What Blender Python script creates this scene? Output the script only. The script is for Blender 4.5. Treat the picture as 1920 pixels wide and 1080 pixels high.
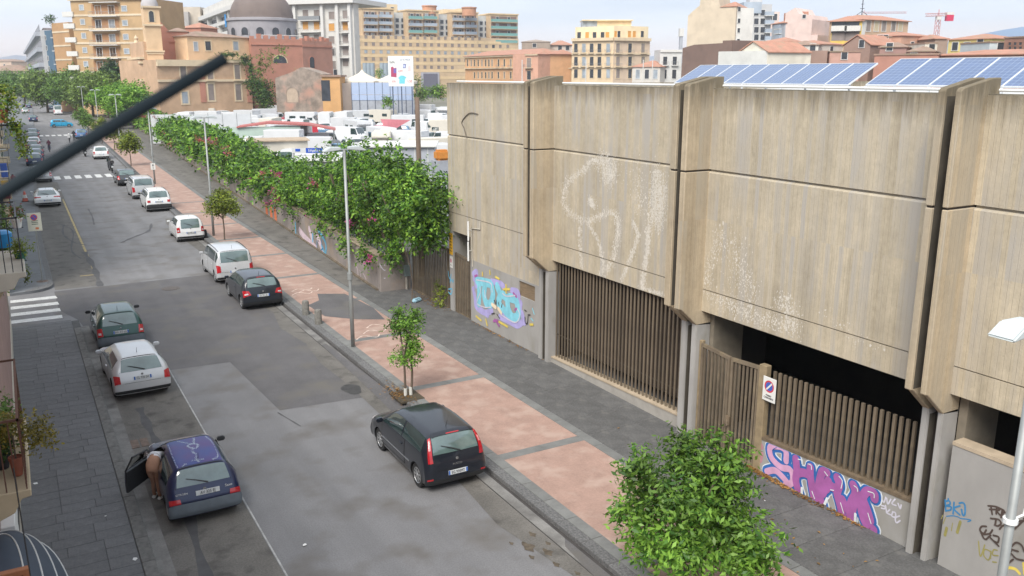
import bpy, bmesh, math, random
import numpy as np
from mathutils import Vector, Matrix

for o in list(bpy.data.objects): bpy.data.objects.remove(o)
S = bpy.context.scene
COL = S.collection
R = math.radians
random.seed(7)

# ------------------------------------------------------------------ camera
YAW, PITCH, FPX, CAMH = R(29.762), R(13.854), 1630.0, 10.0
cam = bpy.data.cameras.new('camera')
co = bpy.data.objects.new('camera', cam); COL.objects.link(co)
co.location = (0, 0, CAMH)
co.rotation_euler = (R(90) - PITCH, 0, -YAW)
cam.sensor_width = 36; cam.lens = 36 * FPX / 1920
cam.clip_start = 0.05; cam.clip_end = 20000
cam.dof.use_dof = True; cam.dof.focus_distance = 23; cam.dof.aperture_fstop = 3.0
S.camera = co
# ------------------------------------------------------------------ sky, light, exposure
W = bpy.data.worlds.new('World'); S.world = W; W.use_nodes = True
nt = W.node_tree; nt.nodes.clear()
def wn(t, **k):
    n = nt.nodes.new(t)
    for a, b in k.items(): setattr(n, a, b)
    return n
SUN_EL, SUN_AZ = R(42), R(150)      # direction the light comes from, clockwise from +Y
sky = wn('ShaderNodeTexSky', sky_type='NISHITA', sun_disc=False)
sky.sun_elevation = SUN_EL; sky.sun_rotation = SUN_AZ; sky.air_density = 1.0; sky.dust_density = 2.5
tc = wn('ShaderNodeTexCoord'); sep = wn('ShaderNodeSeparateXYZ')
nt.links.new(tc.outputs['Generated'], sep.inputs[0])
ramp = wn('ShaderNodeValToRGB')
e = ramp.color_ramp.elements
e[0].position = 0.0; e[0].color = (0.74, 0.66, 0.65, 1)
e[1].position = 1.0; e[1].color = (0.62, 0.66, 0.72, 1)
for p, c in ((0.025, (0.72, 0.66, 0.66, 1)), (0.055, (0.56, 0.61, 0.69, 1)), (0.12, (0.42, 0.51, 0.64, 1)), (0.35, (0.56, 0.63, 0.73, 1))):
    q = e.new(p); q.color = c
nt.links.new(sep.outputs['Z'], ramp.inputs[0])
mp = wn('ShaderNodeMapping'); mp.inputs['Scale'].default_value = (1.6, 1.6, 9)
nt.links.new(tc.outputs['Generated'], mp.inputs[0])
nz = wn('ShaderNodeTexNoise'); nz.inputs['Scale'].default_value = 2.2; nz.inputs['Detail'].default_value = 6; nz.inputs['Roughness'].default_value = .55
nt.links.new(mp.outputs[0], nz.inputs['Vector'])
cr = wn('ShaderNodeValToRGB'); cr.color_ramp.elements[0].position = .42; cr.color_ramp.elements[1].position = .66
nt.links.new(nz.outputs['Fac'], cr.inputs[0])
mxc = wn('ShaderNodeMixRGB'); mxc.inputs[2].default_value = (0.70, 0.74, 0.80, 1)
fm = wn('ShaderNodeMath', operation='MULTIPLY'); fm.inputs[1].default_value = .5
nt.links.new(cr.outputs[0], fm.inputs[0]); nt.links.new(fm.outputs[0], mxc.inputs[0]); nt.links.new(ramp.outputs[0], mxc.inputs[1])
b1 = wn('ShaderNodeBackground'); b1.inputs[1].default_value = .05
b2 = wn('ShaderNodeBackground'); b2.inputs[1].default_value = .88
nt.links.new(sky.outputs[0], b1.inputs[0]); nt.links.new(mxc.outputs[0], b2.inputs[0])
ad = wn('ShaderNodeMixShader'); ad.inputs[0].default_value = .88
nt.links.new(b1.outputs[0], ad.inputs[1]); nt.links.new(b2.outputs[0], ad.inputs[2])
wo = wn('ShaderNodeOutputWorld'); nt.links.new(ad.outputs[0], wo.inputs[0])
sl = bpy.data.lights.new('sun', 'SUN'); sl.energy = 2.5; sl.angle = R(35); sl.color = (1, .95, .88)
so = bpy.data.objects.new('sun', sl); COL.objects.link(so)
_d = Vector((math.sin(SUN_AZ) * math.cos(SUN_EL), math.cos(SUN_AZ) * math.cos(SUN_EL), math.sin(SUN_EL)))
_d = Vector((-.55, -.45, .75)).normalized()
sky.sun_elevation = math.asin(_d.z); sky.sun_rotation = math.atan2(_d.x, _d.y)
so.rotation_euler = (-_d).to_track_quat('-Z', 'Y').to_euler()
vs = S.view_settings
vs.view_transform = 'Standard'; vs.look = 'None'; vs.gamma = 1; vs.use_curve_mapping = False
vs.exposure = 0.92

# ------------------------------------------------------------------ survey: the place as measured from the camera station
_F = Vector((math.sin(YAW) * math.cos(PITCH), math.cos(YAW) * math.cos(PITCH), -math.sin(PITCH)))
_R = Vector((math.cos(YAW), -math.sin(YAW), 0)); _U = _R.cross(_F)
def sight(px, py): return _F * FPX + _R * (px - 960) + _U * (540 - py)
def far(px, py, d): return Vector((0, 0, CAMH)) + sight(px, py) * (d / FPX)
def on_x(px, py, X): r = sight(px, py); return Vector((0, 0, CAMH)) + r * (X / r.x)
def on_z(px, py, z=0): r = sight(px, py); return Vector((0, 0, CAMH)) + r * ((z - CAMH) / r.z)

# ------------------------------------------------------------------ materials
MATS = {}
def pm(name, col, rough=.8, var=.12, scale=3., bump=0., bscale=30., metal=0., coat=0., rand=0., spec=.5, world=False, spots=None, stretch=None, detail=4, grain=None, tracks=0.):
    """principled material whose colour wanders by noise; rand varies it object by object"""
    if name in MATS: return MATS[name]
    m = bpy.data.materials.new(name); m.use_nodes = True; t = m.node_tree; N = t.nodes; Lk = t.links.new
    p = N['Principled BSDF']; p.inputs['Roughness'].default_value = rough; p.inputs['Metallic'].default_value = metal
    p.inputs['Specular IOR Level'].default_value = spec
    if coat: p.inputs['Coat Weight'].default_value = coat; p.inputs['Coat Roughness'].default_value = .06
    if world: v = N.new('ShaderNodeNewGeometry').outputs['Position']
    else: v = N.new('ShaderNodeTexCoord').outputs['Object']
    if stretch:
        mpn = N.new('ShaderNodeMapping'); mpn.inputs['Scale'].default_value = stretch; Lk(v, mpn.inputs[0]); v = mpn.outputs[0]
    n = N.new('ShaderNodeTexNoise'); n.inputs['Scale'].default_value = scale; n.inputs['Detail'].default_value = detail; n.inputs['Roughness'].default_value = .6
    Lk(v, n.inputs['Vector'])
    mr = N.new('ShaderNodeMapRange'); mr.inputs[1].default_value = .3; mr.inputs[2].default_value = .7
    mr.inputs[3].default_value = 1 - var; mr.inputs[4].default_value = 1 + var; Lk(n.outputs['Fac'], mr.inputs[0])
    val = mr.outputs[0]
    def extra(val, sc, st, amp, lo=.3, hi=.7):
        v2 = v
        if st: q_ = N.new('ShaderNodeMapping'); q_.inputs['Scale'].default_value = st; Lk(v, q_.inputs[0]); v2 = q_.outputs[0]
        e1 = N.new('ShaderNodeTexNoise'); e1.inputs['Scale'].default_value = sc; e1.inputs['Detail'].default_value = 3; Lk(v2, e1.inputs['Vector'])
        e2 = N.new('ShaderNodeMapRange'); e2.inputs[1].default_value = lo; e2.inputs[2].default_value = hi; e2.inputs[3].default_value = 1-amp; e2.inputs[4].default_value = 1+amp; Lk(e1.outputs['Fac'], e2.inputs[0])
        e3 = N.new('ShaderNodeMath'); e3.operation = 'MULTIPLY'; Lk(val, e3.inputs[0]); Lk(e2.outputs[0], e3.inputs[1]); return e3.outputs[0]
    if grain: val = extra(val, grain[0], None, grain[1])
    if tracks: val = extra(val, 1.0, (1.3, .05, 1), tracks)
    if rand:
        oi = N.new('ShaderNodeObjectInfo'); r2 = N.new('ShaderNodeMapRange'); r2.inputs[3].default_value = 1 - rand; r2.inputs[4].default_value = 1 + rand
        Lk(oi.outputs['Random'], r2.inputs[0]); mu = N.new('ShaderNodeMath'); mu.operation = 'MULTIPLY'; Lk(val, mu.inputs[0]); Lk(r2.outputs[0], mu.inputs[1]); val = mu.outputs[0]
    vm = N.new('ShaderNodeVectorMath'); vm.operation = 'SCALE'; vm.inputs[0].default_value = col[:3]; Lk(val, vm.inputs['Scale'])
    out = vm.outputs[0]
    if spots:
        c2, sc2, lo, hi = spots
        n2 = N.new('ShaderNodeTexNoise'); n2.inputs['Scale'].default_value = sc2; n2.inputs['Detail'].default_value = 6; Lk(v, n2.inputs['Vector'])
        m2 = N.new('ShaderNodeMapRange'); m2.inputs[1].default_value = lo; m2.inputs[2].default_value = hi; Lk(n2.outputs['Fac'], m2.inputs[0])
        mx = N.new('ShaderNodeMixRGB'); Lk(m2.outputs[0], mx.inputs[0]); Lk(out, mx.inputs[1]); mx.inputs[2].default_value = (*c2, 1); out = mx.outputs[0]
    Lk(out, p.inputs['Base Color'])
    if bump:
        nb = N.new('ShaderNodeTexNoise'); nb.inputs['Scale'].default_value = bscale; nb.inputs['Detail'].default_value = 5; Lk(v, nb.inputs['Vector'])
        bn = N.new('ShaderNodeBump'); bn.inputs['Strength'].default_value = bump; bn.inputs['Distance'].default_value = .02
        Lk(nb.outputs['Fac'], bn.inputs['Height']); Lk(bn.outputs[0], p.inputs['Normal'])
    MATS[name] = m; return m

def leafmat(name, c1, c2, c3=None, rough=.45, trans=.25):
    """leaves: light and dark clumps plus a leaf by leaf shift of colour, some light passing through"""
    m = bpy.data.materials.new(name); m.use_nodes = True; t = m.node_tree; N = t.nodes; Lk = t.links.new
    p = N['Principled BSDF']; p.inputs['Roughness'].default_value = rough; p.inputs['Specular IOR Level'].default_value = .35
    g = N.new('ShaderNodeNewGeometry')
    rp = N.new('ShaderNodeValToRGB'); E = rp.color_ramp.elements
    E[0].color = (*c1, 1); E[1].color = (*c2, 1); E[0].position = .1; E[1].position = .8
    if c3: q = E.new(.965); q.color = (*c3, 1); E[2].position = .93; E[2].color = (*c2, 1)
    if c3: q.position = .97
    Lk(g.outputs['Random Per Island'], rp.inputs[0])
    n = N.new('ShaderNodeTexNoise'); n.inputs['Scale'].default_value = .9; n.inputs['Detail'].default_value = 3; Lk(g.outputs['Position'], n.inputs['Vector'])
    mr = N.new('ShaderNodeMapRange'); mr.inputs[1].default_value = .35; mr.inputs[2].default_value = .65; mr.inputs[3].default_value = .50; mr.inputs[4].default_value = 1.5
    Lk(n.outputs['Fac'], mr.inputs[0])
    vm = N.new('ShaderNodeVectorMath'); vm.operation = 'SCALE'; Lk(rp.outputs[0], vm.inputs[0]); Lk(mr.outputs[0], vm.inputs['Scale'])
    Lk(vm.outputs[0], p.inputs['Base Color'])
    tr = N.new('ShaderNodeBsdfTranslucent'); Lk(vm.outputs[0], tr.inputs[0])
    ms = N.new('ShaderNodeMixShader'); ms.inputs[0].default_value = trans; Lk(p.outputs[0], ms.inputs[1]); Lk(tr.outputs[0], ms.inputs[2])
    Lk(ms.outputs[0], N['Material Output'].inputs[0]); MATS[name] = m; return m

# ------------------------------------------------------------------ mesh helpers
class MB:
    def __init__(s): s.v = []; s.f = []; s.m = []
    def add(s, vs_, fs, mi=0):
        b = len(s.v); s.v += [tuple(x) for x in vs_]
        for f in fs: s.f.append([i + b for i in f]); s.m.append(mi)
        return s
    def box(s, x0, x1, y0, y1, z0, z1, mi=0):
        return s.add([(x0,y0,z0),(x1,y0,z0),(x1,y1,z0),(x0,y1,z0),(x0,y0,z1),(x1,y0,z1),(x1,y1,z1),(x0,y1,z1)],
                     [(0,3,2,1),(4,5,6,7),(0,1,5,4),(1,2,6,5),(2,3,7,6),(3,0,4,7)], mi)
    def prism(s, pts, a, b, axis='y', mi=0):
        """polygon pts (2d) extruded from a to b along axis"""
        def P(p, q):
            return {'y': (p[0], q, p[1]), 'x': (q, p[0], p[1]), 'z': (p[0], p[1], q)}[axis]
        n = len(pts); V = [P(p, a) for p in pts] + [P(p, b) for p in pts]
        F = [list(range(n))[::-1], list(range(n, 2*n))] + [(i, (i+1) % n, n+(i+1) % n, n+i) for i in range(n)]
        return s.add(V, F, mi)
    def tube(s, pts, r, n=8, mi=0, caps=True):
        pts = [Vector(p) for p in pts]; rs = r if isinstance(r, (list, tuple)) else [r]*len(pts)
        b = len(s.v); k = len(pts); up = None
        for i, p in enumerate(pts):
            d = (pts[min(i+1, k-1)] - pts[max(i-1, 0)]).normalized()
            if up is None:
                up = Vector((0,0,1)) if abs(d.z) < .9 else Vector((1,0,0))
            u = d.cross(up).normalized(); w = u.cross(d).normalized(); up = w
            for j in range(n):
                a = 2*math.pi*j/n; q = p + (u*math.cos(a) + w*math.sin(a))*rs[i]; s.v.append(tuple(q))
        for i in range(k-1):
            for j in range(n):
                s.f.append([b+i*n+j, b+i*n+(j+1) % n, b+(i+1)*n+(j+1) % n, b+(i+1)*n+j]); s.m.append(mi)
        if caps:
            s.f.append([b+j for j in range(n)][::-1]); s.m.append(mi); s.f.append([b+(k-1)*n+j for j in range(n)]); s.m.append(mi)
        return s
    def lathe(s, prof, n=16, cx=0, cy=0, mi=0, axis='z', off=(0,0,0)):
        """prof: list of (radius, height)"""
        b = len(s.v)
        for r, h in prof:
            for j in range(n):
                a = 2*math.pi*j/n; c, d = r*math.cos(a), r*math.sin(a)
                q = {'z': (cx+c, cy+d, h), 'y': (c, h, d), 'x': (h, c, d)}[axis]; s.v.append((q[0]+off[0], q[1]+off[1], q[2]+off[2]))
        for i in range(len(prof)-1):
            for j in range(n): s.f.append([b+i*n+j, b+i*n+(j+1) % n, b+(i+1)*n+(j+1) % n, b+(i+1)*n+j]); s.m.append(mi)
        s.f.append([b+j for j in range(n)][::-1]); s.m.append(mi)
        s.f.append([b+(len(prof)-1)*n+j for j in range(n)]); s.m.append(mi)
        return s
    def mesh(s, name, mats, smooth=False):
        me = bpy.data.meshes.new(name); me.from_pydata(s.v, [], s.f)
        for m in (mats if isinstance(mats, (list, tuple)) else [mats]): me.materials.append(m)
        me.polygons.foreach_set('material_index', s.m)
        if smooth: me.polygons.foreach_set('use_smooth', [True]*len(me.polygons))
        me.update(); return me

def ob(name, me, parent=None, loc=(0,0,0), rot=(0,0,0), scale=None):
    o = bpy.data.objects.new(name, me); COL.objects.link(o); o.location = loc; o.rotation_euler = rot
    if scale: o.scale = scale
    if parent: o.parent = parent
    return o
def tag(o, label, cat, group=None, kind=None):
    o['label'] = label; o['category'] = cat
    if group: o['group'] = group
    if kind: o['kind'] = kind
    return o
def thing(name, label, cat, loc=(0,0,0), rz=0, group=None): return tag(ob(name, None, None, loc, (0,0,rz)), label, cat, group)
def struct(name, me, parent=None):
    o = ob(name, me, parent)
    if not parent: o['kind'] = 'structure'
    return o
def smooth_by_angle(me, ang=35):
    me.polygons.foreach_set('use_smooth', [True]*len(me.polygons))
    bm = bmesh.new(); bm.from_mesh(me)
    for e_ in bm.edges:
        if len(e_.link_faces) == 2 and e_.calc_face_angle(0) > R(ang): e_.smooth = False
    bm.to_mesh(me); bm.free(); return me
def bevel(me, w, seg=1):
    bm = bmesh.new(); bm.from_mesh(me)
    bmesh.ops.bevel(bm, geom=bm.edges[:], offset=w, segments=seg, affect='EDGES', clamp_overlap=True)
    bm.to_mesh(me); bm.free(); return me
def copy_tree(o, parent=None):
    c = o.copy(); COL.objects.link(c); c.parent = parent
    for ch in o.children: copy_tree(ch, c)
    return c
def text_mesh(body, size, mat, name='lettering', ext=.003, squash=1.0):
    cu = bpy.data.curves.new('t', 'FONT'); cu.body = body; cu.size = size; cu.extrude = ext; cu.align_x = 'CENTER'; cu.align_y = 'CENTER'; cu.resolution_u = 2
    t = bpy.data.objects.new('t', cu); COL.objects.link(t)
    bpy.context.view_layer.update()
    me = bpy.data.meshes.new_from_object(t.evaluated_get(bpy.context.evaluated_depsgraph_get()))
    bpy.data.objects.remove(t); me.name = name; me.materials.clear(); me.materials.append(mat)
    if squash != 1: me.transform(Matrix.Diagonal((squash, 1, 1, 1)))
    return me
def smooth_pts(P, k=6):
    P = [Vector(p) for p in P]; out = []
    for i in range(len(P)-1):
        a, b, c, d = P[max(i-1,0)], P[i], P[i+1], P[min(i+2, len(P)-1)]
        for j in range(k):
            t = j/k; out.append(.5*((2*b) + (c-a)*t + (2*a-5*b+4*c-d)*t*t + (-a+3*b-3*c+d)*t**3))
    out.append(P[-1]); return out
def ribbon(mb, pts, w, x, mi=0, smooth=True):
    """flat brush stroke on the plane X = x (pts are (y, z)), facing -X, round ends"""
    P = smooth_pts([(p[0], p[1], 0) for p in pts]) if smooth and len(pts) > 2 else [Vector((p[0], p[1], 0)) for p in pts]
    ws = w if isinstance(w, (list, tuple)) else None
    L, Rr = [], []; n = len(P)
    def W_(i):
        if not ws: return w/2
        f = i/(n-1)*(len(ws)-1); k = min(int(f), len(ws)-2); return (ws[k]*(1-f+k) + ws[k+1]*(f-k))/2
    d0 = None
    for i in range(n):
        d = (P[min(i+1,n-1)] - P[max(i-1,0)]); d = d.normalized() if d.length > 1e-6 else (d0 or Vector((1,0,0))); d0 = d
        q = Vector((-d.y, d.x, 0)); L.append(P[i] + q*W_(i)); Rr.append(P[i] - q*W_(i))
    V = []; xo = lambda i: x - .00004*i
    for i in range(n): V += [(xo(i), L[i].x, L[i].y), (xo(i), Rr[i].x, Rr[i].y)]
    F = [(2*i, 2*i+1, 2*i+3, 2*i+2) for i in range(n-1)]
    mb.add(V, F, mi)
    for i, sg in ((0, -1), (n-1, 1)):
        d = (P[min(i+1,n-1)] - P[max(i-1,0)]); a0 = math.atan2(d.y, d.x)
        C = [(xo(i)-.00003, P[i].x, P[i].y)]
        for k in range(7):
            a = a0 + (math.pi if sg < 0 else 0) - math.pi/2 + math.pi*k/6
            C.append((xo(i)-.00003, P[i].x + W_(i)*math.cos(a), P[i].y + W_(i)*math.sin(a)))
        mb.add(C, [(0, k+1, k+2) for k in range(6)], mi)
# foliage: many leaf sized faces spread through blobs; returns a mesh
def leaves_mesh(name, blobs, n, size, mat, seed=1, shell=.45, aspect=.45, droop=.3, up=.5, mats=None, mfrac=None, clump=0, twig=6):
    rg = np.random.default_rng(seed)
    C = np.array([b[0] for b in blobs], float); Rd = np.array([b[1] for b in blobs], float)
    wgt = (Rd.prod(axis=1))**(2/3); wgt /= wgt.sum()
    k = rg.choice(len(blobs), n, p=wgt)
    d = rg.normal(size=(n,3)); d /= np.linalg.norm(d, axis=1)[:,None]
    rr = 1 - shell*rg.random(n)**1.3
    # ragged outline: push along a few random lobes
    lob = rg.normal(size=(9,3)); lob /= np.linalg.norm(lob, axis=1)[:,None]
    rr *= 1 + .16*np.max(d@lob.T, axis=1)**6 - .10*(np.sin(d[:,0]*7+k)*np.sin(d[:,1]*6+2*k)*np.sin(d[:,2]*8)+.3)
    P = C[k] + d*Rd[k]*rr[:,None]
    if clump:
        m = n//clump; ctr = P[:m]; kk = rg.integers(0, m, n); P = ctr[kk] + rg.normal(size=(n,3))*size*1.6; d = d[kk]
    td = None
    if twig and n > 12:      # leaves sit in two ranks along short twigs
        m = n//twig+1; ti = np.arange(n)//twig; tj = np.arange(n) % twig
        td = d[:m]*.75 + rg.normal(size=(m,3))*.45; td[:,2] += .35-droop*.5; td /= np.linalg.norm(td, axis=1)[:,None]
        td = td[ti]; d = d[ti]; ln = (size*(1.7+1.8*rg.random(m)))[ti]
        P = P[ti] + td*(ln*(tj/(twig-1)-.4))[:,None]; P[:,2] -= (tj/(twig-1))**2*size*droop*1.6
    nrm = d*.35 + rg.normal(size=(n,3))*.42; nrm[:,2] += up; nrm /= np.linalg.norm(nrm, axis=1)[:,None]
    ax = rg.normal(size=(n,3))*.35 if td is not None else rg.normal(size=(n,3))
    if td is not None:
        sd_v = np.cross(td, nrm); ax += td*.75 + sd_v*np.where(tj % 2, 1, -1)[:,None]*.85; P = P + ax*size*.35
    ax[:,2] -= droop*.5; ax -= nrm*(ax*nrm).sum(1)[:,None]; ax /= np.linalg.norm(ax, axis=1)[:,None]
    bx = np.cross(nrm, ax); s = size*(.6 + .8*rg.random(n))[:,None]
    base = P - ax*s*.5; tip = P + ax*s*.5; mid = P + nrm*s*-.04
    a = mid + bx*s*aspect*.5; b = mid - bx*s*aspect*.5
    V = np.stack([base, a, tip, b], 1).reshape(-1,3)
    F = np.arange(4*n).reshape(-1,4)
    me = bpy.data.meshes.new(name)
    me.vertices.add(4*n); me.vertices.foreach_set('co', V.ravel().astype(np.float32))
    me.loops.add(4*n); me.loops.foreach_set('vertex_index', F.ravel().astype(np.int32))
    me.polygons.add(n); me.polygons.foreach_set('loop_start', (np.arange(n)*4).astype(np.int32))
    for q in (mats or [mat]): me.materials.append(q)
    if mfrac: me.polygons.foreach_set('material_index', np.minimum((rg.random(n) < mfrac).astype(np.int32), 1))
    me.update(calc_edges=True); return me
def polysheet(name, pts, z, mat, parent=None):
    me = MB().add([(p[0], p[1], z) for p in pts], [list(range(len(pts)))]).mesh(name, mat)
    return me
# ================================================================== GROUND AND STREET
asph = pm('asphalt', (.185,.183,.186), .9, .13, .35, .25, 60, world=True, spots=((.135,.126,.116), .8, .5, .72), detail=8, grain=(28, .13), tracks=.11)
asph_d = pm('asphalt_new', (.110,.106,.108), .9, .13, .9, .25, 70, world=True, spots=((.13,.122,.11), .7, .52, .7), detail=8, grain=(28, .16), tracks=.08)
asph_b = pm('asphalt_brown', (.138,.130,.118), .92, .18, 1.1, .3, 50, world=True, grain=(24,.17), tracks=.12, spots=((.075,.07,.064), 1.6, .55, .7), detail=8)
conc_g = pm('gutter_concrete', (.20,.195,.185), .9, .22, 1.6, .2, 60, world=True, grain=(30,.12), spots=((.10,.095,.09), 1.2, .5, .7))
grime = pm('gutter_grime', (.055,.05,.047), .8, .3, 2.5, .2, 50, world=True)
ground_m = pm('lot_ground', (.17,.165,.155), .95, .2, .3, world=True)
terr = pm('land', (.16,.16,.13), .95, .3, .01, world=True)
basalt = pm('basalt_slab', (.128,.130,.133), .8, .14, 3, .25, 40, rand=.07, grain=(26,.14), spots=((.088,.090,.092), 1.3, .46, .66))
basalt2 = pm('basalt_slab_rough', (.105,.104,.102), .85, .22, 2.2, .3, 30, rand=.10, grain=(22,.2), spots=((.15,.145,.135), 3.0, .58, .75))
joint = pm('joint_earth', (.085,.085,.085), .95, .2, 4, world=True)
grey_strip = pm('paving_strip_grey', (.175,.178,.172), .85, .14, 3, .2, 60, rand=.09, spots=((.11,.11,.105), 1.3, .52, .7))
kerb_m = pm('kerb_lava', (.135,.135,.135), .9, .5, 22, .5, 60, rand=.1)
red_m = pm('red_paving', (.335,.222,.180), .9, .12, 2.4, .2, 25, world=True, grain=(20,.09), tracks=.05, spots=((.40,.29,.24), 1.6, .50, .66), detail=9)
paint_w = pm('road_paint_white', (.62,.62,.60), .8, .15, 4, world=True, spots=((.2,.2,.2), 9, .6, .72))
paint_y = pm('road_paint_yellow', (.42,.33,.15), .85, .25, 4, world=True, spots=((.15,.145,.14), 6, .52, .7))

def bend(y): return 0 if y < 65 else (y-65)*.026      # the street swings a little to the right beyond the crossing
def strip(x0, x1, ys, z, name, mat, parent=None, kind=None):
    """flat ribbon following the street between two offsets"""
    V = []; 
    for y in ys: V += [(x0+bend(y), y, z), (x1+bend(y), y, z)]
    me = MB().add(V, [(2*i, 2*i+1, 2*i+3, 2*i+2) for i in range(len(ys)-1)]).mesh(name, mat)
    return ob(name, me, parent)
# terrain sheet to the horizon
g = struct('ground', MB().add([(-9000,-3000,-.03),(9000,-3000,-.03),(9000,14000,-.03),(-9000,14000,-.03)], [(0,1,2,3)]).mesh('ground', terr))
YS = [-8, 10, 30, 50, 65, 80, 100, 125, 150, 180, 210, 260, 330, 420]
road = struct('road', MB().add([(v[0]+bend(y), y, 0) for y in YS for v in ((-7,),(17,))], [(2*i,2*i+1,2*i+3,2*i+2) for i in range(len(YS)-1)]).mesh('road', asph))
# darker resurfaced rectangle and its tongue
p = polysheet('asphalt_patch', [(1.95,30.9),(5.9,30.6),(6.2,25.15),(9.25,24.9),(9.3,34),(9.35,45.4),(1.0,45.3),(1.0,41.5),(1.6,39.4),(1.95,36)], .004, asph_d); ob('asphalt_patch', p, road)
p = polysheet('asphalt_patch', [(1.9,8),(3.85,8),(3.85,30.86),(1.9,30.86)], .0045, asph_b); ob('asphalt_patch', p, road)
p = polysheet('asphalt_patch', [(1.05,45.6),(3.0,45.6),(3.2,60),(3.5,93),(1.6,93),(1.05,66)], .0046, asph_b); ob('asphalt_patch', p, road)
mb = MB()      # worn edge along the right gutter
for i in range(22):
    y0 = 8+i*2.6; w0 = .25+.5*abs(math.sin(i*1.7)); w1 = .25+.5*abs(math.sin((i+1)*1.7))
    mb.add([(9.35-w0,y0,.006),(9.35,y0,.006),(9.35,y0+2.6,.006),(9.35-w1,y0+2.6,.006)], [(0,1,2,3)])
ob('road_edge', mb.mesh('road_edge', asph_b), road)
# white parking line, yellow line, skid marks, tar trench
ob('painted_line', MB().box(3.865,3.902,6,32.8,.006,.009).mesh('painted_line', pm('worn_line', (.36,.36,.35), .85, .3, 5, world=True)), road)
ob('painted_line', MB().add([(2.98,48.2,.008),(3.10,48.2,.008),(3.30,79.6,.008),(3.18,79.6,.008),(2.3,48.2,.008),(2.98,48.35,.008),(2.3,48.35,.008)], [(0,1,2,3),(4,0,5,6)]).mesh('painted_line', paint_y), road)
tar = pm('tyre_marks', (.085,.084,.086), .85, .2, 2, world=True)
def flat_stroke(pts, w, z, name, mat, parent):
    P = smooth_pts([(a, b, 0) for a, b in pts], 8); V = []
    for i, q in enumerate(P):
        d = (P[min(i+1,len(P)-1)]-P[max(i-1,0)]).normalized(); s_ = Vector((-d.y,d.x,0))*w/2*(.7+.3*math.sin(i*1.3))
        V += [(q+s_)[:2]+(z+i*1e-5,), (q-s_)[:2]+(z+i*1e-5,)]
    return ob(name, MB().add(V, [(2*i+1,2*i,2*i+2,2*i+3) for i in range(len(P)-1)]).mesh(name, mat), parent)
flat_stroke([(2.5,8),(2.6,13),(2.45,17),(2.7,21.5),(2.55,25),(2.5,27.5)], .28, .0080, 'tar_trench', tar, road)
flat_stroke([(2.55,66),(2.3,62),(2.7,58.5),(3.3,57.2)], .16, .011, 'skid_mark', tar, road)
flat_stroke([(4.6,73),(4.55,69),(4.35,65)], .14, .009, 'skid_mark', tar, road)
flat_stroke([(2.7,53),(2.4,56),(2.9,63),(2.2,67)], .12, .012, 'skid_mark', tar, road)
flat_stroke([(5.2,57),(6.0,58.5),(7.2,60.5),(7.8,63.5)], .22, .009, 'skid_mark', tar, road)
flat_stroke([(3.0,45.4),(3.1,50),(3.0,55)], .35, .009, 'skid_mark', tar, road)
flat_stroke([(6.1,25),(6.4,23.6)], .05, .009, 'crack', tar, road)
iron = pm('cast_iron', (.10,.085,.075), .7, .3, 8, .3, 60)
mhm = MB().lathe([(.42,0),(.42,.006),(.36,.006),(.36,.012),(.0,.012)], 24).mesh('manhole_cover', iron)
ob('manhole_cover', mhm, road, (5.875,43.2,.008))
ob('oil_stain', polysheet('oil_stain', [(8.74+.30*math.cos(a)*(1+.15*math.sin(3*a)), 25.8+.52*math.sin(a), 0) for a in np.linspace(0,2*math.pi,20)[:-1]], 0, pm('oil', (.045,.042,.04), .6, .3, 5, world=True)), road, (0,0,.0075))
for k in range(2): ob('drain_grate', MB().box(1.93+k*.25,2.13+k*.25,24.35,24.95,.008,.018).mesh('drain_grate', pm('grate_brown', (.16,.115,.09), .8, .3, 6)), road)
for a, b, r_ in ((8.75,14.6,.12),(9.0,14.2,.09),(9.1,13.2,.05),(8.5,14.9,.04),(9.1,15.0,.07),(8.9,13.7,.06),(8.6,14.2,.05),(9.2,14.5,.05)):
    ob('dirt_stain', polysheet('dirt_stain', [(a+r_*math.cos(t)*(1+.35*math.sin(3*t+a)), b+1.6*r_*math.sin(t)*(1+.3*math.cos(4*t))) for t in np.linspace(0,2*math.pi,22)[:-1]], .009, pm('dirt_brown', (.10,.08,.058), .95, .4, 7, world=True)), road)
# zebra crossings
for i in range(4):
    y = 40.0 + i*1.27; ob('zebra_bar', MB().add([(-.82,y+.05,.009),(1.07,y,.009),(1.07-.02*i,y+.56,.009),(-.82,y+.58,.009)], [(0,1,2,3)]).mesh('zebra_bar', paint_w), road)
zb = MB().box(-.28,.28,-1.5,1.5,0,.003).mesh('zebra_bar', paint_w)
for i in range(9): ob('zebra_bar', zb, road, (1.9+i*.93+bend(97), 96.8, .006))
for i in range(9): ob('zebra_bar', zb, road, (1.2+i*.9+bend(165), 165, .006))
# ---- right pavement
KX = 9.72
pave = struct('pavement_right', MB().add([(v+bend(y), y, .12) for y in YS for v in (KX+.005, 26)], [(2*i,2*i+1,2*i+3,2*i+2) for i in range(len(YS)-1)]).mesh('pavement_right', joint))
def rowmesh(name, w, l, h, mat, bev=.008): return bevel(MB().box(0, w, 0, l, 0, h).mesh(name, mat), bev)
kst = rowmesh('kerb_stone', .28, .985, .15, kerb_m, .015)
y = 8.0
while y < 66: ob('kerb_stone', kst, pave, (KX-.0, y, -.012)); y += 1.0
strip(KX, KX+.28, [66]+[q for q in YS if q > 66], .13, 'kerb_line', kerb_m, pave)
MBk = MB()
for i in range(len(YS)-1):
    a, b = YS[i], YS[i+1]
    if a >= 65: MBk.add([(KX+bend(a),a,0),(KX+bend(b),b,0),(KX+bend(b),b,.13),(KX+bend(a),a,.13)], [(0,1,2,3)])
ob('kerb_face', MBk.mesh('kerb_face', kerb_m), pave)
gs = rowmesh('edge_slab', .30, .98, .05, grey_strip, .006)
y = 8.0
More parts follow.
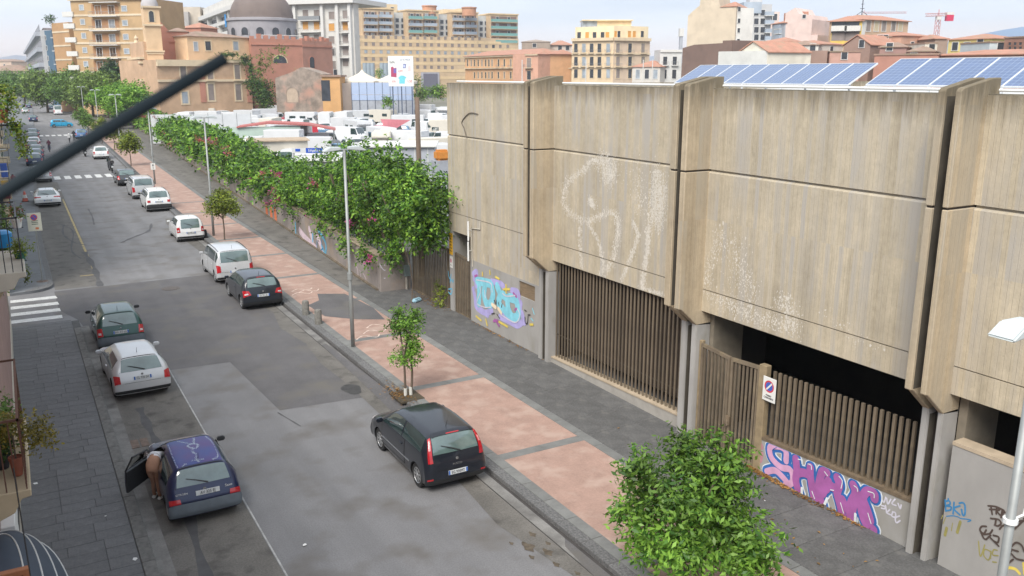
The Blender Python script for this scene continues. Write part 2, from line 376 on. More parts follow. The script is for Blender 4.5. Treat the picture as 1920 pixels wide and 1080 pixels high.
while y < 66: ob('edge_slab', gs, pave, (KX+.285, y, .09)); ob('edge_slab', gs, pave, (12.86, y, .09)); y += 1.0
# red panels between grey cross strips (about 5.9 m apart)
cs = rowmesh('cross_strip', 2.55, .34, .05, grey_strip, .006)
ry = [6.6+5.92*i for i in range(-1, 12)]
for i, y in enumerate(ry):
    ob('cross_strip', cs, pave, (10.3, y, .09))
    if i < len(ry)-1:
        ob('red_panel', bevel(MB().box(0, 2.545, 0, 5.57, 0, .05).mesh('red_panel', red_m), .006), pave, (10.303, y+.345, .087))
strip(10.3, 12.86, [ry[-1]+.4]+[q for q in YS if q > 72]+[], .128, 'red_paving', red_m, pave)
strip(12.86, 13.2, [66]+[q for q in YS if q > 66], .13, 'paving_strip', grey_strip, pave)
# dark patch and chalk scuffs in the red paving beside the lamp
ob('paving_patch', polysheet('paving_patch', [(10.6,34.3),(11.6,33.2),(12.6,32.6),(12.85,34.6),(12.6,37.6),(11.5,38.2),(11.2,37.0),(10.5,36.4)], .141, asph_d), pave)
for k, (a, b) in enumerate([(10.9,38.6),(11.3,38.9),(11.1,39.3),(11.1,30.6),(11.6,31.2),(12.0,31.9)]):
    flat_stroke([(a-.5,b-.1),(a-.1,b+.25),(a+.3,b-.15),(a+.55,b+.2)], .07, .142, 'chalk_scuff', pm('chalk_scuff', (.62,.50,.43), .95, .2, 5, world=True), pave)
# dark lava slabs between the red paving and the building
sb = bevel(MB().box(0,.835,0,1.18,0,.05).mesh('lava_slab', basalt2), .006)
y = 8.0; i = 0
while y < 38.6:
    for k in range(3): ob('lava_slab', sb, pave, (13.17+k*.845, y, .088+.004*random.random()))
    y += 1.19
ob('worn_asphalt', MB().add([(13.2+bend(y),y,.131) if s<0 else (21,y,.131) for y in (38.5,66,100,160,420) for s in (-1,1)], [(2*i,2*i+1,2*i+3,2*i+2) for i in range(4)]).mesh('worn_asphalt', asph_b), pave)
ob('gutter_strip', MB().box(9.36,9.715,6,65,.006,.012).mesh('gutter_strip', conc_g), road)
ob('gutter_grime', MB().box(9.64,9.718,6,65,.012,.017).mesh('gutter_grime', grime), road)
ob('gutter_grime', MB().box(9.335,9.36,6,65,.006,.013).mesh('gutter_grime', grime), road)
ob('asphalt_patch', polysheet('asphalt_patch', [(9.0,8),(9.7,8),(9.7,14.6),(9.45,14.2),(9.3,12.6),(9.05,12)], .014, asph_d), road)
ob('asphalt_patch', polysheet('asphalt_patch', [(9.1,22.6),(9.7,22.4),(9.7,25.2),(9.55,31),(9.36,30.9),(9.2,25)], .018, asph_d), road)
# ---- left pavement of basalt slabs
pl = struct('pavement_left', MB().box(-.82,1.62,-6,39.0,-.02,.085).mesh('pavement_left', joint))
rng = random.Random(3); y = 10.5; n = 0
shapes = {}
while y < 38.9:
    x = -.82; h = rng.choice((.40,.44,.48))
    while x < 1.30:
        w = rng.choice((.58,.72,.86)); w = min(w, 1.34-x) if 1.34-x-w > .25 else 1.34-x
        k = (round(w,2), h)
        if k not in shapes: shapes[k] = bevel(MB().box(0,w-.007,0,h-.007,0,.05).mesh('paving_slab', basalt), .004)
        ob('paving_slab', shapes[k], pl, (x, y, .062+.006*rng.random())); n += 1; x += w
    y += h
ks2 = rowmesh('kerb_stone', .27, 1.08, .13, pm('kerb_grey', (.15,.148,.14), .9, .25, 8, .3, 50, rand=.12), .015)
y = 8.0
while y < 37.6: ob('kerb_stone', ks2, pl, (1.35, y, -.01)); y += 1.1
ob('gutter_strip', MB().box(1.63,1.93,6,38.2,.006,.012).mesh('gutter_strip', conc_g), road)
# corner beyond the side street, rounded
arc = [(1.02-1.2+1.2*math.cos(t), 46.6+1.2*math.sin(t)) for t in np.linspace(0,-math.pi/2,8)]
out = [(-.82,45.35)]+[(x,y) for x,y in arc[::-1]]+[(1.02,60),(1.05,66),(1.75,93),(3.0,140),(6.5,270),(9.5,420)]+[(3,420),(-.82,200)]
p2_ = struct('pavement_left_far', MB().prism(out, -.02, .12, 'z').mesh('pavement_left_far', pm('pavement_smooth', (.165,.175,.185), .85, .12, 1.2, .15, 40, world=True, spots=((.12,.125,.13), 1.0,.5,.7))))
kerb_top = polysheet('kerb_line', [(x, y) for x, y in arc[::-1]]+[(1.02,60),(1.75,93),(1.5,93),(.78,60)]+[(.78,46.6)]+[(-.18,45.62)], .124, kerb_m); ob('kerb_line', kerb_top, p2_)
# litter
lt = pm('litter_white', (.7,.7,.68), .8, .1)
for k, (a, b, s_) in enumerate([(4.55,17.06,.05),(1.25,18.1,.06),(-.45,23.05,.06),(14.6,13.4,.05),(.9,20.4,.03)]):
    o = ob('litter', MB().add([(-1,-.6,0),(.2,-.9,.25),(1,.1,.05),(.4,.8,.3),(-.7,.6,.1)], [(0,1,3,4),(1,2,3)]).mesh('litter', lt), None, (a,b,.02 if 1.7<a<9 else .13 if a>9 else .12), (0,0,k), (s_,s_,s_))
    tag(o, ['scrap of white paper in the middle of the near roadway','scrap of white paper near the kerb at the bottom left','white scrap on the basalt slabs beside the potted plants','small pale scrap on the lava slabs below the pink graffiti','tiny white scrap near the left kerb behind the blue car'][k], 'litter')
o = ob('plastic_bag', bevel(MB().box(-.25,.25,-.12,.12,0,.16).mesh('plastic_bag', pm('bag_blue', (.35,.55,.65), .5, .3, 9)), .05, 2), None, (14.9,34.6,.14), (0,0,.5)); tag(o, 'crumpled pale blue plastic bag lying before the brown gate', 'bag')

# ================================================================== CONCRETE BUILDING
def concrete_mat(name, base, grey):
    m = bpy.data.materials.new(name); m.use_nodes = True; t = m.node_tree; N = t.nodes; Lk = t.links.new
    p = N['Principled BSDF']; p.inputs['Roughness'].default_value = .88; p.inputs['Specular IOR Level'].default_value = .3
    g_ = N.new('ShaderNodeNewGeometry'); sp = N.new('ShaderNodeSeparateXYZ'); Lk(g_.outputs['Position'], sp.inputs[0])
    def M(op, a, b=None, c=None):
        n = N.new('ShaderNodeMath'); n.operation = op
        for i, v in enumerate((a, b, c)):
            if v is None: continue
            if isinstance(v, (int, float)): n.inputs[i].default_value = v
            else: Lk(v, n.inputs[i])
        return n.outputs[0]
    def rampf(v, lo, hi, a=0., b=1.):
        n = N.new('ShaderNodeMapRange'); n.inputs[1].default_value = lo; n.inputs[2].default_value = hi; n.inputs[3].default_value = a; n.inputs[4].default_value = b
        Lk(v, n.inputs[0]); return n.outputs[0]
    def noise(sc, det=5, stretch=(1,1,1), rough=.6):
        mpn = N.new('ShaderNodeMapping'); mpn.inputs['Scale'].default_value = stretch; Lk(g_.outputs['Position'], mpn.inputs[0])
        n = N.new('ShaderNodeTexNoise'); n.inputs['Scale'].default_value = sc; n.inputs['Detail'].default_value = det; n.inputs['Roughness'].default_value = rough
        Lk(mpn.outputs[0], n.inputs['Vector']); return n.outputs['Fac']
    # formwork boards run upright: each board its own tone; x+y so that fins get boards too
    run = M('ADD', sp.outputs['Y'], M('MULTIPLY', sp.outputs['X'], 1.0))
    lift = M('FLOOR', M('DIVIDE', M('ADD', sp.outputs['Z'], .0), 3.15))
    bi = M('FLOOR', M('DIVIDE', M('ADD', run, M('MULTIPLY', noise(.6, 2), .10)), .125))
    wnn = N.new('ShaderNodeTexWhiteNoise'); wnn.noise_dimensions = '2D'; cb = N.new('ShaderNodeCombineXYZ'); Lk(bi, cb.inputs[0]); Lk(lift, cb.inputs[1]); Lk(cb.outputs[0], wnn.inputs['Vector'])
    board = M('ADD', 1., M('MULTIPLY', rampf(wnn.outputs['Value'], 0, 1, -.15, .05), rampf(noise(.8, 3, (1,1,.5)), .42, .60, .15, 1.1)))
    fr = M('FRACT', M('DIVIDE', run, .125)); seam = rampf(M('ABSOLUTE', M('SUBTRACT', fr, .5)), .44, .5, 0., 1.)
    streak = rampf(noise(1.0, 4, (1.6, 1.6, .12)), .42, .72, 1.03, .82)
    blot = M('MULTIPLY', rampf(noise(.7, 7), .3, .7, .86, 1.10), rampf(noise(3.2, 8, (1,1,.75), .8), .35, .7, 1.06, .86))
    fine = M('MULTIPLY', rampf(noise(9, 8, (1,1,.8), .75), .3, .7, .90, 1.08), rampf(noise(45, 3), .62, .72, 1., .8))
    val = M('MULTIPLY', M('MULTIPLY', board, streak), M('MULTIPLY', blot, fine))
    val = M('MULTIPLY', val, rampf(M('MULTIPLY', seam, rampf(noise(1.2, 4, (1,1,.4)), .42, .62, .1, 1)), 0, 1, 1, .80))
    vm = N.new('ShaderNodeVectorMath'); vm.operation = 'SCALE'; vm.inputs[0].default_value = base; Lk(val, vm.inputs['Scale'])
    warm = N.new('ShaderNodeMixRGB'); Lk(M('MULTIPLY', rampf(wnn.outputs['Color'], .35, .75, .1, 1), rampf(noise(.9, 4, (1.5, 1.5, .4)), .36, .60, .15, 1)), warm.inputs[0]); Lk(vm.outputs[0], warm.inputs[1]); warm.inputs[2].default_value = (*grey, 1)
    # run-off grime under the coping
    top = rampf(M('ADD', sp.outputs['Z'], M('MULTIPLY', noise(1.6, 6, (3,3,.30), .7), 1.5)), 9.80, 10.5, 0, .92)
    g2 = N.new('ShaderNodeMixRGB'); Lk(top, g2.inputs[0]); Lk(warm.outputs[0], g2.inputs[1]); g2.inputs[2].default_value = (.15,.125,.085,1)
    Lk(g2.outputs[0], p.inputs['Base Color'])
    bn = N.new('ShaderNodeBump'); bn.inputs['Strength'].default_value = .5; bn.inputs['Distance'].default_value = .012
    Lk(M('SUBTRACT', M('ADD', M('MULTIPLY', wnn.outputs['Value'], .6), noise(30, 4)), M('MULTIPLY', seam, .8)), bn.inputs['Height']); Lk(bn.outputs[0], p.inputs['Normal'])
    MATS[name] = m; return m
conc = concrete_mat('board_marked_concrete', (.50,.43,.315), (.40,.37,.325))
fin_m = concrete_mat('fin_concrete', (.46,.375,.26), (.37,.325,.255))
plaster = pm('grey_plaster', (.315,.305,.29), .9, .10, 1.2, .12, 30, world=True, spots=((.25,.235,.20), 1.1, .55, .75), stretch=(1,1,.5))
coltop = pm('column_plaster', (.335,.325,.31), .9, .14, 1.6, .12, 30, world=True, spots=((.24,.225,.18), 1.3, .58, .75), stretch=(1,1,.4))
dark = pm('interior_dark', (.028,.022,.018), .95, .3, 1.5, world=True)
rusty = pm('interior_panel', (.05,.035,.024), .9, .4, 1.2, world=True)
cb_ = thing('concrete_building', 'long board marked beige concrete building with fins, grilles and solar panels', 'building', (15.65, 3, 0))
def cpart(name, me): o = ob(name, me, cb_, (-15.65, -3, 0)); return o
XF, XC, XW = 14.85, 15.50, 15.65
BAYS = [(3.2, 9.81), (10.28, 17.08), (17.70, 24.58), (25.23, 32.70)]
bay_heads = [3.82, 3.80, 3.80, None]
for bi_, (y0, y1) in enumerate(BAYS):
    cpart('backing_wall', MB().box(XW+.06, XW+.32, y0, y1, 3.81 if bay_heads[bi_] else .0, 9.60).mesh('backing_wall', conc)) if bay_heads[bi_] else None
    cpart('concrete_panel', MB().box(XW, XW+.055, y0, y1, 7.60, 9.62).mesh('concrete_panel', conc))
    mid = MB().prism([(XW+.055,4.41),(XW,4.41),(XW,7.50),(XW+.03,7.545),(XW+.055,7.545)], y0, y1, 'y'); cpart('concrete_panel', mid.mesh('concrete_panel', conc))
    if bay_heads[bi_]: cpart('concrete_panel', MB().box(XW, XW+.055, y0, y1, bay_heads[bi_], 4.385).mesh('concrete_panel', conc))
    cpart('coping', MB().box(XW+.004, XW+.36, y0, y1, 9.60, 9.64).mesh('coping', pm('coping_stain', (.17,.15,.11), .95, .35, 4, world=True)))
def fin(ya, yb):
    lo = [(XF, 3.93), (XF+.10, 3.90), (XC+.02, 3.40), (XW+.35, 3.36), (XW+.35, 7.55), (XF, 7.55)]
    hi = [(XF, 7.59), (XW+.35, 7.59), (XW+.35, 9.93), (XF+.9, 9.925), (XF+.05, 9.75), (XF, 9.70)]
    for pf in (lo, hi): cpart('fin', bevel(MB().prism(pf, ya, yb, 'y').mesh('fin', fin_m), .016))
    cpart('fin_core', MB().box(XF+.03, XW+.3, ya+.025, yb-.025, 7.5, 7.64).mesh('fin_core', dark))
def column(ya, yb):
    cpart('column', bevel(MB().box(XC, XW+.36, ya, yb, .0, 3.45).mesh('column', coltop), .02, 2))
for a, b in ((25.03,25.23),(24.58,24.80),(17.48,17.70),(17.08,17.28),(10.13,10.28),(9.81,9.93),(2.95,3.2)): fin(a, b); column(a, b)
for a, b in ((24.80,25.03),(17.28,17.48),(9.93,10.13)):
    cpart('slot_shade', MB().box(XF+.07, XW+.1, b-.003, b-.0005, 3.95, 9.6).box(XC+.06, XW+.1, b-.003, b-.0005, .1, 3.3).mesh('slot_shade', pm('slot_shade', (.075,.065,.05), .95, .3, 2, world=True)))  # thin dark sheets on the inner sides, painting in the shade of the slot
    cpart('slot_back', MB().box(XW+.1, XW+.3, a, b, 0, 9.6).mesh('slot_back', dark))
# bay with the graffiti wall, door and plaque
cpart('wall', MB().box(XW+.005, XW+.36, 25.23, 30.75, 2.70, 4.385).mesh('wall', conc))
cpart('wall', MB().box(XW+.005, XW+.36, 30.75, 32.70, 3.62, 4.385).mesh('wall', conc))
cpart('backing_wall', MB().box(XW+.06, XW+.32, 25.23, 32.7, 4.386, 9.60).mesh('backing_wall', conc))
for a,b,c_,d in ((25.23,25.72,0,2.70),(26.86,30.75,0,2.70),(25.72,26.86,0,2.06),(25.72,26.86,2.62,2.70)):
    cpart('plaster_wall', MB().box(XW, XW+.34, a, b, c_, d).mesh('plaster_wall', plaster))
cpart('plaster_wall', MB().box(XW, XW+.34, 32.36, 32.70, 0, 3.62).mesh('plaster_wall', coltop))
cpart('shutter', MB().box(XW+.05, XW+.12, 25.72, 26.86, 2.06, 2.62).mesh('shutter', pm('shutter_brown', (.20,.145,.09), .8, .25, 5, world=True, stretch=(1,1,6))))
# recessed entrance
cpart('entrance_wall', MB().box(XW+1.2, XW+1.3, 30.7, 32.4, 0, 3.62).mesh('entrance_wall', pm('entrance_brown', (.10,.075,.055), .9, .3, 2, world=True)))
cpart('entrance_wall', MB().box(XW+.34, XW+1.2, 30.65, 30.75, 0, 3.62).mesh('entrance_wall', plaster))
cpart('entrance_wall', MB().box(XW+.34, XW+1.2, 32.36, 32.46, 0, 3.62).mesh('entrance_wall', plaster))
cpart('end_wall', MB().box(XW+.36, 42, 32.46, 32.70, 0, 9.6).mesh('end_wall', conc))
# interior of the open bays
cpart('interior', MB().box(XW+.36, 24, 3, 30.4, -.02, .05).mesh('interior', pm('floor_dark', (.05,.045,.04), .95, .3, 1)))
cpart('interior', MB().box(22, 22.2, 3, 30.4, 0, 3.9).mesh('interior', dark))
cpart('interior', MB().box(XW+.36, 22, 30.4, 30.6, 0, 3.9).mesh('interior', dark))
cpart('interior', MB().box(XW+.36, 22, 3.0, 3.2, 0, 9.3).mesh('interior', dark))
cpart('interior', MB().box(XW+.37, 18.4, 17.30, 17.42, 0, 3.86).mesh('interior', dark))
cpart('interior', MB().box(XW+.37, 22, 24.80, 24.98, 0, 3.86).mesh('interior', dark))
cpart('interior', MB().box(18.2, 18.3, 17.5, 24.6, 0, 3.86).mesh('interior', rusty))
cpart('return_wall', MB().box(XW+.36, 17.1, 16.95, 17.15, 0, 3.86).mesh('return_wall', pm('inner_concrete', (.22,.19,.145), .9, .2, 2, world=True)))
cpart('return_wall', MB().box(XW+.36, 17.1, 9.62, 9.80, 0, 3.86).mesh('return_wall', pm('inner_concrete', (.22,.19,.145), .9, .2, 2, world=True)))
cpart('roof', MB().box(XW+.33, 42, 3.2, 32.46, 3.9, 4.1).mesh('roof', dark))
cpart('roof', MB().box(XW+.33, 42, 3.2, 32.46, 9.1, 9.28).mesh('roof', pm('roof_sheet', (.55,.55,.54), .7, .1, 1, world=True)))
# sills and low walls
sill = pm('sill_stone', (.42,.34,.245), .85, .15, 3, .1, 30, world=True)
cpart('low_wall', MB().prism([(17.70,0),(24.58,0),(24.58,.30),(17.70,.50)], XW, XW+.34, 'x').mesh('low_wall', pm('base_concrete', (.34,.32,.29), .9, .15, 2, world=True)))
cpart('sill', MB().prism([(17.70,.505),(24.58,.305),(24.58,.35),(17.70,.55)], XW-.02, XW+.36, 'x').mesh('sill', sill))
cpart('low_wall', MB().prism([(10.28,0),(14.62,0),(14.62,1.0),(10.28,1.18)], XW, XW+.3, 'x').mesh('low_wall', plaster))
rail_m = pm('rust_brown', (.155,.115,.075), .7, .25, 6, .15, 40, world=True)
cpart('sill', MB().prism([(10.28,1.185),(14.62,1.005),(14.62,1.08),(10.28,1.26)], XW-.015, XW+.31, 'x').mesh('sill', rail_m))
cpart('low_wall', MB().box(XW, XW+.3, 3.2, 9.62, 0, 2.80).mesh('low_wall', plaster))
cpart('sill', MB().box(XW-.015, XW+.34, 3.2, 9.62, 2.805, 2.88).mesh('sill', sill))
# protruding bits: hooks, scratches, cable at the far bay
blk = pm('black_iron', (.03,.03,.03), .6)
wht = pm('white_metal', (.75,.76,.75), .45, .05)
sil = pm('galvanised', (.42,.44,.45), .45, .1, 4, metal=.5)
cpart('cable', MB().tube(smooth_pts([on_x(875,258,XW-.02), on_x(870,240,XW-.02), on_x(866,228,XW-.02), on_x(880,212,XW-.03), on_x(896,214,XW-.03)], 4), .018, 5).mesh('cable', pm('cable_dark', (.12,.10,.08), .8)))
for (a, b) in ((878,432),(878,470)):
    q = on_x(a, b, XW-.25)
    cpart('wall_bracket', MB().tube([on_x(a+6,b,XW), q, (q.x,q.y,q.z)], .025, 6).tube([(q.x,q.y,q.z-.42),(q.x,q.y,q.z+.36)], .035, 6).mesh('wall_bracket', wht))
cpart('conduit', MB().tube([on_x(886,500,XW-.03), on_x(884,428,XW-.03), on_x(900,430,XW-.03), on_x(900,415,XW-.03)], .022, 6).mesh('conduit', pm('conduit_grey', (.5,.47,.4), .7)))
cpart('conduit', MB().tube([(15.98,3.4,9.70),(15.98,32.4,9.70)], .035, 6).mesh('conduit', wht))
for a, b, l in ((1305,435,.13),(1305,447,.1)):
    q = on_x(a, b, XW-.012); cpart('hook', MB().tube([q, q+Vector((0,-l,.02)), q+Vector((0,-l,-.05))], .012, 5).mesh('hook', blk))
# ---- white splashes of the faded painting on the cladding
def splatter(name, strokes, X, seed, mat, zc=None):
    rg = random.Random(seed); mb = MB(); cnt = 0
    for pts, w, dens in strokes:
        for i in range(len(pts)-1):
            a, b = pts[i], pts[i+1]; L = math.hypot(b[0]-a[0], b[1]-a[1])
            for k in range(int(L*dens)):
                t = rg.random(); px = a[0]+(b[0]-a[0])*t+rg.gauss(0,w); py = a[1]+(b[1]-a[1])*t+rg.gauss(0,w*1.2)
                q = on_x(px, py, X)
                if q.z < 3.83 or abs(q.z-4.398) < .035: continue
                s_ = rg.uniform(.005,.017)*(2 if rg.random() < .06 else 1); c_ = []
                m = rg.choice((4,5,6)); ph = rg.random()*6; st = rg.uniform(1,2.2)
                for j in range(m): r_ = s_*rg.uniform(.6,1.2); c_.append((X-.0002-cnt*2e-7, q.y+r_*math.cos(ph+6.283*j/m), q.z+st*r_*math.sin(ph+6.283*j/m)))
                mb.add(c_, [list(range(m))[::-1]]); cnt += 1
    o = cpart(name, mb.mesh(name, mat)); o['kind'] = 'stuff'; return o
wp = pm('faded_white_paint', (.60,.56,.49), .9, .06, 4, world=True)
splatter('paint_splashes', [([(1128,298),(1108,304),(1090,322),(1068,338),(1060,352),(1057,380),(1066,398),(1080,408),(1100,414),(1120,408),(1140,398),(1155,402),(1160,430),(1154,465),(1148,490),(1136,510)],3.2,7),
  ([(1122,294),(1135,305),(1140,340)],7,14), ([(1150,300),(1143,345)],6,8), ([(1106,372),(1112,388)],3,22), ([(1088,415),(1088,470),(1092,505)],2,5), ([(1103,420),(1122,450),(1132,495),(1125,515)],2,5),
  ([(1186,415),(1197,440),(1185,478),(1165,525)],2.2,7), ([(1216,425),(1214,470),(1208,510),(1203,540),(1240,552)],2.6,9), ([(1235,318),(1228,370),(1222,420)],6,13), ([(1245,350),(1236,430)],5,10),
  ([(1195,335),(1200,370),(1195,400)],6,3), ([(1125,515),(1135,525)],4,8), ([(1165,330),(1200,320),(1230,312)],14,1.2)], XW, 5, wp)
splatter('paint_splashes', [([(1352,430),(1345,460),(1332,490),(1325,530),(1322,555)],6,2.6), ([(1368,440),(1385,480),(1390,540)],12,2.6), ([(1330,555),(1380,575),(1430,600),(1470,610)],8,4.5),
  ([(1465,555),(1480,590),(1490,620)],9,7), ([(1395,515),(1410,560),(1400,590)],10,3), ([(1540,575),(1600,630),(1660,660)],6,.5)], XW, 8, wp)
# ---- bars: window grille, gates, railing
bar_m = pm('bar_brown', (.150,.118,.082), .65, .22, 2.5, .1, 60, rand=.22, spots=((.24,.19,.12), 3, .55, .8))
gr = thing('window_grille', 'tall brown steel grille filling the wide opening left of the gate', 'grille', (XW+.14,17.76,.4))
n = 38; bm_ = MB().box(-.014,.014,-.030,.030,0,1).mesh('bar', bar_m)
for i in range(n):
    y = 17.82 + (24.48-17.82)*i/(n-1); z0 = .55-(y-17.7)*.0291
    o = ob('bar', bm_, gr, (0, y-17.76, z0-.4)); o.scale = (1,1,3.80-z0)
for z in (1.15,): ob('cross_rail', MB().box(.03,.05,0,6.75,z-.4,z-.37).mesh('cross_rail', pm('rail_dark', (.05,.04,.03), .8)), gr)
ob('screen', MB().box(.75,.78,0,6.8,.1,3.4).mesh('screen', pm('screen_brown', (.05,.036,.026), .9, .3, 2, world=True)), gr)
fe = thing('railing', 'row of upright brown bars on the low wall above the pink graffiti', 'railing', (XW+.12,10.3,1.2))
n = 26
for i in range(n):
    y = 10.40 + (14.45-10.40)*i/(n-1); zb = 1.25-(y-10.3)*.0415; zt = 2.93-(y-10.4)*.02
    o = ob('bar', bevel(MB().box(-.03,.03,-.034,.034,0,zt-zb).mesh('bar', bar_m), .004) if i == 0 else MB().box(-.03,.03,-.034,.034,0,zt-zb).mesh('bar', bar_m), fe, (0,y-10.3,zb-1.2))
def gate(name, label, P0, P1, z0, zt0, zt1, nb, lab2=None, thick=.06):
    """leaf of upright bars between two points in plan"""
    P0, P1 = Vector(P0), Vector(P1); L = (P1-P0).length; rz = math.atan2((P1-P0).y, (P1-P0).x)
    t = thing(name, label, 'gate', (P0.x, P0.y, 0), rz)
    top = lambda x: zt0+(zt1-zt0)*x/L
    ob('frame', MB().prism([(0,top(0)-.09),(L,top(L)-.09),(L,top(L)),(0,top(0))], -.04, .04, 'y').box(0,L,-.04,.04,z0,z0+.09).box(0,.07,-.039,.039,z0+.09,top(0)-.09).box(L-.07,L,-.039,.039,z0+.09,top(L)-.09).mesh('frame', bar_m), t)
    for i in range(nb):
        x = .14+(L-.28)*i/(nb-1) if nb > 1 else L/2
        ob('bar', MB().box(x-.030,x+.030,-.018,.018,z0+.09,top(x)-.091).mesh('bar', bar_m), t)
    return t
g1 = gate('gate', 'left leaf of the tall brown barred gate beside the dark opening', (XW-.02,16.95), (XW-.10,15.78), .12, 2.93, 2.88, 7)
g2 = gate('gate', 'right leaf of the tall brown barred gate with the chained lock', (XW-.10,15.74), (XW+.08,14.90), .12, 2.88, 2.86, 6)
ob('lock', MB().box(-.02,.10,-.10,-.041,1.05,1.30).tube([(0,-.09,1.2),(.06,-.13,1.05),(-.05,-.12,.98),(-.1,-.09,1.15)],.015,5).mesh('lock', rail_m), g2)
o = ob('gate_post', bevel(MB().box(XW-.02,XW+.16,14.62,14.86,.1,2.95).mesh('gate_post', pm('post_tan', (.26,.20,.12), .8, .2, 4, world=True)), .01)); tag(o, 'wide tan steel post between barred gate and railing', 'post')
o = ob('gate_post', bevel(MB().box(XW-.02,XW+.10,16.96,17.07,.1,2.98).mesh('gate_post', pm('post_tan', (.26,.20,.12), .8, .2, 4, world=True)), .01)); tag(o, 'narrow post where the barred gate meets the concrete column', 'post')
g3 = gate('gate', 'narrow brown barred entrance gate beside the yellow notice', (XW+.1,32.34), (XW+.1,30.80), .05, 2.70, 2.60, 9)
# notices
sgn_w = pm('sign_white', (.72,.72,.69), .5, .04)
ink = pm('ink_black', (.03,.03,.035), .6); red_i = pm('ink_red', (.55,.04,.05), .5); blue_i = pm('ink_blue', (.05,.12,.45), .5)
def board(name, label, X, yc, zc, w, h, m, parent=None):
    t = ob(name, bevel(MB().box(-.02,.0,-w/2,w/2,-h/2,h/2).mesh(name, m), .004), None, (X,yc,zc)); tag(t, label, 'sign'); return t
def disc(mb, x, yc, zc, r, mi=0, n=20): mb.add([(x, yc+r*math.cos(6.2832*j/n), zc+r*math.sin(6.2832*j/n)) for j in range(n)], [list(range(n))[::-1]], mi)
TR = Matrix.Rotation(R(-90), 4, 'Z') @ Matrix.Rotation(R(90), 4, 'X')
def wall_text(body, size, mat, parent, x, y, z, squash=1.0):
    me = text_mesh(body, size, mat, squash=squash); me.transform(TR); return ob('lettering', me, parent, (x, y, z))
t = board('notice_board', 'white driveway sign with red and blue disc on the railing', XW-.03, 14.46, 2.40, .42, .62, sgn_w)
mb = MB(); disc(mb, -.0225, 0, .08, .155, 0); disc(mb, -.0230, 0, .08, .115, 1); mb.mesh
ob('emblem', mb.mesh('emblem', [red_i, blue_i]), t)
ob('emblem', MB().prism([(-.10,.16),(-.07,.19),(.10,0),(.07,-.03)], -.0236, -.0232, 'x').mesh('emblem', sgn_w), t)
wall_text('PASSO\nCARRABILE', .062, ink, t, -.0235, 0, -.19)
t = board('notice_board', 'yellow lettered notice on the pillar of the building corner', XW-.003, 32.53, 3.04, .30, .92, pm('sign_yellow', (.80,.45,.02), .5, .05))
for k in range(6): ob('text_line', MB().box(-.0235,-.0205,-.11+.02*(k%2),.11,.33-k*.13,.36-k*.13).mesh('text_line', ink), t)
t = board('notice_board', 'small white notice with a faded red disc below the yellow one', XW-.003, 32.53, 2.26, .26, .50, sgn_w)
mb = MB(); disc(mb, -.0225, 0, .06, .09, 0); ob('emblem', mb.mesh('emblem', pm('faded_red', (.6,.25,.3), .6)), t)
ob('text_line', MB().box(-.0235,-.0205,-.08,.08,-.14,-.12).mesh('text_line', ink), t)

# ---- graffiti, traced stroke by stroke and laid flat on the wall
def wallpts(pts, X): return [(lambda q: (q.y, q.z))(on_x(a, b, X)) for a, b in pts]
gm = {k: pm('spray_'+k, tuple(q_*.92+.010 for q_ in c_), .85, .16, 3, world=True) for k, c_ in dict(white=(.72,.76,.78), blue=(.02,.13,.42), magenta=(.36,.10,.33), pink=(.62,.34,.52), navy=(.03,.20,.42), black=(.035,.03,.03), brown=(.07,.045,.035), lilac=(.60,.58,.66), cyan=(.22,.58,.70), violet=(.40,.36,.66), yellow=(.70,.55,.10), olive=(.30,.27,.08), skyb=(.12,.42,.62), orange=(.66,.17,.06), green=(.10,.30,.14), pale=(.62,.50,.56)).items()}
def crop(x0, y0, k): return lambda pts: [(x0+a/k, y0+b/k) for a, b in pts]
C1 = crop(1410, 800, 5.143)
S_ = [C1([(335,330),(335,240),(290,195),(220,185),(180,200),(185,270),(220,330),(290,390),(370,410),(400,470),(390,540),(330,560)]),
      C1([(150,430),(230,420),(300,480),(350,540)])]
H_ = [C1([(430,310),(440,420),(430,520),(465,650)]), C1([(570,390),(570,460),(590,600),(610,700)]), C1([(440,450),(500,440),(570,470)])]
A_ = [C1([(690,760),(665,680),(650,590),(665,500),(690,430),(730,440)]), C1([(830,490),(850,560),(830,640),(860,760),(880,860)]), C1([(720,600),(760,560),(800,590),(840,580)]), C1([(690,640),(745,520)])]
U_ = [C1([(985,560),(1010,640),(970,720),(950,800),(960,890)]), C1([(880,700),(910,770),(940,800)]), C1([(1010,620),(985,760),(960,860)])]
R_ = [C1([(1190,690),(1185,640),(1120,620),(1075,680),(1060,760),(1080,860),(1110,930),(1180,990)]), C1([(1080,700),(1120,800),(1150,900)])]
def layer(strokes, w, x, m, name='graffiti_stroke', par=None):
    for i, s_ in enumerate(strokes):
        mb = MB(); ribbon(mb, wallpts(s_, XW), w, x-.0006*i)
        mb.v = [(a, b, max(.015, min(c_, 1.172-(b-10.28)*.0415)) if 10.28 < b < 14.62 else c_) for a, b, c_ in mb.v]
        cpart(name, mb.mesh(name, m))
wid = .215
allL = S_[:1]+H_+A_+U_+R_
layer(allL+S_[1:], wid+.16, XW-.003, gm['white']); layer(allL+S_[1:], wid+.105, XW-.014, gm['blue'])
layer(S_, .17, XW-.026, gm['pink']); layer(H_+A_+U_+R_, wid, XW-.028, gm['magenta'])
hl = [C1(p) for p in ([(455,310),(485,320),(492,355)],[(550,355),(580,370),(585,410)],[(710,430),(740,470)],[(850,475),(882,520),(870,590)],[(995,565),(1025,590),(1030,620)],[(1130,620),(1185,640),(1190,680)],[(590,620),(615,690)],[(865,730),(895,830)],[(1130,830),(1160,930)],[(770,605),(800,610)])]
layer(hl, .022, XW-.038, gm['white'])
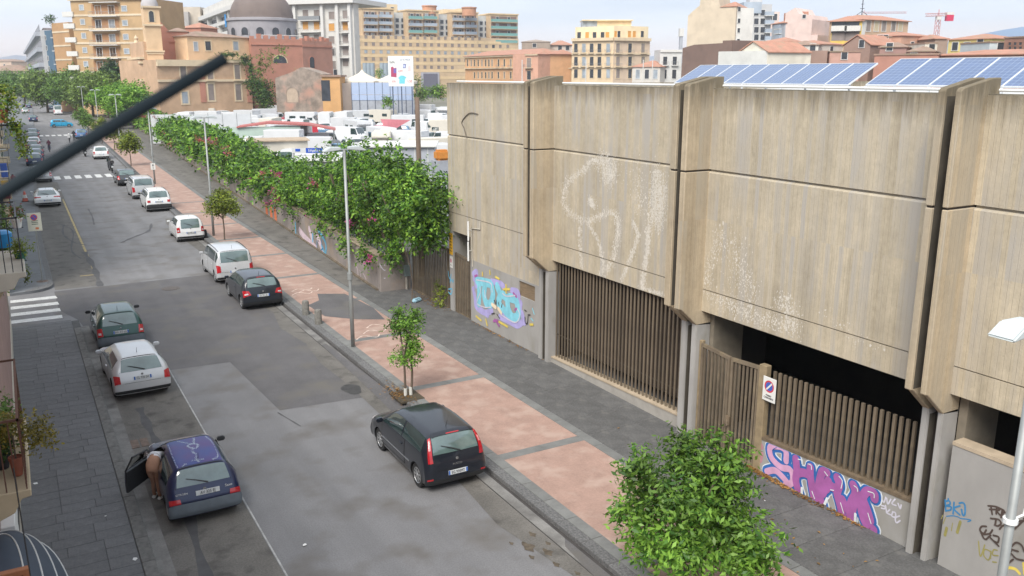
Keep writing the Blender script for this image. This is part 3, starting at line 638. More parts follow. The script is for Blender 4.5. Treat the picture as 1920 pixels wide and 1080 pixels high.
layer([C1([(700,770),(735,690)]), C1([(1005,940),(1008,840)]), C1([(490,690),(492,590)])], .07, XW-.039, gm['white'])
layer([C1([(60,260),(80,330),(95,260)]), C1([(90,180),(95,200)])], .12, XW-.003, pm('spray_faded', (.42,.20,.24), .85, .1, 4, world=True))
layer([C1([(250,150+40),(215,215)])], .02, XW-.04, gm['blue'])
layer([C1(p) for p in ([(1240,660),(1270,730),(1290,680)],[(1300,690),(1310,745),(1340,700)],[(1380,700),(1350,740),(1390,760)],[(1410,740),(1430,790),(1440,755)],[(1250,760),(1285,770),(1280,790),(1250,785)],[(1290,760),(1300,830)],[(1330,800),(1305,830),(1340,850)],[(1360,820),(1350,860),(1385,870),(1385,830),(1362,822)],[(1425,860),(1385,880),(1395,925),(1430,905)])], .035, XW-.003, gm['lilac'])
C2 = crop(1730, 900, 6.0)
layer([C2(p) for p in ([(255,225),(262,350)],[(255,240),(300,235),(310,270),(265,290),(320,300),(315,335),(262,345)],[(290,210),(290,225)],[(355,250),(345,380)],[(420,290),(355,320),(420,390)],[(415,260),(455,255),(478,290),(478,380),(455,395),(440,330)])], .035, XW-.004, gm['navy'])
layer([C2([(270,408),(340,402),(400,415),(430,432),(500,440),(545,452),(510,468)])], .022, XW-.004, gm['navy'])
layer([C2(p) for p in ([(230,395),(212,435)],[(258,420),(232,490)],[(338,485),(325,570)])], .018, XW-.004, gm['olive'])
layer([C2(p) for p in ([(272,540),(252,620)],[(425,470),(390,590)])], .06, XW-.004, gm['olive'])
layer([C2(p) for p in ([(740,290),(830,300),(915,340)],[(770,295),(785,385)],[(755,330),(815,330)],[(835,305),(830,380)],[(835,310),(870,330),(840,350),(880,400)],[(900,335),(885,420)],[(900,345),(930,360),(905,375),(920,430)],
   [(770,430),(860,445),(885,490),(850,515),(815,505)],[(830,440),(820,500)],[(870,550),(910,510),(960,520),(985,545)],[(930,480),(945,520)],
   [(720,520),(670,520),(650,560),(690,600),(720,560)],[(650,560),(690,650),(720,665)],[(690,610),(760,600),(790,560)],[(720,665),(770,620)],[(800,620),(860,640),(850,700),(800,680)],[(770,650),(860,740)],
   [(1035,460),(1180,455)],[(1130,460),(1045,545)],[(1145,430),(1180,490)],
   [(965,765),(1080,800)],[(1000,790),(955,930),(1025,890)],[(1010,740),(1060,700),(1120,730),(1150,800)],[(1010,830),(1060,880),(1140,900)])], .036, XW-.006, gm['brown'])
layer([C2(p) for p in ([(630,690),(650,860),(700,730)],[(760,800),(700,780),(690,850),(740,900),(765,850)],[(770,800),(765,880)],[(840,790),(800,785),(790,840),(850,850)],[(790,920),(830,925)])], .026, XW-.004, gm['olive'])
layer([C2(p) for p in ([(935,1050),(950,990),(1040,1000),(1090,1050)],[(1140,940),(1150,1060)])], .06, XW-.004, gm['yellow'])
# blue and violet piece beside the entrance
C3 = crop(860, 480, 7.71)
layer([C3(p) for p in ([(215,260),(260,230),(250,330),(225,330)],[(260,300),(250,430)],[(215,480),(240,620),(260,740),(380,820),(480,790)],[(300,760),(420,850)],[(600,880),(760,960),(850,1000),(940,940)],[(620,820),(760,930)],[(480,370),(600,400),(650,440)],[(770,500),(850,520),(870,600),(820,640)],[(900,680),(890,760)],[(920,830),(950,960)])], .26, XW-.003, gm['violet'])
layer([C3(p) for p in ([(270,360),(380,380),(460,400)],[(300,440),(300,560),(290,680)],[(380,440),(370,560),(400,680),(460,700)],[(480,430),(500,560),(470,680)],[(560,440),(600,560),(580,680),(640,760)],[(640,560),(700,620),(720,760),(760,860)],[(740,600),(830,640),(860,760),(860,870),(800,900)],[(680,800),(780,880)])], .36, XW-.008, gm['cyan'])
layer([C3(p) for p in ([(265,345),(430,375),(480,410)],[(310,450),(320,520),(270,680),(380,740),(470,740)],[(380,500),(390,600)],[(620,850),(820,960),(890,860),(850,760)],[(640,540),(700,580),(820,570)],[(480,420),(490,520)])], .05, XW-.016, gm['lilac'])
layer([C3(p) for p in ([(240,290),(270,280)],[(800,540),(840,590)],[(820,780),(840,760)],[(530,920),(590,1010)],[(510,940),(570,930)])], .10, XW-.018, gm['magenta'])
layer([C3(p) for p in ([(690,420),(690,530)],[(655,480),(740,480)],[(350,240),(350,280)],[(455,215),(460,260)],[(590,950),(710,1020)],[(540,300),(590,330)],[(1040,990),(1080,990)],[(260,870),(330,930)],[(400,920),(420,1000)])], .09, XW-.019, gm['yellow'])
layer([C3(p) for p in ([(490,700),(540,740)],[(580,760),(620,820)])], .16, XW-.021, pm('spray_cream', (.75,.62,.45), .8))
layer([C3(p) for p in ([(520,640),(545,690)],[(550,640),(550,690)],[(580,670),(590,710)],[(635,690),(625,740)],[(485,835),(525,825)],[(560,840),(600,900)],[(960,780),(985,795)],[(965,880),(970,960),(1000,970),(1010,870)],[(1010,850),(1040,850)])], .045, XW-.022, gm['black'])
layer([C3(p) for p in ([(1070,760),(1095,840)],[(1050,900),(1080,940)])], .05, XW-.01, gm['cyan'])
C4 = crop(820, 420, 5.4)
layer([C4(p) for p in ([(110,480),(120,540),(160,590)],[(140,510),(130,590)],[(150,560),(165,575)],[(115,660),(150,660),(140,710),(115,690)])], .06, XW-.003, gm['skyb'])
# ================================================================== VEHICLES
def pchip_w(n, N):
    """monotone cubic sampling helper: values at n integer knots -> N per interval"""
    return n, N
def pchip(K, ts):
    K = np.asarray(K, float); n = K.shape[0]; d = np.diff(K, axis=0)
    m = np.zeros_like(K); a, b = d[:-1], d[1:]
    with np.errstate(divide='ignore', invalid='ignore'): h = np.where(a*b > 0, 2*a*b/(a+b), 0)
    m[1:-1] = h; m[0] = d[0]; m[-1] = d[-1]
    ts = np.clip(ts, 0, n-1); i = np.minimum(ts.astype(int), n-2); t = (ts-i)
    sh = (len(ts),)+(1,)*(K.ndim-1); t = t.reshape(sh)
    return (2*t**3-3*t**2+1)*K[i] + (t**3-2*t**2+t)*m[i] + (-2*t**3+3*t**2)*K[i+1] + (t**3-t**2)*m[i+1]
class Shape:
    """lofted car body: stations rear to front, ring of points left sill over the roof to right sill"""
    def __init__(s, L, W, H, rg=.45, ws=1.0, hb=.93, hf=.90, gl=.10, roofin=.37, nose=.13, wsl=.72, bump=0., hoodh=.06):
        s.L, s.W, s.H = L, W, H; xr, xf = -L/2, L/2; w = W
        st = []
        def rearring(x, z, lo, k):
            return [(x+.22, .41*w, .20), (x+.17*k, .475*w, .24), (x+.13*k, .494*w, max(.30, lo)), (x+.085*k, .480*w, z-.045 if z > .45 else z-.02), (x+.03*k, .41*w, z-.004), (x+.01*k, .23*w, z), (x, 0, z)]
        st.append([(xr+.27,.41*w,.20),(xr+.22,.46*w,.21),(xr+.18,.478*w,.22),(xr+.14,.46*w,.225),(xr+.10,.39*w,.23),(xr+.085,.2*w,.23),(xr+.08,0,.23)])
        st.append(rearring(xr, .40, .34, 1)); st.append(rearring(xr+.005, .60, .48, 1))
        r3 = rearring(xr+gl, hb, .60, 1.1); r3[3] = (xr+gl+.16, .482*w, hb-.09); st.append(r3)
        def ring(x, zt, zb, ri, kk=1.0):
            return [(x,.40*w,.20),(x,.478*w*kk,.24),(x,.50*w*kk,.56),(x,.484*w*kk,zb),(x,ri*w,zt-.075),(x,.24*w,zt-.012),(x,0,zt)]
        st.append(ring(xr+rg, H-.05, hb, roofin))
        st.append(ring((xr+rg+xf-ws-wsl)/2+.15, H, (hb+hf)/2, roofin+.005))
        st.append(ring(xf-ws-wsl, H-.045, hf+.005, roofin-.005))
        r = ring(xf-ws, hf+.055, hf-.01, .425, .995); r[4] = (xf-ws,.445*w,hf+.02); r[5] = (xf-ws+.03,.26*w,hf+.05); st.append(r)
        x = xf-ws*.5; z = hf-hoodh; r = ring(x, z, z-.11, .42, .985); r[4] = (x,.43*w,z-.035); r[5] = (x,.25*w,z-.005); st.append(r)
        def fr(x, z, k): return [(x-.20,.40*w,.20),(x-.18*k,.465*w,.24),(x-.16*k,.480*w,min(.5,z-.1)),(x-.11*k,.455*w,z-.05),(x-.06*k,.385*w,z-.008),(x-.02*k,.2*w,z),(x,0,z)]
        st.append(fr(xf-nose, .74, 1.1)); st.append(fr(xf, .50, 1)); 
        st.append([(xf-.25,.40*w,.20),(xf-.22,.45*w,.21),(xf-.20,.46*w,.215),(xf-.15,.44*w,.22),(xf-.11,.37*w,.22),(xf-.09,.2*w,.22),(xf-.08,0,.22)])
        A = np.array(st); mir = A[:, :6][:, ::-1].copy(); mir[..., 1] *= -1
        s.K = np.concatenate([A, mir], 1)
    def P(s, ss, rr):
        """points for broadcast arrays ss, rr"""
        ss = np.atleast_1d(np.asarray(ss, float)).ravel(); rr = np.atleast_1d(np.asarray(rr, float)).ravel()
        K = np.swapaxes(pchip(s.K, ss), 0, 1)          # (13,n,3)
        d = np.diff(K, axis=0); m = np.zeros_like(K); a, b = d[:-1], d[1:]
        with np.errstate(divide='ignore', invalid='ignore'): m[1:-1] = np.where(a*b > 0, 2*a*b/(a+b), 0)
        m[0] = d[0]; m[-1] = d[-1]
        rr = np.clip(rr, 0, 12); i = np.minimum(rr.astype(int), 11); t = (rr-i)[:, None]; c = np.arange(len(ss))
        return (2*t**3-3*t**2+1)*K[i, c] + (t**3-2*t**2+t)*m[i, c] + (-2*t**3+3*t**2)*K[i+1, c] + (t**3-t**2)*m[i+1, c]
    def grid(s, ss, rr):
        G = pchip(s.K, np.asarray(ss, float)); return np.swapaxes(pchip(np.swapaxes(G, 0, 1), np.asarray(rr, float)), 0, 1)
    def norm(s, a, b):
        e = .02; p = s.P([a-e, a+e, a, a], [b, b, b-e, b+e]); n = np.cross(p[1]-p[0], p[3]-p[2]); l = np.linalg.norm(n)
        return n/l if l > 1e-9 else np.array([0,0,1.])
    def body(s, mat, ns=7, nr=6):
        ss = np.linspace(0, 11, 11*ns+1); rr = np.linspace(0, 12, 12*nr+1)
        G = s.grid(ss, rr); a, b = G.shape[:2]; V = G.reshape(-1, 3).tolist()
        F = [(i*b+j, i*b+j+1, (i+1)*b+j+1, (i+1)*b+j) for i in range(a-1) for j in range(b-1)]
        F += [(i*b+b-1, i*b, (i+1)*b, (i+1)*b+b-1) for i in range(a-1)]
        F += [tuple(range(b))[::-1], tuple((a-1)*b+j for j in range(b))]
        me = bpy.data.meshes.new('body'); me.from_pydata(V, [], F); me.materials.append(mat)
        bm = bmesh.new(); bm.from_mesh(me); bmesh.ops.recalc_face_normals(bm, faces=bm.faces); bm.to_mesh(me); bm.free(); return me
    def patch(s, q, mat, name, off=.008, n=8, m=6, both=False, thick=True):
        """pane or panel lying on the body: q = four (s, r) corners bl, br, tr, tl"""
        mb = MB()
        for side in ((0, 1) if both else (0,)):
            Q = [(a, 12-b) if side else (a, b) for a, b in q]
            V = []; 
            for i in range(n+1):
                for j in range(m+1):
                    u, v = i/n, j/m
                    a = (1-u)*(1-v)*Q[0][0]+u*(1-v)*Q[1][0]+u*v*Q[2][0]+(1-u)*v*Q[3][0]
                    b = (1-u)*(1-v)*Q[0][1]+u*(1-v)*Q[1][1]+u*v*Q[2][1]+(1-u)*v*Q[3][1]
                    V.append((a, b))
            ss = [a for a, b in V]; rr = [b for a, b in V]; e = .02
            p = s.P(ss, rr); n1 = s.P([a-e for a in ss], rr); n2 = s.P([a+e for a in ss], rr); n3 = s.P(ss, [b-e for b in rr]); n4 = s.P(ss, [b+e for b in rr])
            nn = np.cross(n2-n1, n4-n3); nn /= np.maximum(np.linalg.norm(nn, axis=1), 1e-9)[:, None]
            cen = np.array([0, 0, .6]); sg = np.sign(((p-cen)*nn).sum(1)); nn *= np.where(sg == 0, 1, sg)[:, None]
            P1 = p + nn*off; P0 = p - nn*.004
            k = m+1; F = [(i*k+j, i*k+j+1, (i+1)*k+j+1, (i+1)*k+j) for i in range(n) for j in range(m)]
            # orient outward
            c0 = np.cross(P1[1]-P1[0], P1[k]-P1[0]); flip = (c0*nn[0]).sum() < 0
            if flip: F = [f[::-1] for f in F]
            nb = (n+1)*k; rim = [i*k for i in range(n+1)] + [n*k+j for j in range(1, k)] + [i*k+m for i in range(n-1, -1, -1)] + [j for j in range(m-1, 0, -1)]
            F2 = [(rim[i], rim[(i+1) % len(rim)], nb+rim[(i+1) % len(rim)], nb+rim[i]) for i in range(len(rim))]
            if not flip: F2 = [f[::-1] for f in F2]
            mb.add(P1.tolist()+P0.tolist(), F+F2)
        me = mb.mesh(name, mat); me.polygons.foreach_set('use_smooth', [True]*len(me.polygons))
        bm = bmesh.new(); bm.from_mesh(me)
        for e_ in bm.edges:
            if len(e_.link_faces) == 2 and e_.calc_face_angle(0) > .9: e_.smooth = False
        bm.to_mesh(me); bm.free()
        return me
    def rear_at(s, z):
        ss = np.linspace(1, 3.9, 60); p = s.P(ss, [6]*60); i = int(np.argmin(abs(p[:, 2]-z))); return p[i]

def paint(name, col, metal=.35, rough=.32): return pm(name, col, rough, .04, 1.5, metal=metal*.5, coat=.7, spec=.4, spots=(tuple(min(1, c*.9+.012) for c in col), 2.0, .5, .8))
glass = pm('car_glass', (.025,.045,.045), .06, .15, 2, spec=.9, coat=1.0)
glass_r = pm('rear_glass', (.105,.155,.15), .08, .3, 1.2, spec=1.0, coat=1.0)  # pale teal base carries the sky's reflection as well as the tint
rubber = pm('tyre_rubber', (.022,.022,.023), .85, .2, 20)
alloy = pm('alloy', (.45,.46,.47), .35, .1, 8, metal=.7)
hubc = pm('hub_cover', (.30,.31,.32), .5, .12, 8, metal=.2)
trim = pm('black_trim', (.028,.029,.031), .6, .15, 6)
lampr = pm('tail_lamp_red', (.42,.012,.018), .2, .15, 9, coat=1.0)
lampw = pm('lamp_clear', (.55,.52,.52), .15, .1, 9, coat=1.0)
seam = pm('panel_gap', (.008,.008,.009), .9, 0)
plate_w = pm('plate_white', (.62,.64,.64), .5, .04); plate_b = pm('plate_blue', (.02,.12,.45), .5, .04)
grey_tr = pm('grey_bumper', (.13,.155,.18), .7, .12, 5)
def wheel_meshes(r, spokes, rimm):
    ty = MB().lathe([(r-.11,-.085),(r-.02,-.10),(r,-.08),(r,.08),(r-.02,.10),(r-.11,.085)], 28, axis='y').mesh('tyre', rubber); smooth_by_angle(ty, 40)
    mb = MB(); rr = r-.10
    mb.lathe([(.0,.055),(rr,.055),(rr+.012,.09),(rr-.012,.09),(rr-.03,.062),(.0,.062)], 28, axis='y', mi=1)
    for k in range(spokes):
        a = 6.2832*k/spokes; c, d = math.cos(a), math.sin(a); w = .055 if spokes > 6 else .08
        P_ = [(.03, -w/2), (rr-.01, -w/3), (rr-.01, w/3), (.03, w/2)]
        mb.add([(x*c-y*d, .092, x*d+y*c) for x, y in P_]+[(x*c-y*d, .066, x*d+y*c) for x, y in P_], [(0,1,2,3),(0,4,5,1),(1,5,6,2),(2,6,7,3),(3,7,4,0)], 0)
    mb.lathe([(.06,.066),(.055,.10),(0,.104)], 14, axis='y', mi=0)
    mb.lathe([(rr+.006,.083),(rr-.012,.098),(rr-.022,.083)], 28, axis='y', mi=0)
    return ty, smooth_by_angle(mb.mesh('rim', [rimm, trim]), 30)
WH = {}
def car(label, x, y, rz, sh, col, wb=2.5, ro=.65, wr=.30, spokes=7, rimm=None, lamps='block', doors=5, text=None, plate_z=.75, plate_style=0, cat='car', group=None,
        grey_bumper=None, rails=False, roofmat=None, wiper=True, badge=True, opened=False, name='parked_car', detail=True, plate_y=0, spoiler=False, side_strip=False, lampset=None, gq=None, arch=True):
    t = thing(name, label, cat, (x, y, .0), rz, group)
    xr, xf, w = -sh.L/2, sh.L/2, sh.W
    body = sh.body(col)
    if arch:
        cut = MB()
        for ax in (xr+ro, xr+ro+wb):
            for sd in (-1, 1):
                a, b = (.26*w, .60*w) if sd > 0 else (-.60*w, -.26*w)
                cut.lathe([(wr+.045, a), (wr+.045, b)], 26, axis='y', off=(ax, 0, wr))
        cm = cut.mesh('cut', seam)
        bm = bmesh.new(); bm.from_mesh(cm); bmesh.ops.recalc_face_normals(bm, faces=bm.faces); bm.to_mesh(cm); bm.free()
        bo = ob('body', body, t); cu = ob('cut', cm, t)
        body.materials.append(seam)
        md = bo.modifiers.new('b', 'BOOLEAN'); md.operation = 'DIFFERENCE'; md.object = cu; md.solver = 'FAST'
        nf0 = len(body.polygons)
        bpy.context.view_layer.update()
        nm = bpy.data.meshes.new_from_object(bo.evaluated_get(bpy.context.evaluated_depsgraph_get())); nm.name = 'body'
        if len(nm.polygons) < nf0*.8:      # the quick cut failed on this body: cut exactly instead
            md.solver = 'EXACT'; bpy.context.view_layer.update(); nm = bpy.data.meshes.new_from_object(bo.evaluated_get(bpy.context.evaluated_depsgraph_get())); nm.name = 'body'
        bo.modifiers.clear(); bo.data = nm; bpy.data.objects.remove(cu)
        smooth_by_angle(nm, 42)
    else:
        bo = ob('body', body, t); smooth_by_angle(body, 42)
    if opened:
        bm = bmesh.new(); bm.from_mesh(bo.data); x0 = sh.P([5.143],[3])[0][0]; x1 = sh.P([6.714],[3])[0][0]
        kill = []
        for f in bm.faces:
            c_ = f.calc_center_median()
            if x0 < c_.x < x1 and c_.y > .35 and .26 < c_.z < sh.H-.10 and f.normal.z < .75 and f.material_index == 0: kill.append(f)
        bmesh.ops.delete(bm, geom=kill, context='FACES'); bm.to_mesh(bo.data); bm.free()
    P = lambda q, m, n_, off=.006, both=False, n=8, mm=6, par=t: ob(n_, sh.patch(q, m, n_, off, n, mm, both), par)
    P([(3.10,4.35),(3.10,7.65),(3.82,7.72),(3.82,4.28)] if not gq else gq, glass_r, 'rear_window', .008, n=12, mm=8)
    P([(6.93,4.25),(6.93,7.75),(6.10,7.75),(6.10,4.25)], glass, 'windscreen', .008, n=12, mm=8)
    # side windows
    segs = {3: [(3.95,5.05),(5.14,6.80)], 5: [(4.25,5.42),(5.50,6.80)], 6: [(3.55,4.22),(4.32,5.42),(5.50,6.80)]}[doors]
    for a, b in segs:
        front = b > 6.5
        q = [(a, 3.14), (b, 3.14), (6.12 if front else b, 3.86), (a+(.12 if a < 4.1 and doors != 6 else 0), 3.86)]
        if not (opened and front):
            ob('side_window', sh.patch(q, glass, 'side_window', .006, 8, 5), t)
        q2 = [(c_, 12-d_) for c_, d_ in q]; ob('side_window', sh.patch([q2[0], q2[1], q2[2], q2[3]], glass, 'side_window', .006, 8, 5), t)
    if detail:
        ds = [(4.9,6.72)] if doors == 3 else [(4.52,5.44),(5.48,6.72)]
        for a, b in ds:
            for sd in (0, 1):
                if opened and sd == 0 : continue
                q = [(a,1.5),(b,1.5),(b,3.06),(a,3.06)]; q = [(u, 12-v) for u, v in q] if sd else q
                qs = [(u+(.03 if i in (1,2) else -.03), v+((-.08 if sd == 0 else .08) if i < 2 else 0)) for i, (u, v) in enumerate(q)]
                ob('door_gap', sh.patch(qs, seam, 'door_gap', .0012, 8, 6), t)
                d_ = ob('door', sh.patch(q, col, 'door', .0045, 8, 6), t)
                hp = sh.P([a+.14 if doors != 3 else a+.16], [2.72 if sd == 0 else 9.28])[0]; ob('handle', MB().box(hp[0]-.02,hp[0]+.14,hp[1]-.018 if hp[1] > 0 else hp[1]-.03,hp[1]+.03 if hp[1] > 0 else hp[1]+.018,hp[2]-.015,hp[2]+.018).mesh('handle', col if lamps != 'low' else trim), d_)
        # hatch outline
        hp0 = sh.P([2.0],[6])[0]
        P([(2.03,4.55),(2.03,7.45),(2.00,7.45),(2.00,4.55)], seam, 'hatch_gap', .0025, n=10, mm=1)
        for sd in (0, 1):
            q = [(2.0,4.42),(2.0,4.47),(3.1,4.27),(3.1,4.22)]; q = [(u, 12-v) for u, v in q] if sd else q
            ob('hatch_gap', sh.patch(q, seam, 'hatch_gap', .002, 8, 1), t)
        P([(3.88,4.4),(3.88,7.6),(3.93,7.6),(3.93,4.4)], seam if not spoiler else trim, 'hatch_gap', .003, n=10, mm=1)
        if spoiler: P([(3.80,4.35),(3.80,7.65),(3.99,7.65),(3.99,4.35)], col, 'spoiler', .035, n=12, mm=3)
    if spoiler or lampset == 'brake': P([(3.80,5.6),(3.80,6.4),(3.845,6.4),(3.845,5.6)], lampr, 'brake_lamp', .04 if spoiler else .014, n=4, mm=1)
    # lamps at the rear corners
    LQ = {'block': [(2.12,3.15),(2.12,4.30),(2.95,4.22),(2.95,3.15)], 'low': [(2.02,3.2),(2.02,4.52),(2.40,4.48),(2.40,3.2)], 'tall': [(2.65,3.70),(2.65,4.28),(3.88,4.17),(3.88,3.86)],
          'wing': [(2.10,3.2),(2.30,4.70),(2.75,4.45),(2.85,3.1)], 'slim': [(2.50,3.2),(2.58,4.95),(2.76,4.95),(2.86,3.2)], 'square': [(2.35,3.6),(2.35,4.5),(2.72,4.5),(2.72,3.6)], 'mid': [(2.05,3.05),(2.05,4.25),(2.80,4.20),(3.0,3.05)]}[lamps]
    for sd in (0, 1):
        q = [(u, 12-v) for u, v in LQ] if sd else LQ
        lo = ob('tail_lamp', sh.patch(q, lampr, 'tail_lamp', .016, 6, 6), t)
        if lamps in ('tall','wing','block'):
            i_ = lambda u, v: tuple(((1-u)*(1-v)*q[0][k]+u*(1-v)*q[1][k]+u*v*q[2][k]+(1-u)*v*q[3][k]) for k in (0,1))
            a0, b0, c0, d0 = ((.25,.55),(.75,.55),(.75,.75),(.25,.75)) if lamps == 'tall' else ((.3,.25),(.8,.25),(.8,.5),(.3,.5))
            ob('reverse_lamp', sh.patch([i_(*a0), i_(*b0), i_(*c0), i_(*d0)], lampw if lamps != 'tall' else pm('lamp_pink', (.62,.25,.25), .2, .1, 9, coat=1.), 'reverse_lamp', .021, 3, 3), lo)
    # bumpers
    if grey_bumper: P([(.25,1.3),(.25,10.7),(1.95,10.85),(1.95,1.15)], grey_bumper, 'bumper', .02, n=26, mm=6)
    else: P([(.15,2.4),(.15,9.6),(.85,9.6),(.85,2.4)], trim, 'bumper_skirt', .004, n=20, mm=2)
    P([(10.1,3.8),(10.1,8.2),(10.7,8.2),(10.7,3.8)], trim, 'grille', .008, n=8, mm=2)
    for sd in (0, 1):
        q = [(9.3,2.9),(9.3,4.3),(9.0,4.2),(8.9,3.0)]; q = [(u, 12-v) for u, v in q] if sd else q
        ob('headlamp', sh.patch(q, lampw, 'headlamp', .012, 4, 4), t)
    # plate
    p = sh.rear_at(plate_z); tilt = .08
    pt = ob('number_plate', MB().box(-.012,.0,-.26,.26,-.055,.055).box(-.0135,-.0125,-.258,-.215,-.053,.053,1).box(-.0135,-.0125,.215,.258,-.053,.053,1).mesh('number_plate', [plate_w, plate_b if plate_style == 0 else plate_w]), t, (p[0]-.018, plate_y, p[2]), (0, tilt, 0))
    if text:
        me = text_mesh(text, .105, ink, squash=.78); me.transform(TR); ob('lettering', me, pt, (-.016, 0, -.004))
    if wiper and detail:
        a = sh.P([3.12, 3.30, 3.42], [6.25, 5.6, 5.05]); nn = sh.norm(3.3, 6); nn = nn*(1 if nn[0] < 0 else -1)
        ob('wiper', MB().tube([Vector(q)+Vector(nn)*.035 for q in a], [.016,.012,.008], 6).mesh('wiper', trim), t)
    # wheels
    key = (wr, spokes, (rimm or hubc).name)
    if key not in WH: WH[key] = wheel_meshes(wr, spokes, rimm or hubc)
    ty, ri = WH[key]
    for ax in (xr+ro, xr+ro+wb):
        for sd in (1, -1):
            e_ = ob('wheel', None, t, (ax, sd*(w/2-.135), wr), (0,0,0 if sd > 0 else math.pi)); ob('tyre', ty, e_); ob('rim', ri, e_)
    # mirrors
    for sd in (1, -1):
        q = sh.P([6.72],[3.1])[0]; yy = abs(q[1])
        if opened and sd == 1: continue
        mm = MB().box(-.05,.06,-.095,.095,-.055,.06).mesh('mirror', trim if grey_bumper else col); bevel(mm, .025, 2); smooth_by_angle(mm, 50)
        ob('mirror', mm, t, (q[0]-.02, sd*(yy+.10), q[2]+.06))
    if detail:
        a = sh.P([4.3],[6])[0]; ob('antenna', MB().tube([(a[0],0,a[2]-.01),(a[0]-.10,0,a[2]+.19)], [.009,.004], 5).mesh('antenna', trim), t)
    if rails:
        for sd in (1, -1):
            L_ = [Vector(sh.P([u],[4.15 if sd > 0 else 7.85])[0])+Vector((0,0,.035)) for u in (4.1,4.6,5.2,5.8,6.05)]
            L_[0].z -= .03; L_[-1].z -= .03; ob('roof_rail', MB().tube(L_, .016, 6).mesh('roof_rail', trim), t)
    if roofmat: P([(4.02,4.35),(6.0,4.35),(6.0,7.65),(4.02,7.65)], roofmat, 'roof_paint', .004, n=14, mm=12)
    if side_strip:
        P([(4.62,1.92),(6.7,1.92),(6.7,2.0),(4.62,2.0)], pm('chrome', (.55,.56,.57), .25, 0, metal=.9), 'side_strip', .012, True, 8, 1) if False else ob('side_strip', sh.patch([(4.62,1.92),(6.7,1.92),(6.7,2.0),(4.62,2.0)], pm('chrome', (.55,.56,.57), .25, 0, metal=.9), 'side_strip', .012, 8, 1, True), t)
    if badge:
        p = sh.rear_at(min(sh.K[3,6,2]-.06, plate_z+.16 if plate_z > .6 else .84)); ob('badge', MB().lathe([(.0,0),(.036,0),(.036,-.014),(0,-.016)], 14, axis='x').mesh('badge', pm('chrome', (.55,.56,.57), .25, 0, metal=.9)), t, (p[0]-.006, 0, p[2]))
    return t
Pi2 = math.pi/2
def at(y_rear_wheel, sh, ro): return y_rear_wheel - ro + sh.L/2
# ---- right kerb, nearest first
sh = Shape(4.03,1.69,1.49,rg=.40,ws=.95,hb=.96,hf=.93,gl=.07,wsl=.80,roofin=.36)
punto_c = paint('paint_midnight', (.010,.013,.021), .3)
t = car('dark blue black three door hatchback parked nearest on the right kerb', 8.62, at(18.42,sh,.66), Pi2, sh, punto_c, wb=2.51, ro=.66, wr=.31, spokes=9, rimm=alloy, lamps='tall', doors=3, text='EG 930MT', plate_z=.52, spoiler=True, side_strip=True, group='cars parked along the right kerb')
p = sh.rear_at(.76); me = text_mesh('PUNTO', .075, pm('chrome', (.55,.56,.57), .25)); me.transform(TR); ob('lettering', me, t, (p[0]-.012, 0, p[2]-.04))
for sd in (1,-1):
    ob('fog_lamp', sh.patch([(.95,3.3),(.95,4.2),(1.15,4.2),(1.15,3.3)] if sd > 0 else [(.95,8.7),(.95,7.8),(1.15,7.8),(1.15,8.7)], lampr, 'fog_lamp', .012, 4, 2), t)
sh = Shape(3.96,1.74,1.46,rg=.42,ws=.95,hb=.98,hf=.93,gl=.10,wsl=.75,roofin=.355)
car('glossy black hatchback with red lamps parked behind the silver people carrier', 8.80, at(37.8,sh,.65), Pi2, sh, paint('paint_black', (.014,.018,.026), .2), wb=2.54, ro=.65, wr=.31, spokes=7, rimm=alloy, lamps='wing', doors=3, text='EX 731 JD', plate_z=.66, spoiler=True, group='cars parked along the right kerb')
sh = Shape(4.47,1.80,1.68,rg=.32,ws=.90,hb=1.02,hf=.98,gl=.06,wsl=.85,roofin=.40)
silver = paint('paint_silver', (.56,.57,.58), .4, .35)
car('silver people carrier with roof rails parked in front of the glossy black hatchback', 8.86, at(43.5,sh,.80), Pi2, sh, silver, wb=2.70, ro=.80, wr=.31, spokes=7, lamps='mid', doors=6, text=None, plate_z=.62, rails=True, plate_y=0, group='cars parked along the right kerb')
sh = Shape(3.41,1.63,1.47,rg=.28,ws=.72,hb=.95,hf=.93,gl=.06,wsl=.78,roofin=.365)
white = paint('paint_white', (.76,.77,.77), .0, .35)
car('small white city car with a big dark rear window near the first round tree', 8.96, at(55.6,sh,.50), Pi2, sh, white, wb=2.34, ro=.50, wr=.29, spokes=7, lamps='tall' if False else 'block', doors=5, text='DX 408 LN', plate_z=.60, gq=[(2.75,4.55),(2.75,7.45),(3.85,7.6),(3.85,4.4)], group='cars parked along the right kerb')
sh = Shape(4.15,1.76,1.62,rg=.33,ws=.85,hb=1.02,hf=1.0,gl=.09,wsl=.65,roofin=.375)
car('white crossover with a black lower bumper and squarish red lamps', 9.12, at(69.4,sh,.70), Pi2, sh, white, wb=2.60, ro=.70, wr=.33, spokes=7, lamps='square', doors=6, text='FS 214 GA', plate_z=.78, grey_bumper=trim, rails=True, group='cars parked along the right kerb')
sh = Shape(4.50,1.82,1.75,rg=.25,ws=.95,hb=1.08,hf=1.04,gl=.05,wsl=.6,roofin=.40)
car('silver off-roader with roof rails parked ahead of the white crossover', 9.10, at(77.3,sh,.80), Pi2, sh, silver, wb=2.70, ro=.80, wr=.36, spokes=6, lamps='mid', doors=6, plate_z=.70, rails=True, group='cars parked along the right kerb')
sh_s = Shape(4.35,1.77,1.46,rg=.95,ws=1.1,hb=.96,hf=.92,gl=.35,wsl=.75,roofin=.35)
car('dark grey saloon parked beside the far zebra crossing', 9.0, at(87.2,sh_s,.80), Pi2, sh_s, paint('paint_dark_grey', (.055,.058,.062), .4), wb=2.6, ro=.80, wr=.31, lamps='block', doors=5, plate_z=.70, group='cars parked along the right kerb')
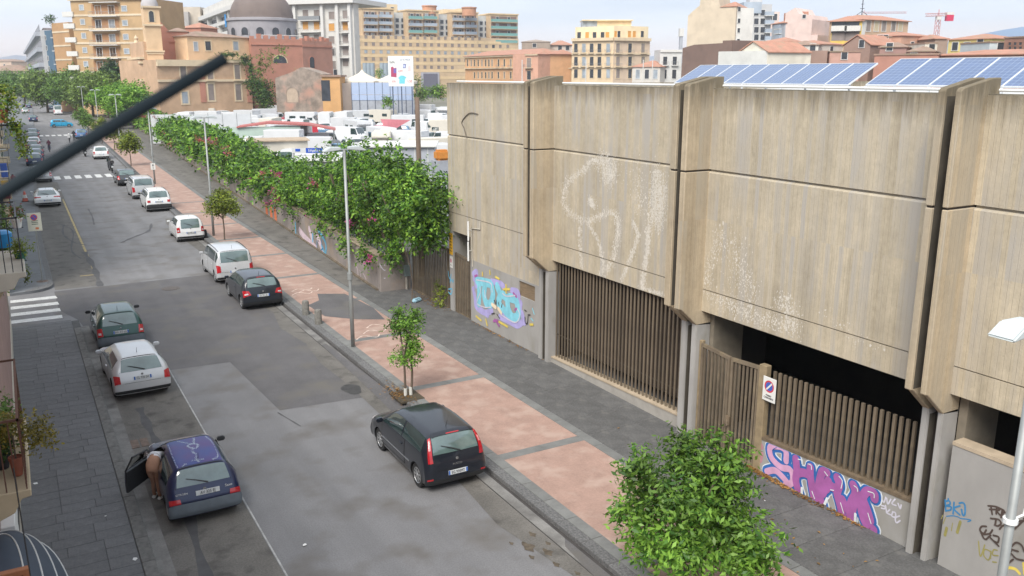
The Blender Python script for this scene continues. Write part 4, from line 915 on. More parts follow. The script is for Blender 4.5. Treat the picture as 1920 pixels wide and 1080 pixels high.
sh = Shape(4.05,1.75,1.50,rg=.40,ws=.95,hb=.96,hf=.93,gl=.10,wsl=.72,roofin=.36)
car('white hatchback beyond the far zebra crossing beside the roundish twin trees', 9.45, at(116.3,sh,.7), Pi2-.03, sh, white, wb=2.55, ro=.7, lamps='block', doors=5, plate_z=.62, group='cars parked along the right kerb')
car('blue hatchback parked on the right just below the dark metal rod', 10.0, 155.5, Pi2-.03, sh, paint('paint_blue', (.10,.20,.40), .3), wb=2.55, ro=.7, lamps='block', doors=5, plate_z=.62, group='cars parked along the right kerb')
t = car('bright cyan hatchback turning across the street in the distance', 9.1, 190, .0, sh, paint('paint_cyan', (.02,.36,.62), .2), wb=2.55, ro=.7, lamps='block', doors=5, plate_z=.62, name='moving_car')
# ---- left side
sh = Shape(3.80,1.63,1.45,rg=.45,ws=.90,hb=.93,hf=.90,gl=.12,wsl=.78,roofin=.345)
car('dark green hatchback parked in front of the silver hatchback on the left', 2.75, at(34.5,sh,.62), Pi2, sh, paint('paint_green', (.012,.060,.050), .3), wb=2.46, ro=.62, wr=.29, spokes=7, lamps='block', doors=5, text='BW 417 HV', plate_z=.74, grey_bumper=grey_tr, group='cars parked along the left kerb')
sh = Shape(4.18,1.69,1.37,rg=.55,ws=1.10,hb=.90,hf=.86,gl=.10,wsl=.80,roofin=.335)
car('silver three door hatchback with wedge shaped red lamps on the left', 2.70, at(28.92,sh,.72), Pi2+.03, sh, silver, wb=2.62, ro=.72, wr=.30, spokes=6, rimm=hubc, lamps='mid', doors=3, text='CL 720 SH', plate_z=.74, rails=False, group='cars parked along the left kerb')
saxo = Shape(3.72,1.62,1.37,rg=.42,ws=.98,hb=.90,hf=.87,gl=.13,wsl=.74,roofin=.345)
navy = paint('paint_navy', (.006,.014,.060), .15)
rm = bpy.data.materials.new('sun_faded_roof'); rm.use_nodes = True; N = rm.node_tree.nodes; Lk = rm.node_tree.links.new; p = N['Principled BSDF']; p.inputs['Roughness'].default_value = .45
tcn = N.new('ShaderNodeTexCoord'); n1 = N.new('ShaderNodeTexNoise'); n1.inputs['Scale'].default_value = 1.4; n1.inputs['Detail'].default_value = 3; Lk(tcn.outputs['Object'], n1.inputs['Vector'])
c1 = N.new('ShaderNodeValToRGB'); c1.color_ramp.elements[0].position = .38; c1.color_ramp.elements[0].color = (.022,.045,.20,1); c1.color_ramp.elements[1].position = .62; c1.color_ramp.elements[1].color = (.060,.032,.16,1)
Lk(n1.outputs['Fac'], c1.inputs[0])
Lk(c1.outputs[0], p.inputs['Base Color'])
SX, SY = 2.92, at(19.74, saxo, .62)
t = car('navy blue three door hatchback with peeling purple roof and open left door', SX, SY, Pi2, saxo, navy, wb=2.39, ro=.62, wr=.28, spokes=6, rimm=hubc, lamps='low', doors=3, text='AV 325 EJ', plate_z=.78, plate_style=1, grey_bumper=grey_tr, roofmat=rm, opened=True, group='cars parked along the left kerb', plate_y=-.06)
for body_, yy, sz in (('CITROEN', .50, .062), ('Saxo', -.53, .085)):
    me = text_mesh(body_, sz, pm('badge_silver', (.6,.6,.6), .4)); me.transform(TR); q = saxo.rear_at(.80); ob('lettering', me, t, (q[0]+.000, yy, .80), (0,.12,0))
# pale peeled edges on the roof
pe = pm('peeled_primer', (.33,.38,.47), .8, .2, 30)
def on_roof(u, v): q = saxo.P([4.05+1.9*u],[4.4+3.2*v])[0]; return (q[0], q[1], q[2]+.0055)
rgp = random.Random(4); mbp = MB(); cntp = 0
PT = [[(.02,.03),(.3,.02),(.6,.04),(.95,.05)], [(.02,.5),(.12,.47),(.25,.5),(.32,.46),(.45,.5)], [(.4,.5),(.42,.56),(.5,.6),(.58,.56),(.6,.5),(.56,.44),(.48,.44),(.42,.5)], [(.6,.5),(.78,.40),(.97,.33)], [(.6,.55),(.8,.58),(.97,.60)], [(.03,.72),(.08,.85),(.22,.93),(.55,.95),(.8,.88),(.97,.85)], [(.0,.2),(.05,.3)], [(.1,.4),(.08,.6)]]
for pts in PT:
    P_ = smooth_pts([(a, b, 0) for a, b in pts], 10)
    for i in range(len(P_)-1):
        for k in range(3):
            u = P_[i].x+rgp.gauss(0,.012); v = P_[i].y+rgp.gauss(0,.010); s_ = rgp.uniform(.006,.014); q = on_roof(min(max(u,0),1), min(max(v,0),1))
            mbp.add([(q[0]+s_*rgp.uniform(.6,1.6)*math.cos(a+.3), q[1]+s_*rgp.uniform(.6,1.4)*math.sin(a+.3), q[2]+.0004+cntp*1e-6) for a in (0,1.25,2.5,3.77,5.03)], [(0,1,2,3,4)]); cntp += 1
o = ob('peeled_flecks', mbp.mesh('peeled_flecks', pe), t); o['kind'] = 'stuff'
# cabin seen through the open doorway
cabm = pm('cabin_cloth', (.045,.047,.055), .95, .2, 6)
ob('cabin_floor', MB().box(-.9,1.0,-.66,.70,.26,.30).box(.98,1.04,-.66,.62,.30,.86).mesh('cabin_floor', cabm), t)
for sy in (.36, -.36):
    se = bevel(MB().box(-.35,.15,sy-.23,sy+.23,.30,.52).prism([(-.40,.50),(-.22,.50),(-.38,1.08),(-.50,1.06)], sy-.22, sy+.22, 'y').mesh('seat', cabm), .03, 2); ob('seat', se, t)
ob('dashboard', bevel(MB().prism([(.62,.55),(.98,.55),(.98,.88),(.70,.86)], -.64, .60, 'y').mesh('dashboard', trim), .02), t)
ob('steering_wheel', MB().tube([(.55+.06*math.sin(a), .36+.18*math.cos(a), .80+.17*math.sin(a)) for a in np.linspace(0, 6.2832, 19)], .015, 6, caps=False).mesh('steering_wheel', trim), t)
# the open door, swung on the front hinges
hx, hy = saxo.P([6.70],[2.2])[0][:2]
dr = ob('door', None, t, (hx, hy, 0), (0, 0, -R(41)))
def shift(me): me.transform(Matrix.Translation((-hx, -hy, 0))); return me
q = [(5.16,1.5),(6.70,1.5),(6.70,3.06),(5.16,3.06)]
ob('door_skin', shift(saxo.patch(q, navy, 'door_skin', .006, 8, 6)), dr)
inn = saxo.patch(q, trim, 'door_lining', -.05, 8, 6); ob('door_lining', shift(inn), dr)
Pf = [Vector(saxo.P([u],[v])[0]) for u, v in ((5.18,3.06),(5.24,3.9),(6.1,3.92),(6.68,3.1))]
ob('window_frame', shift(MB().tube(Pf, .022, 6).mesh('window_frame', trim)), dr)
gth = bpy.data.materials.new('door_glass'); gth.use_nodes = True; pp = gth.node_tree.nodes['Principled BSDF']; pp.inputs['Base Color'].default_value = (.8,.86,.85,1); pp.inputs['Roughness'].default_value = .02; pp.inputs['Transmission Weight'].default_value = 1; pp.inputs['IOR'].default_value = 1.05
ob('side_window', shift(MB().add([tuple(v) for v in Pf], [(0,1,2,3)]).mesh('side_window', gth)), dr)
mm = bevel(MB().box(-.05,.06,-.09,.09,-.055,.06).mesh('mirror', trim), .02, 2); qq = saxo.P([6.6],[3.1])[0]; ob('mirror', mm, dr, (qq[0]-hx, abs(qq[1])+.10-hy, qq[2]+.06))
# ---- further cars on the left
coupe = Shape(4.30,1.84,1.30,rg=1.05,ws=1.15,hb=.88,hf=.84,gl=.30,wsl=.75,roofin=.32)
t = car('white sports coupe with thin red lamps parked on the left', 2.03, at(76.3,coupe,.9), Pi2, coupe, white, wb=2.47, ro=.90, wr=.32, spokes=5, rimm=alloy, lamps='slim', doors=5, text='FY 370 GR', plate_z=.55, group='cars parked along the left kerb')
hb_ = Shape(4.0,1.72,1.47,rg=.45,ws=.95,hb=.95,hf=.92,gl=.10,wsl=.72,roofin=.355)
car('silver hatchback half hidden under the dark rod on the left', 2.25, 95.2, Pi2, sh_s, silver, wb=2.55, ro=.7, lamps='block', doors=5, plate_z=.66, group='cars parked along the left kerb')
far_lab = ['first dark blue car in the distant left row, nearest the rod', 'second dark car in the distant left row with a pale blue roof reflection', 'third dark car in the distant left row', 'dark red car in the distant left row behind the pale one', 'pale silver car in the distant left row', 'grey car high in the distant left row beside the hanging plant', 'farthest dark car of the distant left row']
navy2 = paint('paint_navy2', (.02,.035,.09), .3)
base_far = car(far_lab[0], 2.20, 111.5, Pi2-.02, hb_, navy2, wb=2.5, ro=.7, lamps='block', doors=5, plate_z=.62, group='cars parked along the left kerb', detail=False)
cols = [navy2, navy2, paint('paint_black', (.014,.018,.026), .2), paint('paint_maroon', (.12,.02,.025), .3), silver, paint('paint_dark_grey', (.055,.058,.062), .4), navy2]
for k, (x, y) in enumerate([(2.5,118),(2.75,124.5),(2.6,133),(2.95,140),(3.2,152),(3.5,162)]):
    c_ = copy_tree(base_far); c_.location = (x, y, 0); c_['label'] = far_lab[k+1]
    for ch in c_.children:
        if ch.name.startswith('body'): ch.data = ch.data.copy(); ch.data.materials[0] = cols[k+1]
wv = Shape(5.0,1.95,2.3,rg=.14,ws=.75,hb=1.25,hf=1.2,gl=.05,wsl=.55,roofin=.44)
car('white van standing beyond the cyan car under the street trees', 11.5, 250, Pi2-.03, wv, white, wb=3.1, ro=.9, wr=.33, lamps='block', doors=3, plate_z=.62, cat='van', name='parked_van', detail=False)
# far traffic seen past the hanging plant
for k, (x, y) in enumerate([(5.0,215),(4.6,262),(6.2,300),(11.6,285)]):
    c_ = copy_tree(base_far); c_.location = (x, y, 0); c_['label'] = ['dark car queuing on the left under the far street trees','tiny dark car in the far street behind the queue','tiny car at the far end of the street between the trees','tiny car parked right of the far tree trunk'][k]
    if k == 1:
        for ch in c_.children:
            if ch.name.startswith('body'): ch.data = ch.data.copy(); ch.data.materials[0] = silver

# ---- two wheelers and small figures
def figure(name, label, loc, rz, joints, edges, radii, mats, cat='person', root=0, sub=2, parts=None):
    t = thing(name, label, cat, loc, rz)
    me = bpy.data.meshes.new('body'); me.from_pydata(joints, edges, []); me.materials.append(mats[0])
    o = ob('body', me, t); sk = o.modifiers.new('s', 'SKIN'); sk.use_smooth_shade = True
    for i, r_ in enumerate(radii):
        v = me.skin_vertices[0].data[i]; v.radius = r_ if isinstance(r_, tuple) else (r_, r_); v.use_root = (i == root)
    sb_ = o.modifiers.new('d', 'SUBSURF'); sb_.levels = sub; sb_.render_levels = sub
    bpy.context.view_layer.update()
    nm = bpy.data.meshes.new_from_object(o.evaluated_get(bpy.context.evaluated_depsgraph_get())); nm.name = 'body'
    o.modifiers.clear(); o.data = nm; nm.materials.clear()
    for m in mats: nm.materials.append(m)
    nm.polygons.foreach_set('use_smooth', [True]*len(nm.polygons))
    return t, o
skin = pm('skin', (.42,.235,.155), .6, .08, 8); skin_d = pm('skin_legs', (.33,.175,.115), .6, .12, 6)  # leg skin is a darker copy with the shadow on the legs painted in
shirt = pm('shirt_white', (.74,.74,.76), .85, .05, 9, .2, 30); shorts = pm('shorts_tan', (.41,.225,.145), .85, .08, 7, .2, 40); shoe = pm('shoe_white', (.65,.65,.62), .7, .08)
# person leaning far into the blue car: local +y is the direction they bend towards
J = [(0,0,.90), (.0,.10,1.00), (.0,.30,1.02), (.0,.48,.96), (.0,.58,.90), (.0,.68,.86), (.0,.78,.83),   # pelvis .. spine, neck, head
     (.16,.50,.93), (.24,.55,.74), (.20,.74,.62), (.19,.83,.58), (-.16,.50,.93), (-.24,.56,.74), (-.22,.76,.62), (-.21,.85,.58),
     (.085,-.02,.80), (.060,.05,.50), (.085,-.01,.11), (.085,.10,.045), (-.085,-.02,.80), (-.050,.07,.50), (-.07,.09,.11), (-.07,.20,.045)]
E_ = [(0,1),(1,2),(2,3),(3,4),(4,5),(5,6),(3,7),(7,8),(8,9),(9,10),(3,11),(11,12),(12,13),(13,14),(0,15),(15,16),(16,17),(17,18),(0,19),(19,20),(20,21),(21,22)]
RR = [(.185,.155),(.15,.13),(.15,.115),(.16,.11),.06,.085,.095,.07,.047,.037,.034,.07,.047,.037,.034,(.115,.12),.062,.040,.038,(.115,.12),.062,.040,.038]
pt, pb = figure('person', 'person in white top and tan shorts leaning into the open blue car', (2.06, 20.93, 0), -.40, J, E_, RR, [skin_d, shirt, shorts, skin])
me = pb.data
for f in me.polygons:
    c_ = f.center
    if c_.y > .15 and c_.z > .80 and c_.y < .55: f.material_index = 1
    elif c_.z > .58 and c_.y < .16: f.material_index = 2
    elif c_.y >= .55: f.material_index = 3
ob('shirt_hem', MB().tube([(.155*math.cos(a), .155+.03*math.sin(a), 1.005+.135*math.sin(a)) for a in np.linspace(0,6.2832,19)], .014, 6, caps=False).mesh('shirt_hem', shirt), pt)
hd = bpy.data.meshes.new('hair'); bm = bmesh.new(); bmesh.ops.create_icosphere(bm, subdivisions=3, radius=.112); bm.to_mesh(hd); bm.free(); hd.materials.append(pm('hair_dark', (.03,.02,.015), .7)); hd.polygons.foreach_set('use_smooth', [True]*len(hd.polygons))
ob('hair', hd, pt, (0,.79,.86))
for sx, jx, jy in ((.10,.085,-.01),(-.085,-.07,.09)):
    ob('shoe', smooth_by_angle(bevel(MB().box(-.045,.045,-.06,.19,.0,.075).mesh('shoe', shoe), .025, 2), 60), pt, (jx, jy, 0))
    for k in range(5):   # fingers on the seat edge
        pass
for sx, hyy in ((.19,.83),(-.21,.85)):
    for k in range(5):
        b0 = Vector((sx-.03+.017*k, hyy+.015, .575)); l = (.05,.065,.07,.065,.05)[k]
        if k == 0: pts = [b0+Vector((-.005,-.03,0)), b0+Vector((-.03,.0,-.01)), b0+Vector((-.035,.03,-.02))]
        else: pts = [b0, b0+Vector((0,l*.6,-.005)), b0+Vector((0,l,-.03))]
        ob('finger', MB().tube(pts, [.011,.0095,.008], 6).mesh('finger', skin), pt)
# rider on a scooter / cyclist and walkers, far down the street
def small_person(label, x, y, rz, top, leg, seated=False, name='person'):
    if seated: J = [(0,0,.85),(0,.05,1.15),(0,.08,1.35),(0,.10,1.48),(0,.12,1.62),(.17,.10,1.33),(.22,.28,1.10),(.17,.46,1.05),(-.17,.10,1.33),(-.22,.28,1.10),(-.17,.46,1.05),(.10,.22,.80),(.12,.28,.45),(.12,.24,.28),(-.10,.22,.80),(-.12,.20,.42),(-.12,.26,.22)]
    else: J = [(0,0,.92),(0,.0,1.2),(0,.0,1.40),(0,0,1.50),(0,.02,1.66),(.18,0,1.38),(.22,.0,1.10),(.22,.1,.88),(-.18,0,1.38),(-.22,-.02,1.10),(-.22,-.06,.86),(.09,.1,.80),(.09,.18,.48),(.09,.16,.06),(-.09,-.04,.80),(-.09,-.08,.48),(-.09,-.22,.08)]
    E_ = [(0,1),(1,2),(2,3),(3,4),(2,5),(5,6),(6,7),(2,8),(8,9),(9,10),(0,11),(11,12),(12,13),(0,14),(14,15),(15,16)]
    RR = [.14,.14,.16,.06,.11,.07,.045,.04,.07,.045,.04,.09,.06,.045,.09,.06,.045]
    t, o = figure(name, label, (x, y, 0), rz, J, E_, RR, [top, leg, pm('hair_dark', (.03,.02,.015), .7)], sub=1)
    for f in o.data.polygons:
        f.material_index = 1 if f.center.z < .9 else (2 if f.center.z > 1.56 else 0)
    return t
blackc = pm('cloth_black', (.03,.03,.035), .9); whitec = pm('cloth_white', (.6,.6,.6), .9); redc = pm('cloth_red', (.25,.04,.05), .9); blued = pm('cloth_denim', (.10,.12,.18), .9)
small_person('person in a dark hooded top riding up the middle of the street', 4.45, 130, 0, pm('cloth_maroon', (.10,.03,.05), .9), blued, True)
def bicycle(label, x, y, rz):
    t = thing('bicycle', label, 'bicycle', (x, y, 0), rz)
    for yy in (-.5,.55): ob('wheel', MB().tube([(0,yy+.33*math.cos(a),.34+.33*math.sin(a)) for a in np.linspace(0,6.2832,21)], .025, 6, caps=False).tube([(-.04,yy,.34),(.04,yy,.34)], .03, 6).mesh('wheel', rubber), t)
    ob('frame', MB().tube([(0,-.5,.34),(0,-.05,.30),(0,.35,.78),(0,.55,.34)], .022, 6).tube([(0,-.05,.3),(0,-.18,.80)], .02, 6).tube([(0,.35,.78),(0,-.16,.74)], .02, 6).tube([(0,.35,.78),(0,.33,1.0)], .018, 6).mesh('frame', blk), t)
    ob('saddle', bevel(MB().box(-.07,.07,-.32,-.06,.78,.85).mesh('saddle', blk), .02), t)
    ob('handlebar', MB().tube([(-.28,.28,1.02),(0,.34,1.0),(.28,.28,1.02)], .015, 6).mesh('handlebar', blk), t)
bicycle('black bicycle ridden by the hooded person in the street', 4.45, 130, 0)
small_person('person in black standing at the blue car', 8.6, 149, 0, blackc, blackc)
small_person('person in a white shirt crossing beside the blue car', 7.7, 144, .4, whitec, blackc)
small_person('person in red on the left pavement beyond the sign', -.1, 86, 0, redc, whitec)
def scooter(label, x, y, rz, m):
    t = thing('scooter', label, 'scooter', (x, y, 0), rz)
    for yy in (-.62,.62): ob('wheel', MB().lathe([(.12,-.05),(.24,-.06),(.25,0),(.24,.06),(.12,.05)], 18, axis='x').mesh('wheel', rubber), t, (0,yy,.25))
    ob('body', smooth_by_angle(bevel(MB().prism([(-.85,.55),(-.8,.78),(-.1,.74),(.05,.40),(.35,.36),(.5,.95),(.62,.95),(.58,.30),(.1,.22),(-.5,.30)], -.17, .17, 'x').mesh('body', m), .05, 2), 50), t)
    ob('seat', smooth_by_angle(bevel(MB().box(-.14,.14,-.82,-.12,.76,.88).mesh('seat', blk), .05, 2), 50), t)
    ob('windshield', MB().box(-.2,.2,.58,.60,.95,1.32).mesh('windshield', glass), t)
    ob('handlebar', MB().tube([(-.32,.42,1.0),(0,.52,1.02),(.32,.42,1.0)], .02, 6).mesh('handlebar', blk), t)
    ob('tail_box', smooth_by_angle(bevel(MB().box(-.2,.2,-1.1,-.72,.86,1.18).mesh('tail_box', m), .05, 2), 50), t)
    ob('number_plate', MB().box(-.1,.1,-1.0,-.99,.45,.62).mesh('number_plate', plate_w), t)
scooter('black scooter with top box parked just beyond the far zebra crossing', 8.95, 101, .1, pm('scooter_black', (.03,.03,.035), .4, coat=.5))
scooter('black scooter parked against the left side of the far white hatchback', 8.0, 121, 0, pm('scooter_black', (.03,.03,.035), .4, coat=.5))
o = thing('traffic_cone', 'red and white cone standing on the left pavement edge near the coupe', 'cone', (.55,79,.12)); ob('cone', MB().lathe([(.22,.03),(.06,.8),(.0,.82)], 14).mesh('cone', pm('cone_red', (.6,.14,.10), .6)), o); ob('stripe', MB().lathe([(.166,.28),(.112,.54)], 14).mesh('stripe', pm('litter_white', (.7,.7,.68), .8, .1)), o, (0,0,0), (0,0,0), (1.05,1.05,1)); ob('base', MB().box(-.27,.27,-.27,.27,0,.03).mesh('base', rubber), o)
# ================================================================== TREES, HEDGE, OLD WALL
lf_or = leafmat('leaf_orange_tree', (.035,.10,.012), (.165,.30,.042))
lf_yel = leafmat('leaf_yellowish', (.09,.14,.012), (.22,.26,.03), (.30,.24,.03))
lf_bou = leafmat('leaf_bougainvillea', (.06,.17,.018), (.25,.43,.055), trans=.38)
lf_dark = leafmat('leaf_dark', (.022,.060,.012), (.06,.13,.025))
lf_mid = leafmat('leaf_mid', (.06,.13,.02), (.15,.26,.045))
lf_olive = leafmat('leaf_olive', (.07,.12,.02), (.18,.27,.045))
petal = leafmat('petal_magenta', (.30,.03,.16), (.50,.07,.26)); petal_r = leafmat('petal_red', (.30,.05,.05), (.42,.12,.08))
bark = pm('bark', (.13,.10,.075), .95, .3, 6, .5, 30, stretch=(1,1,.3))
bark_p = pm('bark_pale', (.24,.20,.15), .95, .3, 6, .4, 30)
limew = pm('lime_wash', (.6,.6,.56), .9, .1)
def tree(name, label, x, y, blobs, n, size, leaf, trunk, cat='tree', group=None, seed=1, z0=.12, **k):
    t = thing(name, label, cat, (x, y, z0), 0, group)
    ob('crown', leaves_mesh('crown', blobs, n, size, leaf, seed, **k), t)
    ob('trunk', trunk.mesh('trunk', bark, True), t)
    return t
def limbs(base_r, h0, blobs, seed=1, n=6, lean=(0,0), stems=1, spread=.12):
    rg = random.Random(seed); mb = MB()
    for s_ in range(stems):
        a = 6.28*s_/max(stems,1); bx, by = (spread*math.cos(a), spread*math.sin(a)) if stems > 1 else (0,0)
        mb.tube(smooth_pts([(bx,by,-.05),(bx*1.4+.03,by*1.2,h0*.5),(bx*1.2+lean[0],by*1.5+lean[1],h0)], 3), [base_r*(1-.35*i/6) for i in range(7)], 8)
        for k in range(n):
            b = rg.choice(blobs); c_ = Vector(b[0])+Vector([rg.uniform(-.5,.5)*q for q in b[1]])
            st = Vector((bx*1.2+lean[0],by*1.5+lean[1],h0*rg.uniform(.82,1)))
            mb.tube(smooth_pts([st, st.lerp(c_, .5)+Vector((0,0,.08*h0)), c_], 3), [base_r*(.55-.4*i/6) for i in range(7)], 5)
    return mb
# big orange tree in the foreground
B1 = [((0,0,2.05),(1.12,1.05,.72)),((-.30,.95,1.62),(.62,.60,.50)),((.45,-.75,1.5),(.80,.75,.52)),((-.35,-.35,1.35),(.85,.8,.42)),((.25,.55,2.75),(.50,.42,.48)),((.45,-.25,2.85),(.48,.45,.46)),((-.55,.95,2.45),(.36,.34,.36)),((.6,-1.05,1.15),(.55,.42,.3)),((-.75,.45,1.15),(.5,.55,.32)),((-.75,1.1,1.45),(.25,.22,.18)),((.75,.1,2.1),(.6,.6,.6))]
tree('orange_tree', 'large leafy dark green orange tree in the foreground on the red paving', 10.42, 11.35, B1, 14500, .135, lf_or, limbs(.075,1.0,B1,3,7,stems=2), seed=4, group='young trees along the right pavement', shell=.80, aspect=.40, droop=.35)
B2 = [((-.02,0,2.35),(.48,.5,.36)),((.25,-.15,2.62),(.24,.24,.30)),((-.12,.25,2.70),(.22,.24,.30)),((.0,.05,1.30),(.50,.55,.25)),((.1,-.05,1.85),(.22,.26,.34)),((.15,-.25,1.65),(.26,.22,.22)),((-.25,.3,2.25),(.3,.3,.25))]
t = tree('orange_tree', 'slim young tree with two leaf tiers behind the dark blue car', 9.98, 24.05, B2, 3800, .095, lf_or, limbs(.045,1.5,B2,7,5,stems=2,spread=.09), seed=9, group='young trees along the right pavement', shell=.8)
for a in (0, 3.14): ob('trunk_base', MB().lathe([(.055,.0),(.052,.28)], 10).mesh('trunk_base', limew), t, (.09*math.cos(a),.09*math.sin(a),0))
ob('tree_pit', MB().box(-.45,.35,-.5,.5,-.02,.032).mesh('tree_pit', pm('soil', (.07,.055,.035), .95, .3, 9, .5, 20)), t)
B3 = [((0,0,2.30),(.92,.95,.62)),((-.5,.2,1.9),(.55,.55,.4)),((.5,-.3,1.95),(.55,.5,.42)),((.1,.1,2.85),(.5,.5,.32))]
tree('orange_tree', 'round yellowish green tree beside the small white city car', 10.72, 54.2, B3, 4200, .14, lf_yel, limbs(.05,1.4,B3,5,5), seed=12, group='young trees along the right pavement', shell=.7)
for k, (x, y, lab, sc) in enumerate([(11.35,104.5,'yellow green tree standing just past the far zebra crossing',1.15),(12.1,128,'yellow green tree just above the dark rod on the right pavement',1.1),(11.75,141,'round yellow green tree between the rod and the blue car',1.15),(11.3,158,'dark green clipped tree farther along beside the far lamp posts',1.1),(11.8,176,'dark green tree right of the cyan car',1.25)]):
    BB = [(tuple(v*sc for v in c_), tuple(v*sc for v in r_)) for c_, r_ in B3]
    tree('orange_tree', lab, x, y, BB, 2200, .26, lf_yel if k < 3 else lf_mid, limbs(.06,1.5,BB,5,4), seed=20+k, group='young trees along the right pavement', shell=.7)
# big street trees where the street narrows
def bigtree(label, x, y, h, r, leaf, seed, n=5000, size=.55, hz=None):
    rg = random.Random(seed); BB = [((rg.uniform(-.45,.45)*r, rg.uniform(-.45,.45)*r, h*rg.uniform(.50,.78)), (r*rg.uniform(.5,.75), r*rg.uniform(.5,.75), h*rg.uniform(.20,.28))) for _ in range(7)]
    return tree('street_tree', label, x, y, BB, n, size, leaf, limbs(.32,h*.38,BB,seed,6), seed=seed, z0=0, group='big trees at the far end of the street', shell=.6)
L_ = ['feathery olive green tree hanging over the middle of the far street','dark green round tree left of the olive one','broad green tree before the blue striped facade','olive green tree in front of the orange wing of the tall block','olive tree in front of the tall yellow block','yellow green tree below the balconies of the yellow block','bright green tree left of the church front','bright green bush like tree at the foot of the church tower','small green tree at the far left end of the street','dark conifer like tree before the balconies of the tall block']
for k, (px, py, d, h, r, lf) in enumerate([(88,196,228,10.2,5.6,lf_olive),(45,178,280,10.8,6.5,lf_mid),(108,160,330,15,10,lf_bou),(140,200,222,11.8,6.4,lf_mid),(172,190,205,10.8,6.2,lf_olive),(200,195,198,11.0,6.2,lf_olive),(222,205,170,8.6,5.6,lf_bou),(250,210,160,7.4,4.6,lf_bou),(10,160,330,11,7,lf_mid),(211,150,202,13.0,2.4,lf_dark)]):
    q = far(px, py, d); bigtree(L_[k], q.x, q.y, h, r, lf, 40+k, n=9000, size=.70 if d > 200 else .50)
# ---- old wall
stone = pm('old_wall', (.245,.215,.20), .95, .22, 1.0, .4, 14, world=True, spots=((.33,.26,.20), .7, .5, .75), detail=8)
ow = thing('old_wall', 'long low pinkish grey rendered wall under the bougainvillea with graffiti', 'wall', (14.18,37.39,0))
A_w, B_w = Vector((14.18,37.39,0)), Vector((19.1,137,0)); du = (B_w-A_w).normalized(); wang = math.atan2(du.y, du.x); ow.rotation_euler[2] = wang; Lw = (B_w-A_w).length+60
ob('wall', bevel(MB().box(0,Lw,-.35,0,0,1.75).mesh('wall', stone), .03), ow); ob('coping', bevel(MB().box(-.05,Lw,-.40,.05,1.755,1.85).mesh('coping', pm('wall_cap', (.27,.22,.16), .95, .3, 2, .3, 20, world=True)), .02), ow)
ob('wall_end', bevel(MB().box(-.32,0.0,-1.50,-.0,0,1.80).mesh('wall_end', stone), .03), ow); ob('coping', bevel(MB().box(-.37,.0,-1.52,.05,1.805,1.90).mesh('coping', MATS['wall_cap']), .02), ow)
ob('kerb_edge', MB().box(0,Lw,.0,.10,.0,.22).mesh('kerb_edge', pm('wall_foot', (.15,.12,.085), .95, .3, 3, world=True)), ow)
def onwall(px, py):
    r_ = sight(px, py); n_ = Vector((-du.y, du.x, 0)); t_ = (A_w-Vector((0,0,CAMH))).dot(n_)/r_.dot(n_); q = Vector((0,0,CAMH))+r_*t_
    return ((q-A_w).dot(du), q.z)
def wlayer(strokes, w, off, m):
    mb = MB()
    for i, s_ in enumerate(strokes): ribbon(mb, [onwall(a, b) for a, b in s_], w, 0)
    # ribbon makes X=const sheets with (y,z); turn them onto the wall face
    mb.v = [(y, -x+off, z) for x, y, z in mb.v]
    ob('graffiti_stroke', mb.mesh('graffiti_stroke', m), ow)
K5 = crop(480, 380, 6.0)
wlayer([K5(p) for p in ([(120,80),(130,180),(160,270)],[(170,90),(180,220),(200,290)],[(215,110),(225,200),(235,300)])], .75, .004, gm['orange'])
wlayer([K5([(80,140),(95,200)])], .4, .010, gm['green']); wlayer([K5([(95,180),(110,240)]), K5([(165,180),(170,250)])], .10, .012, gm['black'])
wlayer([K5(p) for p in ([(490,310),(560,400),(680,520)],[(600,300),(640,440)],[(690,380),(760,560)])], .45, .004, gm['pale'])
wlayer([K5(p) for p in ([(445,230),(450,340),(452,450)],[(640,360),(640,430)],[(700,310),(750,380),(790,480),(780,610)],[(600,530),(630,560)],[(740,480),(770,560),(775,620)])], .22, .012, gm['skyb'])
wlayer([K5(p) for p in ([(690,430),(685,560)],[(560,480),(620,500),(655,590)],[(740,380),(742,470)],[(735,530),(755,515)])], .09, .018, gm['navy'])
wlayer([K5(p) for p in ([(1100,580),(1120,620)],[(1110,700),(1140,740),(1150,820)],[(1170,760),(1180,830)],[(1210,800),(1240,860)])], .05, .006, gm['pale'])
wlayer([K5([(940,560),(1010,600)])], .25, .006, pm('spray_moss', (.22,.26,.18), .9, .1, 3, world=True))
# looping tag on the short return of the wall (faces the camera)
mb = MB(); Yr = 37.07
def onret(px, py): r_ = sight(px, py); t_ = (Yr)/r_.y; q = Vector((0,0,CAMH))+r_*t_; return (q.x, q.z)
K6 = crop(480, 270, 4.0)
for s_ in ([(1370+0,660+0)],):
    pass
for s_ in ([(1390,690),(1420,740),(1450,760),(1470,720),(1440,700)],[(1440,850),(1490,840),(1500,800),(1560,790),(1600,760)],[(1610,760),(1640,740),(1660,780),(1640,830),(1600,830),(1600,780)],[(1560,850),(1600,880),(1640,850),(1650,900),(1600,930)],[(1500,900),(1560,950),(1620,940),(1590,990)],[(1460,800),(1470,870),(1530,920)],[(1640,900),(1680,920),(1600,960)]):
    ribbon(mb, [onret(*p) for p in K5(s_)], .035, 0)
mb.v = [(y-14.18, (Yr-37.39)-.012+x, z) for x, y, z in mb.v]
rt = ob('graffiti_tag', mb.mesh('graffiti_tag', gm['lilac']), ow); rt.rotation_euler[2] = -wang
